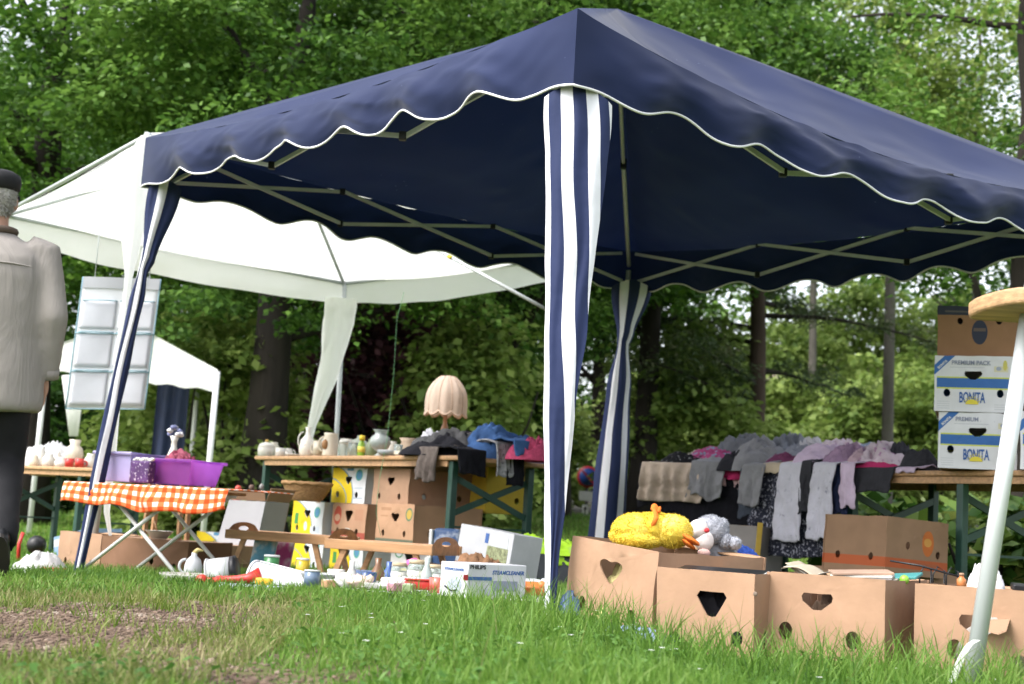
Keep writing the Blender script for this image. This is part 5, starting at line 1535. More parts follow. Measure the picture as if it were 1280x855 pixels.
# ------------------------------------------------------------------ things on the left table
M_porc = mat('white_porcelain', (.54, .53, .49), .18, .05, 20, coat=.4)
M_cream = mat('cream_stoneware', (.52, .46, .36), .3, .12, 14, coat=.3, dirt=((.30, .18, .09), 22, .62))
M_floral = mat('painted_porcelain', (.66, .63, .56), .2, .06, 14, coat=.4, dirt=((.36, .13, .14), 26, .62))
M_gold = mat('gold_trim', (.50, .32, .08), .3, .1, metal=.6)
def glass(name, col=(.75, .85, .82), rough=.03):
    m = bpy.data.materials.new(name); m.use_nodes = True
    n, l = m.node_tree.nodes, m.node_tree.links
    b = n['Principled BSDF']; b.inputs['Base Color'].default_value = (*col, 1); b.inputs['Roughness'].default_value = .06
    b.inputs['Transmission Weight'].default_value = .85; b.inputs['IOR'].default_value = 1.3
    return m
M_glass = glass('clear_glass'); 
def pot(name, label, cat, c, prof, mt, parts=(), segs=22, group='crockery on the left table', ripple=None):
    """lathe body plus (name, builder(MB), mat) parts"""
    t = thing(name, label, cat, c, 0, group)
    mb = MB(); mb.lathe(prof, segs, ripple=ripple); mb.build('body', mt, t, smooth=True)
    for pn, fn, pm in parts:
        mb = MB(); fn(mb); mb.build(pn, pm, t, smooth=True)
    return t
def handle(r, z0, z1, out, th=.006, ang=0.0):
    def fn(mb):
        ca, sa = math.cos(ang), math.sin(ang)
        p = []
        for k in range(9):
            a = math.pi * k / 8
            rr = r + out * math.sin(a); z = z0 + (z1 - z0) * (1 - math.cos(a)) / 2
            p.append((rr * ca, rr * sa, z))
        mb.tube(p, th, 8)
    return fn
def hollow(r, h, t=.004, foot=.9, belly=None):
    """simple open vessel profile"""
    out = [(r * foot, 0)] + ([(belly[0], belly[1])] if belly else []) + [(r, h)]
    return out + [(r - t, h), (r * foot - t, t * 2), (.0001, t * 2)]
tz = TZ + .001
def T(px, b=.12): return tabpt(px, b, tz)
sc = lambda px, Y: px * Y / FPX
p = T(332, .14); k = p.y / FPX
pot('sugar_bowl', 'white lidded sugar bowl with gold knob at the left table end', 'bowl', p, [(.045, 0), (.058, .01), (.060, .06), (.055, .075), (.057, .078), (.045, .095), (.012, .108)], M_porc,
    [('knob', lambda m: m.lathe([(.006, .106), (.013, .114), (.010, .124), (.002, .127)], 12), M_gold)])
pot('small_cup', 'small white cup beside the lidded sugar bowl', 'cup', T(350, .12), hollow(.036, .062, belly=(.034, .03)), M_porc, [('handle', handle(.034, .012, .05, .022, .0045, R(20)), M_porc)])
pot('saucer', 'flat white saucer between small cup and tall vase', 'saucer', T(368, .10), [(.03, 0), (.05, .008), (.066, .014), (.064, .017), (.001, .008)], M_porc)
pot('vase', 'tall white slim necked vase painted with red flowers', 'vase', T(383, .11), [(.04, 0), (.052, .02), (.056, .06), (.048, .11), (.020, .145), (.016, .175), (.022, .200), (.018, .200), (.012, .17), (.001, .16)], M_floral,
    [('handle', handle(.03, .05, .165, .035, .005, R(200)), M_porc)])
pot('mug', 'plain pale mug in front of the painted vase', 'mug', T(397, .06), hollow(.036, .100), M_cream, [('handle', handle(.035, .02, .08, .025, .005, R(150)), M_cream)])
pot('beer_stein', 'cream stoneware stein with brown oval relief', 'stein', T(412, .08), [(.050, 0), (.053, .01), (.048, .03), (.050, .10), (.044, .135), (.048, .152), (.042, .152), (.04, .02), (.001, .012)], M_cream,
    [('handle', handle(.045, .03, .125, .035, .007, R(170)), M_cream), ('relief', lambda m: m.blob((-.030, -.042, .075), (.022, .012, .034), 2), mat('brown_relief', (.26, .13, .05), .5, .3, 40))])
pot('milk_jug', 'small white milk jug with floral band behind the stein', 'jug', T(431, .20), [(.038, 0), (.052, .03), (.055, .06), (.036, .10), (.040, .125), (.036, .125), (.03, .09), (.001, .03)], M_floral, [('handle', handle(.045, .03, .11, .03, .005, R(10)), M_porc)])
pot('jam_jar', 'clear jar with white lid right of the stein', 'jar', T(429, .05), [(.034, 0), (.038, .006), (.038, .07), (.030, .082)], M_glass, [('lid', lambda m: m.lathe([(.033, .081), (.033, .097), (.030, .099)], 18), M_porc)])
pot('glass_jar', 'clear ribbed glass beside the yellow green bottle', 'glass', T(441, .06), hollow(.033, .085, .003), M_glass)
pot('bottle', 'small yellow green bottle with yellow cap', 'bottle', T(451, .07), [(.022, 0), (.024, .006), (.024, .075), (.014, .095), (.014, .10)], mat('lime_bottle', (.20, .34, .03), .25, .2, coat=.5),
    [('cap', lambda m: m.lathe([(.018, .099), (.018, .128), (.012, .132)], 14), mat('yellow_cap', (.62, .46, .03), .4)), ('sticker', lambda m: m.lathe([(.0246, .025), (.0246, .06)], 16), mat('yellow_sticker', (.6, .5, .08), .6))])
pot('tureen', 'grey green lidded tureen at the rear of the crockery', 'tureen', T(447, .33), [(.06, 0), (.085, .04), (.088, .08), (.08, .10), (.05, .125), (.015, .14), (.015, .155), (.002, .16)], mat('grey_green_glaze', (.30, .33, .27), .3, .2, 12, coat=.3), [('handle', handle(.083, .05, .095, .025, .007, R(200)), M_cream)])
pot('round_vase', 'round pale glass vase on a foot with crimped rim', 'vase', T(474, .10), [(.030, 0), (.032, .006), (.014, .022), (.016, .03), (.055, .055), (.068, .085), (.060, .118), (.035, .138), (.040, .158), (.052, .166), (.047, .166), (.033, .15), (.030, .138), (.055, .115), (.062, .085), (.05, .06), (.001, .04)], mat('pale_glass', (.42, .47, .45), .12, .25, 14, coat=.6, trans=.3), segs=30)
pot('flat_dish', 'flat grey rimmed dish below the round glass vase', 'dish', T(486, .04), [(.045, 0), (.06, .008), (.075, .030), (.072, .032), (.055, .012), (.001, .008)], mat('grey_glaze', (.34, .36, .38), .25, .1, coat=.3))
pot('tumbler', 'clear tumbler behind the flat grey dish', 'glass', T(497, .12), hollow(.028, .075, .003), M_glass)
pot('earthen_pot', 'wide mouthed beige earthen pot', 'pot', T(510, .25), [(.04, 0), (.058, .03), (.060, .07), (.048, .10), (.062, .125), (.056, .125), (.042, .1), (.05, .07), (.001, .03)], mat('beige_clay', (.40, .31, .23), .7, .15, 10, bump=.15), segs=24)
pot('tumbler', 'clear tumbler in front of the beige pot beside the dark clothes', 'glass', T(521, .13), hollow(.028, .082, .003), M_glass)
pot('plate_stack', 'short stack of cream plates next to the flat dish', 'plates', T(506, .08), [(.05, 0), (.07, .008), (.066, .010), (.07, .016), (.066, .018), (.07, .024), (.068, .027), (.001, .018)], M_cream)
pot('creamer', 'tiny white creamer behind the flat saucer', 'jug', T(360, .25), [(.025, 0), (.034, .02), (.03, .05), (.024, .06), (.026, .07), (.02, .07), (.001, .02)], M_porc, [('handle', handle(.028, .015, .06, .02, .004), M_porc)])
# lamp
lpz = T(553, .52); k = lpz.y / FPX
t = thing('table_lamp', 'table lamp with pale peach fabric dome shade and turned foot', 'lamp', lpz)
mb = MB(); mb.lathe([(.075, 0), (.08, .012), (.04, .03), (.022, .05), (.03, .08), (.036, .11), (.02, .15), (.018, .18), (.026, .21), (.014, .24), (.012, .30)], 18); mb.build('foot', mat('turned_wood', (.32, .16, .08), .45, .25, 6), t, smooth=True)
z_b = P(552, 515, lpz.y).z - lpz.z; z_t = P(552, 470, lpz.y).z - lpz.z; rw = 28.5 * k
prof = [(rw * r_ * .97, z_b + (z_t - z_b) * z_) for z_, r_ in ((0, .98), (.08, .99), (.16, 1.0), (.24, 1.0), (.33, .995), (.42, .98), (.51, .95), (.60, .90), (.68, .83), (.76, .745), (.84, .64), (.90, .545), (.95, .45), (.98, .37), (1.0, .30))]
mb = MB()
def shade_fn(u, v):
    i = min(13, int(v * 14)); s = v * 14 - i
    r0 = prof[i][0] * (1 - s) + prof[i + 1][0] * s; z = prof[i][1] * (1 - s) + prof[i + 1][1] * s
    a = u * 2 * math.pi
    lob = 1 - .06 * abs(math.cos(a * 5)) ** 1.5
    z -= .026 * abs(math.sin(a * 5)) * (1 - v) ** 8
    return Vector((math.cos(a) * r0 * lob, math.sin(a) * r0 * lob, z))
mb.grid(shade_fn, 100, 28)
sh = mb.build('lamp_shade', mat('peach_fabric', (.66, .53, .44), .85, .06, 40, bump=.15, bscale=220, trans=.35), t, smooth=True)
for k_ in range(10):
    u = (k_ + .5) / 10
    mb = MB(); mb.tube([shade_fn(u + .05, v / 12) * 1.0 for v in range(13)], .0035, 5)
    mb.build('seam', mat('peach_trim', (.46, .32, .24), .85), sh, smooth=True)
mb = MB(); mb.tube([shade_fn(i / 120, 0) for i in range(121)], .006, 5); mb.build('fringe', mat('peach_fringe', (.52, .38, .29), .9), sh, smooth=True)
# clothes on the left table
TO = -U
LG = 'clothes heaped on the left table'
E0 = tabpt(545, 0)
heap('black_cardigan', 'black cardigan heaped at the table corner below the lamp', 'clothes', tabpt(590, .33), .42, .22, .135, C_black, 51, R(20), group=LG)
heap('grey_knit', 'dark grey knit lying across the black cardigan', 'clothes', tabpt(560, .22), .28, .16, .15, cmat('grey_knit', (.065, .065, .068), .2, 30), 52, R(-20), group=LG)
heap('white_blouse', 'pale bluish blouse with tan lining at the left of the clothes heap', 'clothes', tabpt(541, .20), .12, .10, .145, cmat('pale_blouse', (.42, .42, .46), .2, 9, ((.40, .25, .17), 9, .55)), 53, 0, group=LG)
drape('brown_sleeve', 'grey brown knitted sleeve hanging over the table edge', 'clothes', tabpt(537, 0), -W, TO, .20, .20, .16, cmat('brown_grey_knit', (.115, .095, .085), .25, 30), 54, lift=.05, folds=3, amp=.025, thick=.02, group=LG)
# edge at the short end: from the corner K0 along U
KE = K0.copy(); KE.z = TZ
def end_pt(px):
    s = .3
    for _ in range(8):
        q = KE + U * s; s -= (proj(q)[0] - px) / 180.0
    return KE + U * s
drape('black_sleeve', 'black sleeve hanging at the table corner', 'clothes', end_pt(585) + U * .02, U, -W, .20, .25, .12, C_black, 55, lift=.04, folds=1, thick=.02, group=LG)
drape('speckled_scarf', 'speckled light grey scarf running down over the table end', 'clothes', end_pt(628), U, -W, .12, .35, .11, cmat('speckled_wool', (.30, .30, .32), .3, 30, ((.08, .08, .09), 40, .55)), 56, lift=.10, folds=2, thick=.025, group=LG)
drape('black_scarf', 'black cloth end hanging lower right of the speckled scarf', 'clothes', end_pt(642), U, -W, .13, .3, .16, C_black, 57, lift=.03, folds=1.5, thick=.02, group=LG)
heap('jeans', 'crumpled blue denim jeans on top of the clothes heap', 'clothes', tabpt(628, .46), .27, .16, .215, cmat('blue_denim', (.045, .10, .24), .35, 9), 58, R(30), fold=.8, group=LG)
drape('denim_trousers', 'blue denim leg sloping down beside the striped sleeve', 'clothes', tabpt(655, .36) + UP * .09, U, -W, .17, .25, .08, cmat('blue_denim', (.045, .10, .24)), 59, lift=.02, folds=1, thick=.03, group=LG)
heap('pink_wool', 'fluffy deep pink knit at the right end of the table', 'clothes', tabpt(668, .46), .17, .13, .13, cmat('pink_wool', (.48, .07, .15), .25, 60), 60, R(35), fold=1.2, group=LG)

# ------------------------------------------------------------------ below and before the left table
def basket(label, c, r, h):
    t = thing('wicker_basket', label, 'basket', c)
    m = mat('wicker', (.36, .20, .085), .6, .35, 60, bump=.8, bscale=120, stretch=(1, 1, 3))
    mb = MB()
    for k in range(11):
        a = k / 10; rr_ = r * (.58 + .42 * a ** .7)
        n = 40
        mb.tube([(rr_ * 1.35 * math.cos(2 * math.pi * i / n), rr_ * math.sin(2 * math.pi * i / n), h * a + .0035 * ((i + k) % 2)) for i in range(n + 1)], .0068 if k < 10 else .012, 6)
    mb.lathe([(r * .58, .004), (.001, .004)], 20)
    b = mb.build('weave', m, t, smooth=True)
    mb = MB(); mb.tube([(r * 1.38 * math.cos(2 * math.pi * i / 40), r * 1.03 * math.sin(2 * math.pi * i / 40), h + .006 * math.sin(i * 1.9)) for i in range(41)], .010, 6); mb.build('rim', m, t, smooth=True)
    return t
q = P(381, 627, tabpt(400, -.05).y)
basket('oval wicker basket perched on the white carton beside the table leg', Vector((q.x, q.y + .05, z3_ + .002)), .115, .105)
# grey white tall box, open at the top, leaning
q = ground(285, 8.4)
t = thing('tall_open_box', 'tall pale grey box with brown open top leaning beside the table', 'box', q, R(-28))
TH = .50
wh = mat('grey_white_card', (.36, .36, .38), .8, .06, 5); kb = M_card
def slab(name, pts, th, m):
    mb = MB(); a, b, c_, d = [Vector(v) for v in pts]; n_ = (b - a).cross(d - a).normalized() * th
    mb.add([a, b, c_, d, a + n_, b + n_, c_ + n_, d + n_], [(3, 2, 1, 0), (4, 5, 6, 7), (0, 1, 5, 4), (1, 2, 6, 5), (2, 3, 7, 6), (3, 0, 4, 7)])
    return mb.build(name, m, t)
slab('front_panel', [(-.155, 0, 0), (.16, 0, 0), (.215, .02, TH - .06), (-.055, .02, TH - .06)], -.005, wh)
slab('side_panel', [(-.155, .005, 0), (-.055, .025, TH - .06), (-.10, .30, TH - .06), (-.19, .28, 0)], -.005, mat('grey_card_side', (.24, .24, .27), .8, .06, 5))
slab('side_panel', [(.16, .005, 0), (.13, .28, 0), (.18, .30, TH - .06), (.215, .025, TH - .06)], -.005, wh)
slab('back_panel', [(-.19, .285, 0), (-.10, .305, TH - .06), (.18, .305, TH - .06), (.13, .285, 0)], -.005, kb)
slab('flap', [(-.055, .018, TH - .057), (.215, .018, TH - .057), (.225, -.010, TH), (-.045, -.010, TH)], -.004, kb)
slab('flap', [(.218, .025, TH - .057), (.183, .30, TH - .057), (.215, .31, TH + .02), (.25, .02, TH + .02)], -.004, kb)
for i, (dx, mt_, lab) in enumerate(((-.02, mat('red_toy', (.45, .05, .03), .35), 'red toy head poking out of the tall grey box'), (.06, mat('brown_figure', (.12, .07, .05), .6, .3), 'brown figurine poking out of the tall grey box'), (.12, mat('grey_tool', (.26, .25, .24), .5, .2), 'grey metal tool poking out of the tall grey box'))):
    g_ = thing(('red_toy', 'figurine', 'tool')[i], lab, ('toy', 'figurine', 'tool')[i], q + Vector((dx + .0, .17, .32)))
    mb = MB(); mb.blob((0, 0, .12), (.022, .022, .05), 2, .3, i); mb.build('body', mt_, g_, smooth=True)
    mb = MB(); mb.blob((.006, -.004, .19 + .01 * i), (.022 - .004 * i, .02, .022), 2, .2, i + 4); mb.build('top', mt_, g_, smooth=True)
    mb = MB(); mb.tube([(0, 0, -.2), (0, 0, .1)], .012, 8); mb.build('stem', M_wood, g_, smooth=True)

# folding bed trays
def bed_tray(label, px, py, Y, rz, ln=.62, wd=.30, h=.235):
    c = P(px, py, Y); z0 = gz(c.x, c.y)
    t = thing('bed_tray', label, 'tray', (c.x, c.y, z0), rz, 'wooden bed trays on folding legs')
    hz = c.z - z0
    mb = MB(); mb.box((0, 0, hz - .012), (ln - .03, wd - .03, .008), None); mb.build('tray_panel', M_wood, t)
    for s in (-1, 1):
        mb = MB(); mb.box((0, s * wd / 2, hz), (ln, .016, .045), None, .003); mb.build('rail', M_wood, t)
    for s in (-1, 1):
        ol = [(-wd / 2 + .009, -.022), (wd / 2 - .009, -.022), (wd / 2 - .009, .022)] + [(wd * .42 * math.cos(a), .022 + .040 * math.sin(a) ** .8) for a in [math.pi * k / 12 for k in range(1, 12)]] + [(-wd / 2 + .009, .022)]
        hl = [(.045 * math.cos(a), .030 + .012 * math.sin(a)) for a in [2 * math.pi * k / 14 for k in range(14)]]
        v, f = plate(ol, [hl], .014)
        mb = MB(); mb.add([Vector((s * (ln / 2 - .008), q.x, hz + q.z)) for q in v], f); mb.build('handle_end', M_wood, t)
        for s2 in (-1, 1):
            mb = MB(); mb.bar((s * (ln / 2 - .10), s2 * (wd / 2 - .02), hz - .012), (s * (ln / 2 - .025), s2 * (wd / 2 - .02), -.01), .016, .026); mb.build('leg', M_wood, t)
        mb = MB(); mb.bar((s * (ln / 2 - .045), -(wd / 2 - .03), .06), (s * (ln / 2 - .045), wd / 2 - .03, .06), .014, .02); mb.build('stretcher', M_wood, t)
    return t
bed_tray('wooden bed tray standing before the tall grey box', 366, 672, 7.15, R(-22), .60)
bed_tray('wooden bed tray standing before the white red banded carton', 492, 684, 6.6, R(-24), .56)

# white sheet on the ground with small wares
def gsheet(name, label, corners, mt, lift=.012):
    pts = [ground(px, Y) for px, Y in corners]
    def fn(u, v):
        q = pts[0].lerp(pts[1], u).lerp(pts[3].lerp(pts[2], u), v)
        return Vector((q.x, q.y, gz(q.x, q.y) + lift + .012 * noise.noise(Vector((q.x * 5, q.y * 5, 2)))))
    mb = MB(); mb.grid(fn, 40, 24); o = mb.build(name, mt, smooth=True); tag(o, label, 'sheet'); modify(o, 'SOLIDIFY', thickness=.003)
gsheet('ground_sheet', 'creased white sheet spread on the grass under the small wares', [(300, 5.9), (690, 4.75), (680, 6.3), (345, 7.6)], mat('white_sheet', (.42, .42, .42), .85, .06, 3, bump=.3, bscale=8), .035)
GW = 'small wares spread on the white sheet'
# appliance box with writing
A0 = ground(583, 4.88)
zz0 = gz(A0.x, A0.y) + .035
M_app = mat('glossy_white_card', (.50, .51, .54), .5, .06, 6)
a_, b_ = at(583, 4.88, zz0), at(656, 5.06, zz0)
dv = b_ - a_; ra = math.atan2(dv.y, dv.x); bw = math.hypot(dv.x, dv.y); bh = .120; bd2 = .15
t = thing('appliance_box', 'white blue printed steam cleaner box standing at the edge of the sheet', 'box', (a_ + b_) / 2, ra)
mb = MB(); mb.box((0, bd2 / 2, bh / 2), (bw, bd2, bh), None, .003)
mb.build('carton', M_app, t)
lettering('PHILIPS', .019, M_lblk, t, face_at(-bw * .34, -.0008, bh * .90), width=bw * .26)
lettering('STEAMCLEANER', .019, M_lblue, t, face_at(bw * .18, -.0008, bh * .76), width=bw * .55, slant=.2)
for nm, x0, x1, zc, zd, m_ in (('printed_stripe', -.10, -.02, .58, .012, M_lblue), ('printed_stripe', -.115, -.10, .60, .02, mat('print_red', (.45, .04, .04), .7)), ('printed_picture', -.02, .07, .38, .035, M_lgrey), ('printed_picture', -.06, .02, .20, .02, mat('print_pale', (.42, .45, .5), .7, .1))):
    mb = MB(); v, f = plate([(x0 * bw / .2, bh * zc - zd / 2), (x1 * bw / .2, bh * zc - zd / 2), (x1 * bw / .2, bh * zc + zd / 2), (x0 * bw / .2, bh * zc + zd / 2)], [], .001); mb.add([q + Vector((0, -.0008, 0)) for q in v], f); mb.build(nm, m_, t)
LFT = Matrix.Translation((-bw / 2 - .0008, bd2 / 2, bh * .80)) @ Matrix(((0, 0, -1), (-1, 0, 0), (0, 1, 0))).to_4x4()
lettering('STEAMCLEANER', .012, M_lblue, t, LFT, width=bd2 * .7)
mb = MB(); mb.blob((-bw / 2 - .001, bd2 * .45, bh * .38), (.001, .040, .030), 2); mb.build('printed_picture', mat('print_mid', (.36, .40, .46), .7, .3, 30), t)
mb = MB(); mb.tube([(-bw / 2 - .002, bd2 * .8, bh * .30), (-bw / 2 - .002, bd2 * .55, bh * .18), (-bw / 2 - .002, bd2 * .35, bh * .22)], .003, 6); mb.build('printed_hose', M_lblk, t)
# aquarium picture box
a_, b_ = ground(563, 6.75), ground(630, 6.45)
dv = b_ - a_; ra = math.atan2(dv.y, dv.x); bw2 = dv.length
t = thing('aquarium_box', 'tall grey box printed with a planted aquarium picture', 'box', (a_ + b_) / 2, ra)
t.rotation_euler = (R(-4), R(5), ra)
mb = MB(); mb.box((0, .09, .145), (bw2, .18, .29), None, .003); mb.build('carton', mat('grey_picture_card', (.42, .43, .45), .6, .12, 6), t)
def pic(x0, x1, z0, z1, nm, m_, y=-.0012):
    v, f = plate([(x0, z0), (x1, z0), (x1, z1), (x0, z1)], [], .0016); mb = MB(); mb.add([q + Vector((0, y, 0)) for q in v], f); mb.build(nm, m_, t)
pic(bw2 * .06, bw2 * .44, .135, .215, 'printed_picture', mat('print_plants', (.20, .22, .12), .6, .7, 60))
pic(bw2 * .08, bw2 * .42, .218, .262, 'printed_picture', mat('print_water', (.46, .50, .50), .6, .1, 30))
pic(bw2 * .00, bw2 * .06, .225, .27, 'printed_picture', mat('print_deep_blue', (.04, .10, .28), .6))
v, f = plate([(x * .085 + bw2 * .14, .015 + z * .11) for x, z in [(math.cos(a), math.sin(a)) for a in [math.pi * k / 14 for k in range(15)]]], [], .0016); mb = MB(); mb.add([q + Vector((0, -.0012, 0)) for q in v], f); mb.build('printed_picture', mat('print_bowl', (.13, .14, .09), .5, .6, 40), t)
q = ground(595, 6.2); o = heap('wood_chips', 'brown crumpled bark and chips in front of the aquarium box', 'bark', q + UP * .05, .14, .07, .075, mat('bark_chips', (.20, .105, .055), .9, .5, 25, bump=.6, bscale=40), 71, fold=2.0)
# blue white bag with dark pattern
t = thing('patterned_bag', 'dark blue and white patterned bag behind the table leg', 'bag', at(556, 7.4, gz(-.3, 7.4)), R(-15))
mb = MB(); mb.box((0, 0, .15), (.15, .06, .30), None, .02); mb.build('bag_body', mat('blue_white_pattern', (.03, .07, .17), .5, .3, 9, dirt=((.45, .48, .52), 9, .55)), t, smooth=True)
mb = MB(); mb.box((-.085, 0, .145), (.018, .075, .29), None, .005); mb.build('edge_panel', M_white, t)
# hi vis vests over a dark crate
q = at(672, 7.2, gz(.1, 7.2))
c = carton('dark crate with yellow rim under the folded vests', 'crate', q, R(-10), .34, .30, .19, mat('dark_crate', (.035, .04, .05), .6, .2), None, circles=((.2, .5),), closed=True)
mb = MB(); mb.box((0, -.004, .012), (.34, .006, .02)); mb.build('yellow_rim', mat('yellow_plastic', (.55, .42, .02), .4), c)
M_hv = mat('hi_vis_cloth', (.42, .72, .03), .6, .12, 12, bump=.3, bscale=30, dirt=((.35, .38, .36), 5, .62))
heap('hi_vis_vest', 'fluorescent yellow green vest lying over the dark crate, left one', 'vest', q + Vector((-.06, .14, .19)), .19, .15, .085, M_hv, 72, group='safety vests')
heap('hi_vis_vest', 'fluorescent yellow green vest half hidden by the striped front sleeve', 'vest', q + Vector((.13, .10, .185)), .15, .14, .075, M_hv, 73, group='safety vests')
drape('hi_vis_vest', 'fluorescent vest end hanging down beside the first carton', 'vest', q + Vector((.16, .0, .20)), Vector((1, 0, 0)), Vector((0, -1, 0)), .16, .15, .07, M_hv, 74, thick=.015, group='safety vests')

def ware(name, label, cat, px, Y, fn, extra=0.03):
    Y *= .95; g_ = ground(px, Y); t = thing(name, label, cat, g_ + UP * extra, 0, GW); fn(t); return t
def mk(t, n_, m_, f, smooth=True):
    mb = MB(); f(mb); return mb.build(n_, m_, t, smooth=smooth)
# white plastic tub lying, ribbed
M_wp = mat('white_tub_plastic', (.52, .53, .55), .35, .05, 8)
def tub(t):
    mk(t, 'shell', M_wp, lambda m: m.grid(lambda u, v: Vector(((v - .5) * .34, (.075 - .02 * v + .01 * math.sin(v * 20) * .3) * math.cos(math.pi * u), .004 + (.125 - .06 * v) * math.sin(math.pi * u) * (1 - .5 * max(0, v - .8) * 3))), 24, 24))
    mk(t, 'rim', M_wp, lambda m: m.tube([(-.17, .077 * math.cos(math.pi * k / 16), .006 + .127 * math.sin(math.pi * k / 16)) for k in range(17)], .007, 8))
    mk(t, 'rib', M_wp, lambda m: m.tube([(-.15 + k * .03, 0, .133 - .0055 * k) for k in range(10)], .005, 6))
o = ware('plastic_tub', 'white ribbed plastic tub lying on its side before the bed tray', 'tub', 356, 6.0, tub); o.rotation_euler = (0, 0, R(-24)); o.scale = (.85, .85, .66)
def lidded(t):
    mk(t, 'pad', mat('grey_blue_vinyl', (.30, .34, .38), .5, .1), lambda m: m.box((0, 0, .012), (.26, .12, .02), None, .006))
o = ware('vinyl_pad', 'flat grey blue pad on the grass below the red handle', 'pad', 312, 5.85, lidded, .01)
M_redp2 = mat('red_plastic', (.48, .035, .03), .35, .1)
def redt(t):
    mk(t, 'handle', M_redp2, lambda m: m.tube([(-.12, 0, .022), (-.05, 0, .024), (0, 0, .03), (.05, .01, .05)], [.012, .016, .020, .032], 12))
    mk(t, 'tip', mat('orange_yellow', (.66, .36, .02), .4), lambda m: m.box((.075, -.02, .022), (.075, .05, .035), None, .008))
ware('toy_horn', 'red plastic horn with yellow block beside the white tub', 'toy', 308, 6.0, redt, .02)
def dumb(t):
    mk(t, 'knob', M_redp2, lambda m: m.blob((-.035, 0, .025), (.026, .024, .024), 3)); mk(t, 'knob', M_redp2, lambda m: m.blob((.04, 0, .025), (.03, .024, .023), 3))
    mk(t, 'grip', M_redp2, lambda m: m.tube([(-.035, 0, .025), (.04, 0, .025)], .014, 10))
ware('red_dumbbell', 'small red dumbbell on the grass at the sheet corner', 'dumbbell', 262, 6.1, dumb, .01)
def potb(t):
    r_ = Matrix.Rotation(R(80), 3, 'Y')
    mk(t, 'pan', M_steel, lambda m: m.lathe([(.06, -.05), (.06, .05)], 20, (0, 0, .06), r_)); mk(t, 'base', M_black, lambda m: m.lathe([(.062, .05), (.064, .072), (.05, .08)], 20, (0, 0, .06), r_)); mk(t, 'rim', M_steel, lambda m: m.lathe([(.064, -.055), (.064, -.048)], 20, (0, 0, .06), r_))
ware('steel_pan', 'steel pan with black bottom lying on its side', 'pan', 273, 6.5, potb, .005)
def jug(t):
    mk(t, 'body', M_wp, lambda m: m.lathe([(.05, 0), (.058, .01), (.058, .10), (.045, .14), (.018, .165), (.018, .185)], 20)); mk(t, 'nozzle', mat('cream_tip', (.60, .48, .20), .4), lambda m: m.tube([(.0, 0, .18), (.02, 0, .205), (.055, 0, .20)], [.018, .014, .006], 10)); mk(t, 'handle', M_wp, handle(.05, .05, .14, .04, .009, R(190)))
ware('spray_jug', 'white plastic jug with cream nozzle under the checked cloth stand', 'jug', 240, 7.0, jug, .0).scale = (.72, .72, .72)
def plates(t):
    mk(t, 'dish', M_porc, lambda m: m.lathe([(.06, 0), (.10, .02), (.13, .045), (.126, .048), (.09, .024), (.001, .012)], 26))
ware('white_dish', 'wide white dish in the grass below the plastic jug', 'dish', 235, 6.4, plates, .005)
for i, (px, Y, r_, h_, lab) in enumerate(((497, 6.15, .035, .085, 'preserving jar with beige lid, left one of the row'), (519, 6.05, .040, .10, 'wider preserving jar with white paper band, before the heart hole carton'), (541, 6.0, .034, .085, 'preserving jar with beige lid next to the steam cleaner box'))):
    def jr(t, r_=r_, h_=h_, i=i):
        mk(t, 'body', M_glass, lambda m: m.lathe([(r_ * .9, 0), (r_, .006), (r_, h_ * .8), (r_ * .8, h_ * .9)], 20)); mk(t, 'lid', mat('beige_lid', (.42, .34, .22), .5, .1), lambda m: m.lathe([(r_ * .85, h_ * .89), (r_ * .85, h_ * 1.05), (r_ * .7, h_ * 1.06)], 20)); mk(t, 'sticker', M_porc, lambda m: m.lathe([(r_ * 1.012, h_ * .2), (r_ * 1.012, h_ * .62)], 20))
    ware('preserving_jar', lab, 'jar', px, Y, jr, .04)
def rdish(t):
    mk(t, 'body', M_redp2, lambda m: m.box((0, 0, .022), (.10, .07, .035), None, .008)); mk(t, 'rim', M_redp2, lambda m: m.box((0, 0, .041), (.108, .078, .006), None, .002)); mk(t, 'filling', M_wp, lambda m: m.box((0, 0, .0455), (.094, .062, .004), None))
ware('red_dish', 'small red square dish in front of the jars', 'dish', 522, 5.55, rdish, .045)
def logp(t): mk(t, 'branch', BARK['brown'], lambda m: m.tube([(-.12, .0, .02), (0, .01, .03), (.12, -.01, .022)], [.022, .026, .020], 10)); mk(t, 'cut_end', M_wood, lambda m: m.lathe([(.018, 0), (.001, .001)], 12, (.121, -.01, .022), Matrix.Rotation(R(90), 3, 'Y')))
ware('branch_log', 'short brown branch lying before the aquarium box', 'log', 535, 6.6, logp, .07)
def pinkt(t): mk(t, 'bloom', mat('pink_petals', (.60, .12, .34), .8, .2), lambda m: m.blob((0, 0, .06), (.034, .03, .022), 3, .5, 3, 4)); mk(t, 'stem', mat('green_stem', (.06, .14, .04), .8), lambda m: m.tube([(0, 0, .0), (.0, 0, .05)], .005, 6)); mk(t, 'leaf', mat('green_stem', (.06, .14, .04), .8), lambda m: m.blob((-.05, 0, .03), (.05, .03, .012), 2, .4, 5))
ware('fabric_flower', 'pink fabric flower with green leaves among the jars', 'flower', 516, 6.45, pinkt, .06)
cols = [(.55, .53, .5), (.10, .10, .12), (.42, .25, .24), (.60, .60, .62), (.10, .16, .30), (.50, .42, .20), (.58, .58, .55), (.30, .09, .08)]
labs = ['white paperback lying by the plastic tub', 'black video case on the sheet behind the tub', 'rosy hardcover book between tub and jars', 'pale glossy case near the middle of the sheet', 'dark blue case beside the rosy book', 'ochre paperback close to the jars', 'cream booklet in front of the jars', 'dark red case near the red dish']
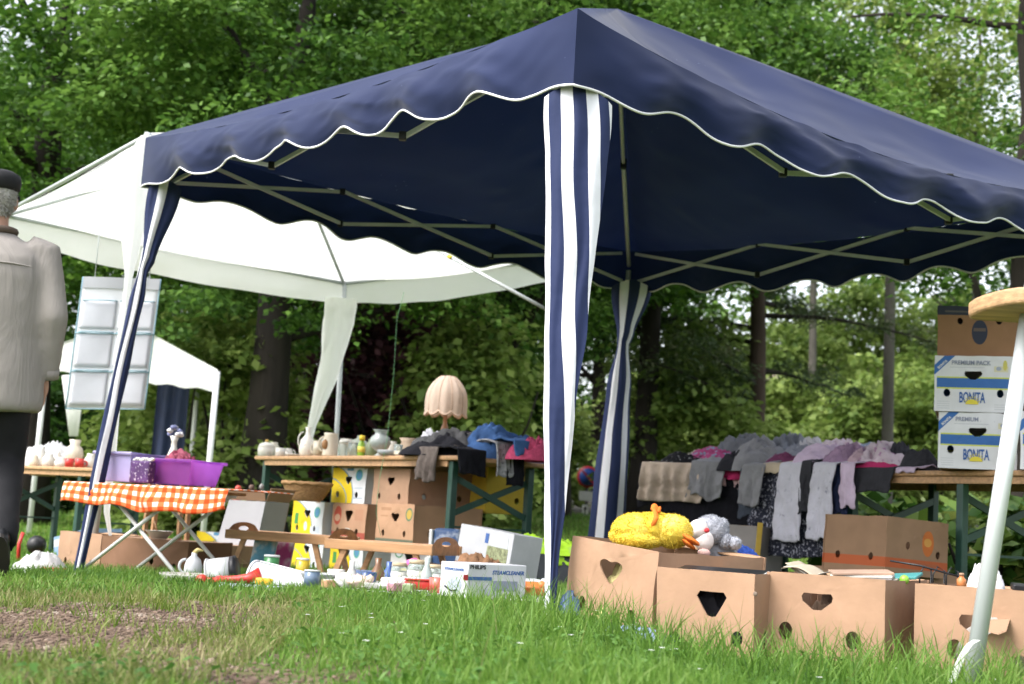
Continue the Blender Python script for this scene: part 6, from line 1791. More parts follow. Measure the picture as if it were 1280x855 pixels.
for i, (px, Y, sx_, sy_, th_, rz) in enumerate(((412, 6.2, .16, .11, .02, -20), (425, 6.6, .22, .12, .025, -18), (442, 6.1, .16, .12, .03, 8), (462, 6.0, .14, .12, .015, -30), (455, 6.5, .13, .09, .04, 12), (474, 6.35, .15, .10, .03, -12), (478, 5.75, .18, .12, .018, 20), (505, 5.7, .10, .08, .02, 0))):
    def bk(t, i=i, sx_=sx_, sy_=sy_, th_=th_):
        mk(t, 'cover', mat('cover_%d' % i, cols[i], .4, .15, 20), lambda m: m.box((0, 0, th_ / 2), (sx_, sy_, th_), None, .002), False); mk(t, 'pages', M_porc, lambda m: m.box((.003, -.002, th_ / 2), (sx_ - .002, sy_ + .001, th_ * .6)), False)
    o = ware('book', labs[i], 'book', px, Y, bk, .045); o.rotation_euler = (R(3), R(-4 + i), R(rz))
for i, (px, Y, lab, c_) in enumerate(((430, 5.85, 'white porcelain figure lying at the front of the sheet', (.66, .65, .62)), (448, 5.7, 'pale pink porcelain shell at the front of the sheet', (.60, .45, .40)), (490, 5.6, 'white crumpled doily near the red dish', (.64, .64, .62)), (665, 5.7, 'grey plastic disc right of the steam cleaner box', (.40, .42, .44)), (662, 5.45, 'orange net bag right of the steam cleaner box', (.60, .18, .05)))):
    def lump(t, c_=c_, i=i):
        mk(t, 'body', mat('ware_tone_%d' % i, c_, .4, .12, 20), lambda m: m.blob((0, 0, .025), (.045 + .006 * i, .03, .026), 3, .35, i + 20, 2.5)); mk(t, 'tip', mat('ware_tone_%d' % i, c_), lambda m: m.blob((.04, -.01, .04), (.016, .014, .016), 2, .2, i))
    ware(['figurine', 'shell', 'doily', 'plastic_disc', 'net_bag'][i], lab, ['figurine', 'shell', 'doily', 'disc', 'bag'][i], px, Y, lump, .04)
def pbin(t): mk(t, 'bowl', mat('grey_bowl', (.36, .37, .38), .35, .08), lambda m: m.lathe([(.05, 0), (.075, .05), (.08, .055), (.075, .056), (.045, .008), (.001, .008)], 24)); mk(t, 'spout', M_orp, lambda m: m.blob((.085, -.01, .045), (.02, .016, .014), 2, .1, 4))
ware('grey_bowl', 'shallow grey bowl with orange spout at the tub end', 'bowl', 398, 5.9, pbin, .03)
for i, (px, Y, c_, lab) in enumerate(((323, 7.2, (.10, .30, .42), 'blue picture book leaning behind the first bed tray'), (345, 7.35, (.45, .06, .22), 'magenta picture book behind the first bed tray'))):
    t = thing('picture_book', lab, 'book', ground(px, Y) + UP * .0, R(-20)); t.rotation_euler = (R(-14), 0, R(-20))
    mk(t, 'cover', mat('pic_%d' % i, c_, .4, .3, 14, dirt=((.62, .60, .56), 12, .52)), lambda m: m.box((0, 0, .12), (.13, .016, .24), None, .002), False); mk(t, 'pages', M_porc, lambda m: m.box((.002, .0005, .12), (.127, .010, .237)), False)
small = [
 ('tin_can', 'blue enamel tin with silver lid at the sheet front', 'tin', 388, 5.75, 'can', (.12, .17, .25), .030, .055),
 ('tin_can', 'green tin with silver lid beside the blue picture book', 'tin', 337, 6.9, 'can', (.05, .18, .07), .036, .09),
 ('tin_can', 'small yellow tin behind the white plastic tub', 'tin', 376, 6.9, 'can', (.55, .40, .04), .030, .08),
 ('small_vase', 'small brown glazed vase near the heap of doilies', 'vase', 470, 5.95, 'vase', (.15, .07, .03), .030, .11),
 ('small_vase', 'little blue vase just left of the preserving jars', 'vase', 484, 6.2, 'vase', (.05, .10, .30), .026, .09),
 ('small_vase', 'slim white vase in front of the rosy hardcover', 'vase', 437, 5.75, 'vase', (.5, .5, .48), .024, .10),
 ('glass_bottle', 'clear bottle lying open near the wide preserving jar', 'bottle', 531, 5.75, 'vase', (.35, .40, .38), .024, .12),
 ('cup', 'red rimmed cup right before the steam cleaner box corner', 'cup', 546, 5.45, 'cup', (.48, .10, .08), .034, .055),
 ('cup', 'white cup beside the black video case', 'cup', 418, 5.95, 'cup', (.52, .51, .48), .036, .06),
 ('cup', 'dark blue cup at the left of the ochre paperback', 'cup', 458, 5.75, 'cup', (.03, .06, .18), .034, .06),
 ('toy_block', 'dusty pink toy block among the front wares', 'toy', 494, 5.5, 'block', (.45, .22, .28), .03, .03),
 ('toy_block', 'olive toy block left of the red dish', 'toy', 510, 5.45, 'block', (.24, .30, .16), .028, .03),
 ('toy_block', 'tan toy block at the end of the grey bowl', 'toy', 409, 5.6, 'block', (.42, .24, .14), .026, .03),
 ('wooden_box', 'small open wooden box behind the three jars', 'box', 505, 6.7, 'block', (.24, .13, .06), .07, .06),
 ('photo_album', 'black photo album lying near the aquarium box', 'album', 556, 6.2, 'block', (.02, .02, .02), .07, .015),
]
for i, (nm, lab, cat_, px, Y, shp, c_, r_, h_) in enumerate(small):
    def sm(t, shp=shp, c_=c_, r_=r_, h_=h_, i=i):
        m_ = mat('small_tone_%d' % i, c_, .3, .15, 30, coat=.3)
        if shp == 'can':
            mk(t, 'body', m_, lambda m: m.lathe([(r_, 0), (r_, h_)], 20)); mk(t, 'lid', M_steel, lambda m: m.lathe([(r_ * 1.04, h_), (r_ * 1.04, h_ * 1.08), (r_ * .9, h_ * 1.1)], 20))
        elif shp == 'vase':
            mk(t, 'body', m_, lambda m: m.lathe([(r_ * .7, 0), (r_, h_ * .25), (r_ * .9, h_ * .5), (r_ * .4, h_ * .75), (r_ * .45, h_), (r_ * .35, h_), (.001, h_ * .6)], 18))
        elif shp == 'cup':
            mk(t, 'body', m_, lambda m: m.lathe(hollow(r_, h_), 20)); mk(t, 'handle', m_, handle(r_ * .95, h_ * .2, h_ * .8, .02, .004, i))
        else:
            mk(t, 'body', m_, lambda m: m.box((0, 0, h_ / 2), (r_ * 2, r_ * 1.5, h_), Matrix.Rotation(i * .7, 3, 'Z'), .004), False); mk(t, 'top', M_porc, lambda m: m.box((0, 0, h_ * 1.02), (r_ * 1.5, r_ * 1.1, h_ * .1), Matrix.Rotation(i * .7, 3, 'Z'), .001), False)
    ware(nm, lab, cat_, px, Y, sm, .042)
for i, (px, b, r_, h_, c_, lab) in enumerate(((341, .30, .045, .12, (.5, .46, .38), 'cream canister behind the lidded sugar bowl'), (405, .30, .04, .15, (.36, .38, .36), 'grey bottle vase behind the cream stein'), (463, .30, .035, .13, (.16, .20, .10), 'olive jar rising behind the yellow capped bottle'), (489, .28, .045, .11, (.52, .50, .44), 'white canister between round vase and earthen pot'))):
    pot('canister', lab, 'canister', T(px, b), [(r_ * .8, 0), (r_, h_ * .1), (r_, h_ * .7), (r_ * .6, h_ * .9), (r_ * .65, h_), (.002, h_ * 1.02)], mat('canister_%d' % i, c_, .3, .15, 20, coat=.3))
# green string hanging
t = tag(MB().tube([P(505, 365, 8.6), P(496, 400, 8.6), P(492, 470, 8.6), P(484, 548, 8.55), P(474, 600, 8.3), P(470, 640, 7.75), P(476, 670, 7.7)], .0014, 5).build('green_string', mat('green_cord', (.10, .26, .12), .7), smooth=True), 'thin green string dangling from the rear edge past the crockery', 'string')
# ------------------------------------------------------------------ checked stand and what is on it
gy_ = 7.0
SL, SR_ = P(126, 628, 7.25), P(292, 632, 6.75)
ctr = (SL + SR_) / 2; topz = P(210, 613, 7.0).z
g0 = gz(ctr.x, ctr.y)
dv = SR_ - SL; rz = math.atan2(dv.y, dv.x); sw = math.hypot(dv.x, dv.y)
t = thing('folding_stand', 'low folding stand with crossed white metal legs', 'stand', (ctr.x, ctr.y, g0), rz)
hh = topz - g0; M_wleg = mat('white_leg_paint', (.58, .58, .57), .4, .06)
for s in (-1, 1):
    y = s * .17
    mb = MB(); mb.tube([(-sw * .42, y, -.01), (sw * .30, y, hh - .01)], .010, 8); mb.build('leg', M_wleg, t, smooth=True)
    mb = MB(); mb.tube([(sw * .36, y + .02, -.01), (-sw * .28, y + .02, hh - .01)], .010, 8); mb.build('leg', M_wleg, t, smooth=True)
    mb = MB(); mb.tube([(-sw * .28 if s < 0 else sw * .3, -.2, hh - .01), (-sw * .28 if s < 0 else sw * .3, .2, hh - .01)], .010, 8); mb.build('rail', M_wleg, t, smooth=True)
mb = MB(); mb.box((0, 0, hh), (sw * .8, .36, .014), None, .003); mb.build('top', M_wood, t)
def gingham():
    m = bpy.data.materials.new('orange_gingham'); m.use_nodes = True
    n, l = m.node_tree.nodes, m.node_tree.links
    b = n['Principled BSDF']; b.inputs['Roughness'].default_value = .9; b.inputs['Specular IOR Level'].default_value = .15
    tc = n.new('ShaderNodeTexCoord'); s = n.new('ShaderNodeSeparateXYZ'); l.new(tc.outputs['UV'], s.inputs[0])
    def st(o, k):
        a = n.new('ShaderNodeMath'); a.operation = 'MULTIPLY'; a.inputs[1].default_value = k; l.new(o, a.inputs[0])
        f = n.new('ShaderNodeMath'); f.operation = 'FRACT'; l.new(a.outputs[0], f.inputs[0])
        g = n.new('ShaderNodeMath'); g.operation = 'GREATER_THAN'; g.inputs[1].default_value = .5; l.new(f.outputs[0], g.inputs[0])
        return g.outputs[0]
    ad = n.new('ShaderNodeMath'); ad.operation = 'ADD'; l.new(st(s.outputs['X'], 20), ad.inputs[0]); l.new(st(s.outputs['Y'], 12), ad.inputs[1])
    hf = n.new('ShaderNodeMath'); hf.operation = 'MULTIPLY'; hf.inputs[1].default_value = .5; l.new(ad.outputs[0], hf.inputs[0])
    rp = n.new('ShaderNodeValToRGB'); e = rp.color_ramp.elements; e[0].color = (.66, .58, .53, 1); e.new(.5).color = (.62, .17, .06, 1); e[2].color = (.58, .065, .012, 1)
    l.new(hf.outputs[0], rp.inputs['Fac']); l.new(rp.outputs[0], b.inputs['Base Color'])
    return m
eE = Vector((math.cos(rz), math.sin(rz), 0)); oO = Vector((eE.y, -eE.x, 0))
Ed = ctr + oO * .20 + eE * .06; Ed.z = topz + .010
drape('checked_cloth', 'orange and white checked cloth spread over the folding stand', 'tablecloth', Ed, eE, oO, sw * 1.22, .44, .125, gingham(), 81, lift=.006, lump=.006, folds=4, amp=.03, hemw=.05, rag=.3)
tp = topz + .03
# purple bin
def open_bin(name, label, c, rz, w, d, h, mt, flare=.88, rimw=.012, cat='bin'):
    t = thing(name, label, cat, c, rz)
    mb = MB()
    def ringp(k, z, inset=0): return [Vector((sx * (w / 2 - inset) * k, sy * (d / 2 - inset) * k, z)) for sx, sy in ((-1, -1), (1, -1), (1, 1), (-1, 1))]
    a, b, c2, e = ringp(flare, 0), ringp(1, h), ringp(1, h, .005), ringp(flare, .006, .005)
    vs = a + b + c2 + e; fs = [(3, 2, 1, 0)]
    for i in range(4):
        j = (i + 1) % 4
        fs += [(i, j, 4 + j, 4 + i), (4 + i, 4 + j, 8 + j, 8 + i), (8 + i, 8 + j, 12 + j, 12 + i)]
    fs.append((12, 13, 14, 15)); mb.add(vs, fs)
    o = mb.build('shell', mt, t); modify(o, 'BEVEL', width=.006, segments=2)
    mb = MB(); mb.tube([(sx * (w / 2 + .006), sy * (d / 2 + .006), h) for sx, sy in ((-1, -1), (1, -1), (1, 1), (-1, 1), (-1, -1))], .009, 6); mb.build('rim', mt, t)
    return t
M_pur = mat('purple_translucent_plastic', (.50, .20, .62), .25, .1, 6, trans=.7, spec=.5)
def see_through(m, k):
    n, l = m.node_tree.nodes, m.node_tree.links
    out = n['Material Output']; src = out.inputs['Surface'].links[0].from_socket
    tp = n.new('ShaderNodeBsdfTransparent'); tp.inputs['Color'].default_value = (.82, .62, .92, 1)
    ms = n.new('ShaderNodeMixShader'); ms.inputs[0].default_value = k
    l.new(src, ms.inputs[1]); l.new(tp.outputs[0], ms.inputs[2]); l.new(ms.outputs[0], out.inputs['Surface'])
see_through(M_pur, .5)
M_lila = mat('lilac_translucent_plastic', (.46, .42, .66), .3, .1, 6, trans=.4, spec=.5)
pc = P(226, 600, 7.0); 
open_bin('plastic_bin', 'purple translucent plastic bin on the checked cloth', Vector((pc.x, pc.y, tp)), rz + R(3), 84 * 7.0 / FPX, .24, .116, M_pur, .84)
heap('filling_things', 'dark red tangled things filling the purple bin', 'odds and ends', Vector((pc.x, pc.y, tp + .012)), .12, .09, .115, mat('dark_red_mix', (.20, .03, .06), .7, .6, 30), 82, fold=1.5)
pc2 = P(160, 602, 7.12)
open_bin('plastic_bin', 'lilac translucent plastic bin left of the purple one', Vector((pc2.x, pc2.y + .02, tp)), rz, .26, .24, .140, M_lila, .9)
t = thing('wicker_tote', 'dark violet and white woven basket at the front of the lilac bin', 'basket', Vector((at(167, 6.93, 0).x, 6.93, tp - .004)), rz)
mb = MB(); mb.box((0, 0, .055), (.135, .05, .11), None, .01); mb.build('weave', mat('violet_weave', (.06, .02, .10), .7, .3, 20, dirt=((.55, .50, .56), 75, .58)), t)
mb = MB(); 
for k in range(14): mb.blob((-.06 + .0095 * k, .004 * (k % 3), .113 + .006 * (k % 2)), (.010, .012, .010), 1)
mb.build('white_trim', M_porc, t, smooth=True)
# vase with flowers standing on a ledge beyond
vb = P(216, 574, 7.6)
t = thing('flower_vase', 'white waisted vase with blue white porcelain flowers behind the purple bin', 'vase', vb)
mb = MB(); mb.lathe([(.03, 0), (.034, .008), (.028, .03), (.016, .065), (.015, .095), (.026, .125), (.022, .125), (.012, .09), (.001, .05)], 18); mb.build('body', M_porc, t, smooth=True)
rr = random.Random(4)
for k in range(7):
    a = k * .9; mb = MB(); mb.blob((.030 * math.cos(a), .02 * math.sin(a), .135 + .018 * (k % 3)), (.018, .016, .014), 2, .4, k, 3); mb.build('flower', mat('porcelain_flower_%d' % (k % 2), [(.62, .62, .66), (.16, .18, .34)][k % 2], .5, .2), t, smooth=True)
# a stool carries it
t = thing('wooden_stool', 'small wooden stool hidden behind the bins, carrying the flower vase', 'stool', (vb.x, vb.y, gz(vb.x, vb.y)))
hz = vb.z - gz(vb.x, vb.y) - .002
mb = MB(); mb.box((0, 0, hz - .012), (.22, .22, .024), None, .004); mb.build('seat', M_wood, t)
for sx in (-1, 1):
    for sy in (-1, 1):
        mb = MB(); mb.bar((sx * .08, sy * .08, hz - .024), (sx * .10, sy * .10, -.01), .022, .022); mb.build('leg', M_wood, t)
# cartons behind and below the stand
def back_carton(label, pl, Yl, pr, Yr, h, d, mt, hole='slot', closed=False, circles=((-.3, .25), (.3, .25)), group='cartons behind the checked stand', hx=0, hw=.07):
    a, b = ground(pl, Yl), ground(pr, Yr); dv = b - a
    return carton(label, 'carton', (a + b) / 2, math.atan2(dv.y, dv.x), math.hypot(dv.x, dv.y), d, h, mt, hole, hw, .6, hx, circles, .016, closed, group)
back_carton('pale brown carton standing behind the left striped leg', 70, 7.9, 122, 7.6, .215, .30, KP, 'heart', hx=.04, hw=.05)
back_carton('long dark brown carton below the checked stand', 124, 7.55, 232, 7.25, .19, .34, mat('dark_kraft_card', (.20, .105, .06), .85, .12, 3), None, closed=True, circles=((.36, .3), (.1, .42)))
back_carton('plain carton between the stand and the tall grey box', 236, 8.3, 276, 8.1, .18, .3, M_card, None, closed=True)
t = thing('cream_bowl', 'cream bowl on the dark brown carton lid', 'bowl', P(200, 654, 7.5))
mk(t, 'body', M_porc, lambda m: m.lathe([(.04, 0), (.075, .04), (.078, .042), (.072, .042), (.04, .006), (.001, .006)], 20)); mk(t, 'spoon', M_wood, lambda m: m.tube([(.0, 0, .01), (-.03, 0, .09)], .005, 6))
t.location.z = gz(t.location.x, 7.4) + .192
# hanging pocket organiser
HA, HB = P(104, 346, 7.95), P(201, 349, 8.05)
t = thing('pocket_organiser', 'hanging white fabric organiser with two columns of pockets', 'organiser', (0, 0, 0))
M_fab = mat('white_organiser_fabric', (.84, .85, .88), .75, .03, 8, bump=.2, bscale=12, trans=.4); M_fabg = mat('grey_header_fabric', (.42, .43, .46), .8, .06); M_trim = mat('blue_binding', (.22, .36, .42), .7, .1); M_pock = mat('clear_white_pocket', (.82, .83, .88), .5, .04, 8, trans=.4)
HL = P(104, 346, 7.95).z - P(104, 512, 7.95).z
hn = (HB - HA).cross(UP).normalized()
def hp(u, v, o=0.0): return HA.lerp(HB, u) - UP * (HL * v) + hn * (o + .006 * math.sin(u * 6 + v * 3)) + (HA - HB).normalized() * (.022 * v)
mb = MB(); mb.grid(lambda u, v: hp(u, v), 14, 24); o = mb.build('back_sheet', M_fab, t, smooth=True); modify(o, 'SOLIDIFY', thickness=.004)
mb = MB(); mb.grid(lambda u, v: hp(.01 + u * .98, .0 + v * .085, .007), 14, 4); o = mb.build('header', M_fabg, t); modify(o, 'SOLIDIFY', thickness=.004)
for i in range(2):
    for j in range(3):
        u0, v0 = .03 + i * .485, .13 + j * .29 + .05 * (j == 0)
        mb = MB(); mb.grid(lambda u, v: hp(u0 + u * .45, v0 + v * (.265 - .05 * (j == 0)), .006 + .003 * math.sin(math.pi * u) * (.5 + .5 * v) * math.sin(math.pi * min(1, v * .8 + .25))), 10, 8)
        o = mb.build('pocket', M_pock, t, smooth=True); modify(o, 'SOLIDIFY', thickness=.003)
        mb = MB(); mb.tube([hp(u0 + .45 * k / 8, v0, .011 + .012 * math.sin(math.pi * k / 8)) for k in range(9)], .0035, 5); mb.build('binding', M_trim, o, smooth=True)
for pts in ([hp(0, k / 10, .003) for k in range(11)], [hp(1, k / 10, .003) for k in range(11)], [hp(k / 10, 1, .003) for k in range(11)], [hp(k / 10, .43, .012) for k in range(11)], [hp(k / 10, .72, .012) for k in range(11)]):
    mb = MB(); mb.tube(pts, .004, 5); mb.build('binding', M_trim, t, smooth=True)
for u in (.15, .85):
    mb = MB(); mb.tube([hp(u, 0), hp(u, 0) + UP * .42 + Vector((.0, .0, 0))], .003, 5); mb.build('hanging_cord', M_gal, t, smooth=True)

# ------------------------------------------------------------------ far left table wares
FG = 'wares on the far left table'
pot('vase', 'cream vase painted with brown flowers on the far table', 'vase', fpt(91, .15), [(.04, 0), (.060, .04), (.072, .10), (.060, .15), (.034, .175), (.045, .215), (.040, .215), (.028, .17), (.001, .1)], M_cream, group=FG)
for i, (px, b) in enumerate(((86, .04), (99, .03))):
    pot('red_cup', ['red cup in front of the cream vase, left of the pair', 'red cup right of its pair on the far table edge'][i], 'cup', fpt(px, b), hollow(.034, .066), M_redp2, [('handle', handle(.033, .012, .05, .022, .005, R(20)), M_redp2)], group=FG)
for i, (px, b, r_, h_, lab, m_) in enumerate(((50, .2, .04, .16, 'tall pale bottle at the left of the far table', M_porc), (60, .1, .05, .10, 'round white jar on the far table', M_porc), (70, .25, .035, .13, 'slim patterned jar left of the cream vase', M_floral), (76, .08, .05, .07, 'white sugar jar before the slim patterned jar', M_porc), (112, .12, .045, .11, 'white jug next to the red cups', M_porc), (124, .2, .04, .13, 'flowered jar at the right end of the far table', M_floral), (42, .15, .04, .09, 'pale cup nearest to the man', M_cream))):
    pot('jar', lab, 'jar', fpt(px, b), [(r_ * .8, 0), (r_, h_ * .2), (r_, h_ * .6), (r_ * .6, h_ * .85), (r_ * .65, h_), (r_ * .55, h_), (.001, h_ * .5)], m_, group=FG)
t = thing('white_tablecloth', 'white crumpled cloth and doilies at the rear of the far table', 'cloth', fpt(58, .42)); heap('cloth', '', '', (0, 0, 0), .26, .12, .19, mat('white_sheet', (.62, .61, .60)), 91, 0, parent=t)
def far_box(label, px, Y, rzz, mt, w=.36, h=.2, d=.3, tilt=None): return carton(label, 'carton', ground(px, Y) + UP * .0, R(rzz), w, d, h, mt, 'tri', .07, .6, 0, ((-.3, .25), (.3, .25)), .015, False, 'cartons under the far left table', tilt)
M_bb = print_mat('blue_yellow_card', (.20, .30, .45), [(('disc', -.06, .06, .08, .07), YEL), (('band', 'z', .15, .2), (.45, .48, .52)), (('disc', .10, .10, .05, .05), (.55, .58, .62))])
far_box('blue and yellow printed carton tilted under the far table', 92, 9.9, -30, M_bb, .36, .22, .3, (0, R(-14)))
far_box('white yellow carton beside the tilted blue one', 128, 10.2, -35, banana_print('banana_print_far', .34, .2), .34, .2)
far_box('white yellow carton standing far behind the tall grey box', 268, 11.0, -30, M_ban, .40, H4)
t = thing('work_lamp', 'black red work lamp lying under the far table', 'lamp', ground(43, 8.8), R(15))
mk(t, 'housing', M_black, lambda m: m.lathe([(.035, .09), (.055, .05), (.06, .0)], 20, (0, 0, .13), Matrix.Rotation(R(90), 3, 'X'))); mk(t, 'lens', M_steel, lambda m: m.lathe([(.045, -.004), (.03, -.014), (.001, -.018)], 20, (0, 0, .13), Matrix.Rotation(R(90), 3, 'X'))); mk(t, 'bracket', M_redp2, lambda m: m.tube([(-.10, .03, .0), (-.105, .03, .13), (-.09, .05, .2)], .012, 8))
t = thing('orange_hose', 'coiled orange hose in the grass under the far table', 'hose', ground(48, 8.7)); mk(t, 'coil', mat('orange_rubber', (.55, .25, .03), .5), lambda m: m.tube([((.09 + .004 * k * .1) * math.cos(k * .4), .05 * math.sin(k * .4), .012 + .0006 * k) for k in range(48)], .010, 6)); mk(t, 'coupling', M_steel, lambda m: m.tube([(.09, 0, .02), (.12, .02, .02)], .013, 8))
t = thing('black_wire_basket', 'black wire basket behind the striped left leg', 'basket', ground(150, 8.9))
for k in range(4): mk(t, 'wire', M_black, lambda m, k=k: m.tube([((.09 - .012 * k) * math.cos(i * .45), (.09 - .012 * k) * math.sin(i * .45), .22 - .05 * k) for i in range(15)], .004, 5))
mk(t, 'stand', M_black, lambda m: m.tube([(0.05, 0, 0), (.06, 0, .08), (.09, 0, .22)], .006, 6))
t = thing('white_rags', 'white rags with a red yellow packet in the grass behind the man', 'rags', ground(50, 7.0)); heap('rag', '', '', (0, 0, 0), .14, .09, .10, mat('white_sheet', (.62, .61, .60)), 93, parent=t); mk(t, 'packet', M_redp2, lambda m: m.box((.10, -.10, .025), (.13, .05, .035), Matrix.Rotation(R(12), 3, 'Z'), .004), False); mk(t, 'band', mat('yellow_plastic', (.55, .42, .02)), lambda m: m.box((.12, -.129, .012), (.10, .01, .016), Matrix.Rotation(R(12), 3, 'Z'), .002), False)

# ------------------------------------------------------------------ road sign
sg = at(734, 33.4, 0); sz0 = gz(33.4 * .05, 29.3)
sp = ground(732, 29.3); cz = P(733, 596, 29.3)
t = thing('road_sign', 'round red rimmed blue no parking sign on a pole by the road', 'road sign', sp, R(3))
dz = cz.z - sp.z; sr = 13.6 * 29.3 / FPX
mk(t, 'pole', mat('dark_sign_pole', (.05, .05, .05), .6), lambda m: m.tube([(0, .03, -.1), (0, .03, dz + .2)], .03, 10))
rot90 = Matrix.Rotation(R(90), 3, 'X')
sd = mk(t, 'sign_disc', mat('sign_red', (.42, .02, .03), .45, .05), lambda m: m.lathe([(sr, -.01), (sr, .012), (.001, .014)], 40, (0, 0, dz), rot90))
mk(t, 'blue_field', mat('sign_blue', (.02, .06, .28), .45, .05), lambda m: m.lathe([(sr * .80, .0), (sr * .80, .017), (.001, .0175)], 40, (0, 0, dz), rot90))
mk(t, 'red_stroke', mat('sign_red', (.42, .02, .03)), lambda m: m.box((0, -.0205, dz), (sr * 1.68, .004, sr * .17), Matrix.Rotation(R(45), 3, 'Y')), False)
mk(t, 'text_plate', mat('sign_white', (.55, .56, .58), .5, .05), lambda m: m.box((0, -.006, P(733, 620, 29.3).z - sp.z), (.32, .012, .20), None, .003), False)
az = P(733, 646, 29.3).z - sp.z
mk(t, 'arrow_plate', mat('sign_white', (.55, .56, .58)), lambda m: m.box((-.02, -.004, az), (.13, .012, .50), None, .003), False)
mk(t, 'arrow', M_lblk, lambda m: m.add([(-.02 + x, -.0125, az + z) for x, z in ((-.012, -.15), (.012, -.15), (.012, .15), (.04, .15), (0, .22), (-.04, .15), (-.012, .15))] + [(-.02 + x, -.0125, az - z) for x, z in ((.04, .15), (0, .22), (-.04, .15))], [(0, 1, 2, 3, 4, 5, 6), (7, 8, 9)]), False)

# ------------------------------------------------------------------ the man walking away, left
PY = 5.75
pf = ground(-30, PY)
man = thing('person', 'elderly man in grey beige jacket, dark trousers and black cap walking away', 'person', pf, R(22)); man.rotation_euler = (0, R(-3.1), R(22))
def fuse(name, mb, mt, vox, smooth_it=4, disp=None):
    o = mb.build(name, mt, man, smooth=True)
    m = o.modifiers.new('remesh', 'REMESH'); m.mode = 'VOXEL'; m.voxel_size = vox; m.use_smooth_shade = True
    s_ = o.modifiers.new('smooth', 'SMOOTH'); s_.iterations = smooth_it; s_.factor = .6
    return o
def loft(mb, rings, segs=24):
    vs, fs = [], []
    for (x, y, z, rx, ry) in rings:
        for k in range(segs):
            a = 2 * math.pi * k / segs
            vs.append((x + rx * math.cos(a), y + ry * math.sin(a), z))
    for i in range(len(rings) - 1):
        for k in range(segs):
            k2 = (k + 1) % segs
            fs.append((i * segs + k, i * segs + k2, (i + 1) * segs + k2, (i + 1) * segs + k))
    fs.append(tuple(range(segs))[::-1]); fs.append(tuple((len(rings) - 1) * segs + k for k in range(segs)))
    mb.add(vs, fs)
HT = P(-8, 221, PY).z - pf.z            # crown of the head
S = HT / 1.70
v3 = lambda x, y, z: Vector((x * S, y * S, z * S))
# joints (walking away along +Y, right foot planted, left foot lifted behind)
hipL, hipR = v3(-.09, 0, .88), v3(.09, 0, .88)
kneeR, ankR = v3(.095, .07, .49), v3(.070, -.24, .19)
kneeL, ankL = v3(-.07, .05, .47), v3(-.02, .06, .085)
shR, elR, wrR = v3(.195, .0, 1.38), v3(.245, -.06, 1.10), v3(.235, .02, .86)
shL, elL, wrL = v3(-.195, .0, 1.38), v3(-.245, .05, 1.11), v3(-.22, .17, .90)
mb = MB()
loft(mb, [(0, 0, z * S, rx * S, ry * S) for z, rx, ry in ((.84, .15, .10), (.95, .165, .115), (1.08, .155, .11), (1.25, .175, .12), (1.38, .165, .10), (1.43, .09, .07), (1.46, .058, .06), (1.53, .055, .06))])
hc = v3(0, .02, 1.60)
mb.blob(hc, (.078 * S, .098 * S, .108 * S), 3); mb.blob(hc + v3(0, .03, -.06), (.06 * S, .068 * S, .062 * S), 3)
mb.blob(hc + v3(0, .104, -.012), (.013 * S, .020 * S, .024 * S), 2); mb.blob(hc + v3(0, .075, .03), (.055 * S, .03 * S, .016 * S), 2)
for s in (-1, 1): mb.blob(hc + v3(.080 * s, -.008, -.012), (.012 * S, .022 * S, .034 * S), 2)
for sh, el, wr in ((shR, elR, wrR), (shL, elL, wrL)):
    mb.tube([sh, sh.lerp(el, .5), el, el.lerp(wr, .4), wr], [.055 * S, .048 * S, .040 * S, .038 * S, .027 * S], 12)
    d = (wr - el).normalized(); sgn = 1 if wr.x > 0 else -1
    mb.blob(wr + d * .045 * S, (.018 * S, .042 * S, .050 * S), 2)
    for k in range(4):
        b = wr + d * .08 * S + Vector((0, (-.028 + .019 * k) * S, 0))
        ln = (.070, .082, .078, .062)[k] * S
        mb.tube([b - d * .02 * S, b + d * ln * .5, b + d * ln + Vector((-.018 * sgn * S, .004 * S, 0))], [.0095 * S, .009 * S, .0075 * S], 8)
    tb = wr + d * .03 * S
    mb.tube([tb, tb + v3(-.012 * sgn, .040, -.02), tb + v3(-.02 * sgn, .050, -.058)], [.013 * S, .011 * S, .009 * S], 8)
for h_, k_, a_ in ((hipR, kneeR, ankR), (hipL, kneeL, ankL)):
    mb.tube([h_, h_.lerp(k_, .5), k_, k_.lerp(a_, .35), a_], [.085 * S, .075 * S, .055 * S, .054 * S, .038 * S], 12)
fuse('body', mb, mat('skin', (.48, .27, .20), .55, .08, 12), .0065, 3)
mb = MB()
for s in (-1, 1): mb.blob(hc + v3(.030 * s, .091, .012), (.011 * S, .008 * S, .008 * S), 2)
e_ = mb
for s in (-1, 1):
    mb = MB(); mb.blob(hc + v3(.030 * s, .090, .010), (.012 * S, .010 * S, .009 * S), 2); mb.build('eye', M_porc, man, smooth=True)
mb = MB(); mb.blob(hc + v3(0, .094, -.058), (.024 * S, .008 * S, .006 * S), 2); mb.build('mouth', mat('lips', (.36, .14, .12), .6), man, smooth=True)
M_hair = mat('white_hair', (.50, .48, .46), .9, .08, 30, bump=.8, bscale=120, stretch=(3, 3, .5))
M_hair2 = island_mat('white_hair', [(.30, .29, .275), (.42, .405, .385), (.55, .53, .50)], .9, .1, spec=.15, patch=20)
fur_mesh('hair', [(hc + v3(0, -.022, .012), (.079 * S, .088 * S, .100 * S), None), (hc + v3(0, -.048, -.050), (.054 * S, .045 * S, .042 * S), None)], .015, 5200, M_hair2, man, 9, .9)
mb = MB()
loft(mb, [(0, .01 * S, (1.645 + z) * S, rx * S, ry * S) for z, rx, ry in ((-.012, .085, .105), (.0, .096, .118), (.03, .101, .124), (.055, .096, .116), (.072, .07, .08), (.076, .01, .012))])
cp = mb.build('cap', mat('black_cap_wool', (.012, .012, .014), .8, .2, 20), man, smooth=True)
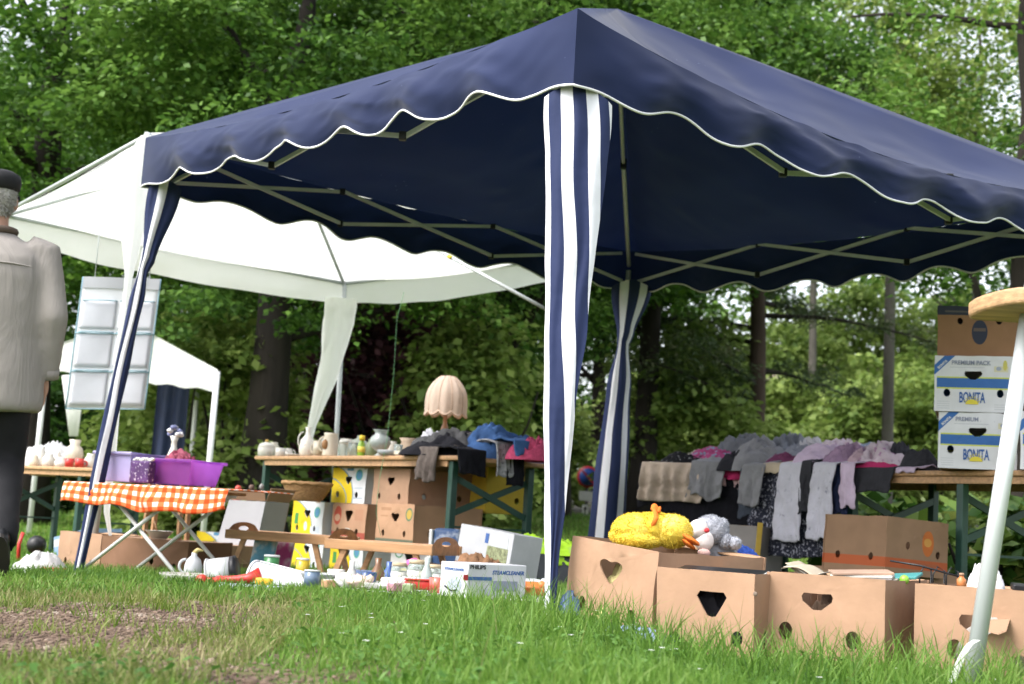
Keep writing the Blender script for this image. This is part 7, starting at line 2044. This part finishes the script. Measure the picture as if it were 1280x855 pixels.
mb = MB(); mb.grid(lambda u, v: hc + v3(.095 * math.cos(math.pi * u), .085 + .095 * math.sin(math.pi * u) * v, .040 - .018 * v), 14, 6); o = mb.build('peak', mat('black_cap_wool', (.012, .012, .014)), cp, smooth=True); modify(o, 'SOLIDIFY', thickness=.006)
# jacket
mb = MB()
loft(mb, [(0, y * S, z * S, rx * S, ry * S) for z, rx, ry, y in ((.70, .225, .155, 0), (.74, .232, .160, -.005), (.86, .225, .155, -.01), (1.0, .212, .148, -.012), (1.14, .212, .15, -.02), (1.26, .222, .15, -.02), (1.34, .215, .138, -.015), (1.395, .175, .115, -.005), (1.43, .115, .09, 0), (1.455, .082, .078, .0))], 32)
for sh, el, wr in ((shR, elR, wrR), (shL, elL, wrL)):
    ic = sh.lerp(Vector((0, 0, sh.z - .03 * S)), .25)
    mb.tube([ic, sh + Vector((0, 0, -.01 * S)), sh.lerp(el, .5), el, el.lerp(wr, .5), wr + (wr - el).normalized() * .0], [.085 * S, .088 * S, .074 * S, .066 * S, .058 * S, .050 * S], 16)
def jacket_mat():
    m = mat('stone_grey_jacket', (.295, .270, .250), .85, .06, 5, spec=.2)
    n, l = m.node_tree.nodes, m.node_tree.links
    tc = n.new('ShaderNodeTexCoord'); mp = n.new('ShaderNodeMapping'); mp.inputs['Scale'].default_value = (9, 9, 2.2); mp.inputs['Rotation'].default_value = (0, .25, 0); l.new(tc.outputs['Object'], mp.inputs[0])
    a = n.new('ShaderNodeTexNoise'); a.inputs['Scale'].default_value = 1.2; a.inputs['Detail'].default_value = 4; a.inputs['Distortion'].default_value = .8; l.new(mp.outputs[0], a.inputs['Vector'])
    bp = n.new('ShaderNodeBump'); bp.inputs['Strength'].default_value = .45; bp.inputs['Distance'].default_value = .03; l.new(a.outputs['Fac'], bp.inputs['Height']); l.new(bp.outputs[0], n['Principled BSDF'].inputs['Normal'])
    return m
jm = jacket_mat()
jk = fuse('jacket', mb, jm, .013, 5)
tx = bpy.data.textures.new('jacket_folds', 'CLOUDS'); tx.noise_scale = .14; tx.noise_depth = 2
dm_ = jk.modifiers.new('folds', 'DISPLACE'); dm_.texture = tx; dm_.strength = .007 * S; dm_.mid_level = .5
mb = MB(); mb.tube([v3(.083 * math.cos(2 * math.pi * k / 24), .080 * math.sin(2 * math.pi * k / 24) + .002, 1.462) for k in range(25)], .016 * S, 8); mb.build('collar', mat('brown_collar', (.10, .072, .055), .85, .15), jk, smooth=True)
def ring_at(z, rx, ry, y): return [v3(rx * math.cos(2 * math.pi * k / 40), ry * math.sin(2 * math.pi * k / 40) + y, z) for k in range(41)]
mb = MB(); mb.tube([v3(.205 * math.cos(a), .145 * math.sin(a) - .02, 1.305 + .004 * math.sin(a * 3)) for a in [math.pi * (1.02 + .96 * k / 30) for k in range(31)]], .0035 * S, 5); mb.build('yoke_seam', jm, jk, smooth=True)
for wr, el in ((wrR, elR), (wrL, elL)):
    d = (wr - el).normalized(); mb = MB(); mb.tube([wr - d * .035 * S, wr + d * .006 * S], .054 * S, 16); mb.build('cuff', jm, jk, smooth=True)
# trousers
mb = MB()
loft(mb, [(0, 0, z * S, rx * S, ry * S) for z, rx, ry in ((.78, .175, .125), (.86, .18, .13), (.96, .17, .12))], 24)
for h_, k_, a_ in ((hipR, kneeR, ankR), (hipL, kneeL, ankL)):
    dd = (a_ - k_).normalized()
    mb.tube([h_ + v3(0, 0, .02), h_.lerp(k_, .5), k_, k_.lerp(a_, .5), a_ + dd * .03 * S], [.100 * S, .095 * S, .080 * S, .074 * S, .072 * S], 16)
tr = fuse('trousers', mb, mat('black_trousers', (.007, .007, .009), .85, .2, 8), .012, 4)
dm_ = tr.modifiers.new('folds', 'DISPLACE'); dm_.texture = tx; dm_.strength = .022 * S; dm_.mid_level = .5
# shoes
M_shoe = mat('black_leather', (.010, .010, .011), .35, .2, 20, spec=.5); M_sole = mat('dark_rubber_sole', (.030, .026, .024), .8, .2)
def shoe(ank, pitch):
    ro = Matrix.Rotation(pitch, 3, 'X')
    mb = MB()
    mb.blob(ank + ro @ v3(0, .07, -.045), (.047 * S, .125 * S, .036 * S), 3, 0, 0, 2, ro); mb.blob(ank + ro @ v3(0, -.015, -.025), (.042 * S, .055 * S, .052 * S), 3, 0, 0, 2, ro); mb.tube([ank + ro @ v3(0, -.01, -.02), ank + ro @ v3(0, -.008, .025)], [.045 * S, .042 * S], 14)
    o = fuse('shoe', mb, M_shoe, .007, 3)
    mb = MB()
    n = 20
    pts = [(.044 * math.cos(2 * math.pi * k / n) * (1 if math.sin(2 * math.pi * k / n) > -.2 else .85), .05 + .142 * math.sin(2 * math.pi * k / n)) for k in range(n)]
    vv = [ank + ro @ v3(x, y, z) for z in (-.092, -.070) for x, y in pts]
    mb.add(vv, [tuple(range(n))[::-1], tuple(range(n, 2 * n))] + [(k, (k + 1) % n, (k + 1) % n + n, k + n) for k in range(n)])
    mb.build('sole', M_sole, o)
shoe(ankL, 0.0); shoe(ankR, R(-48))
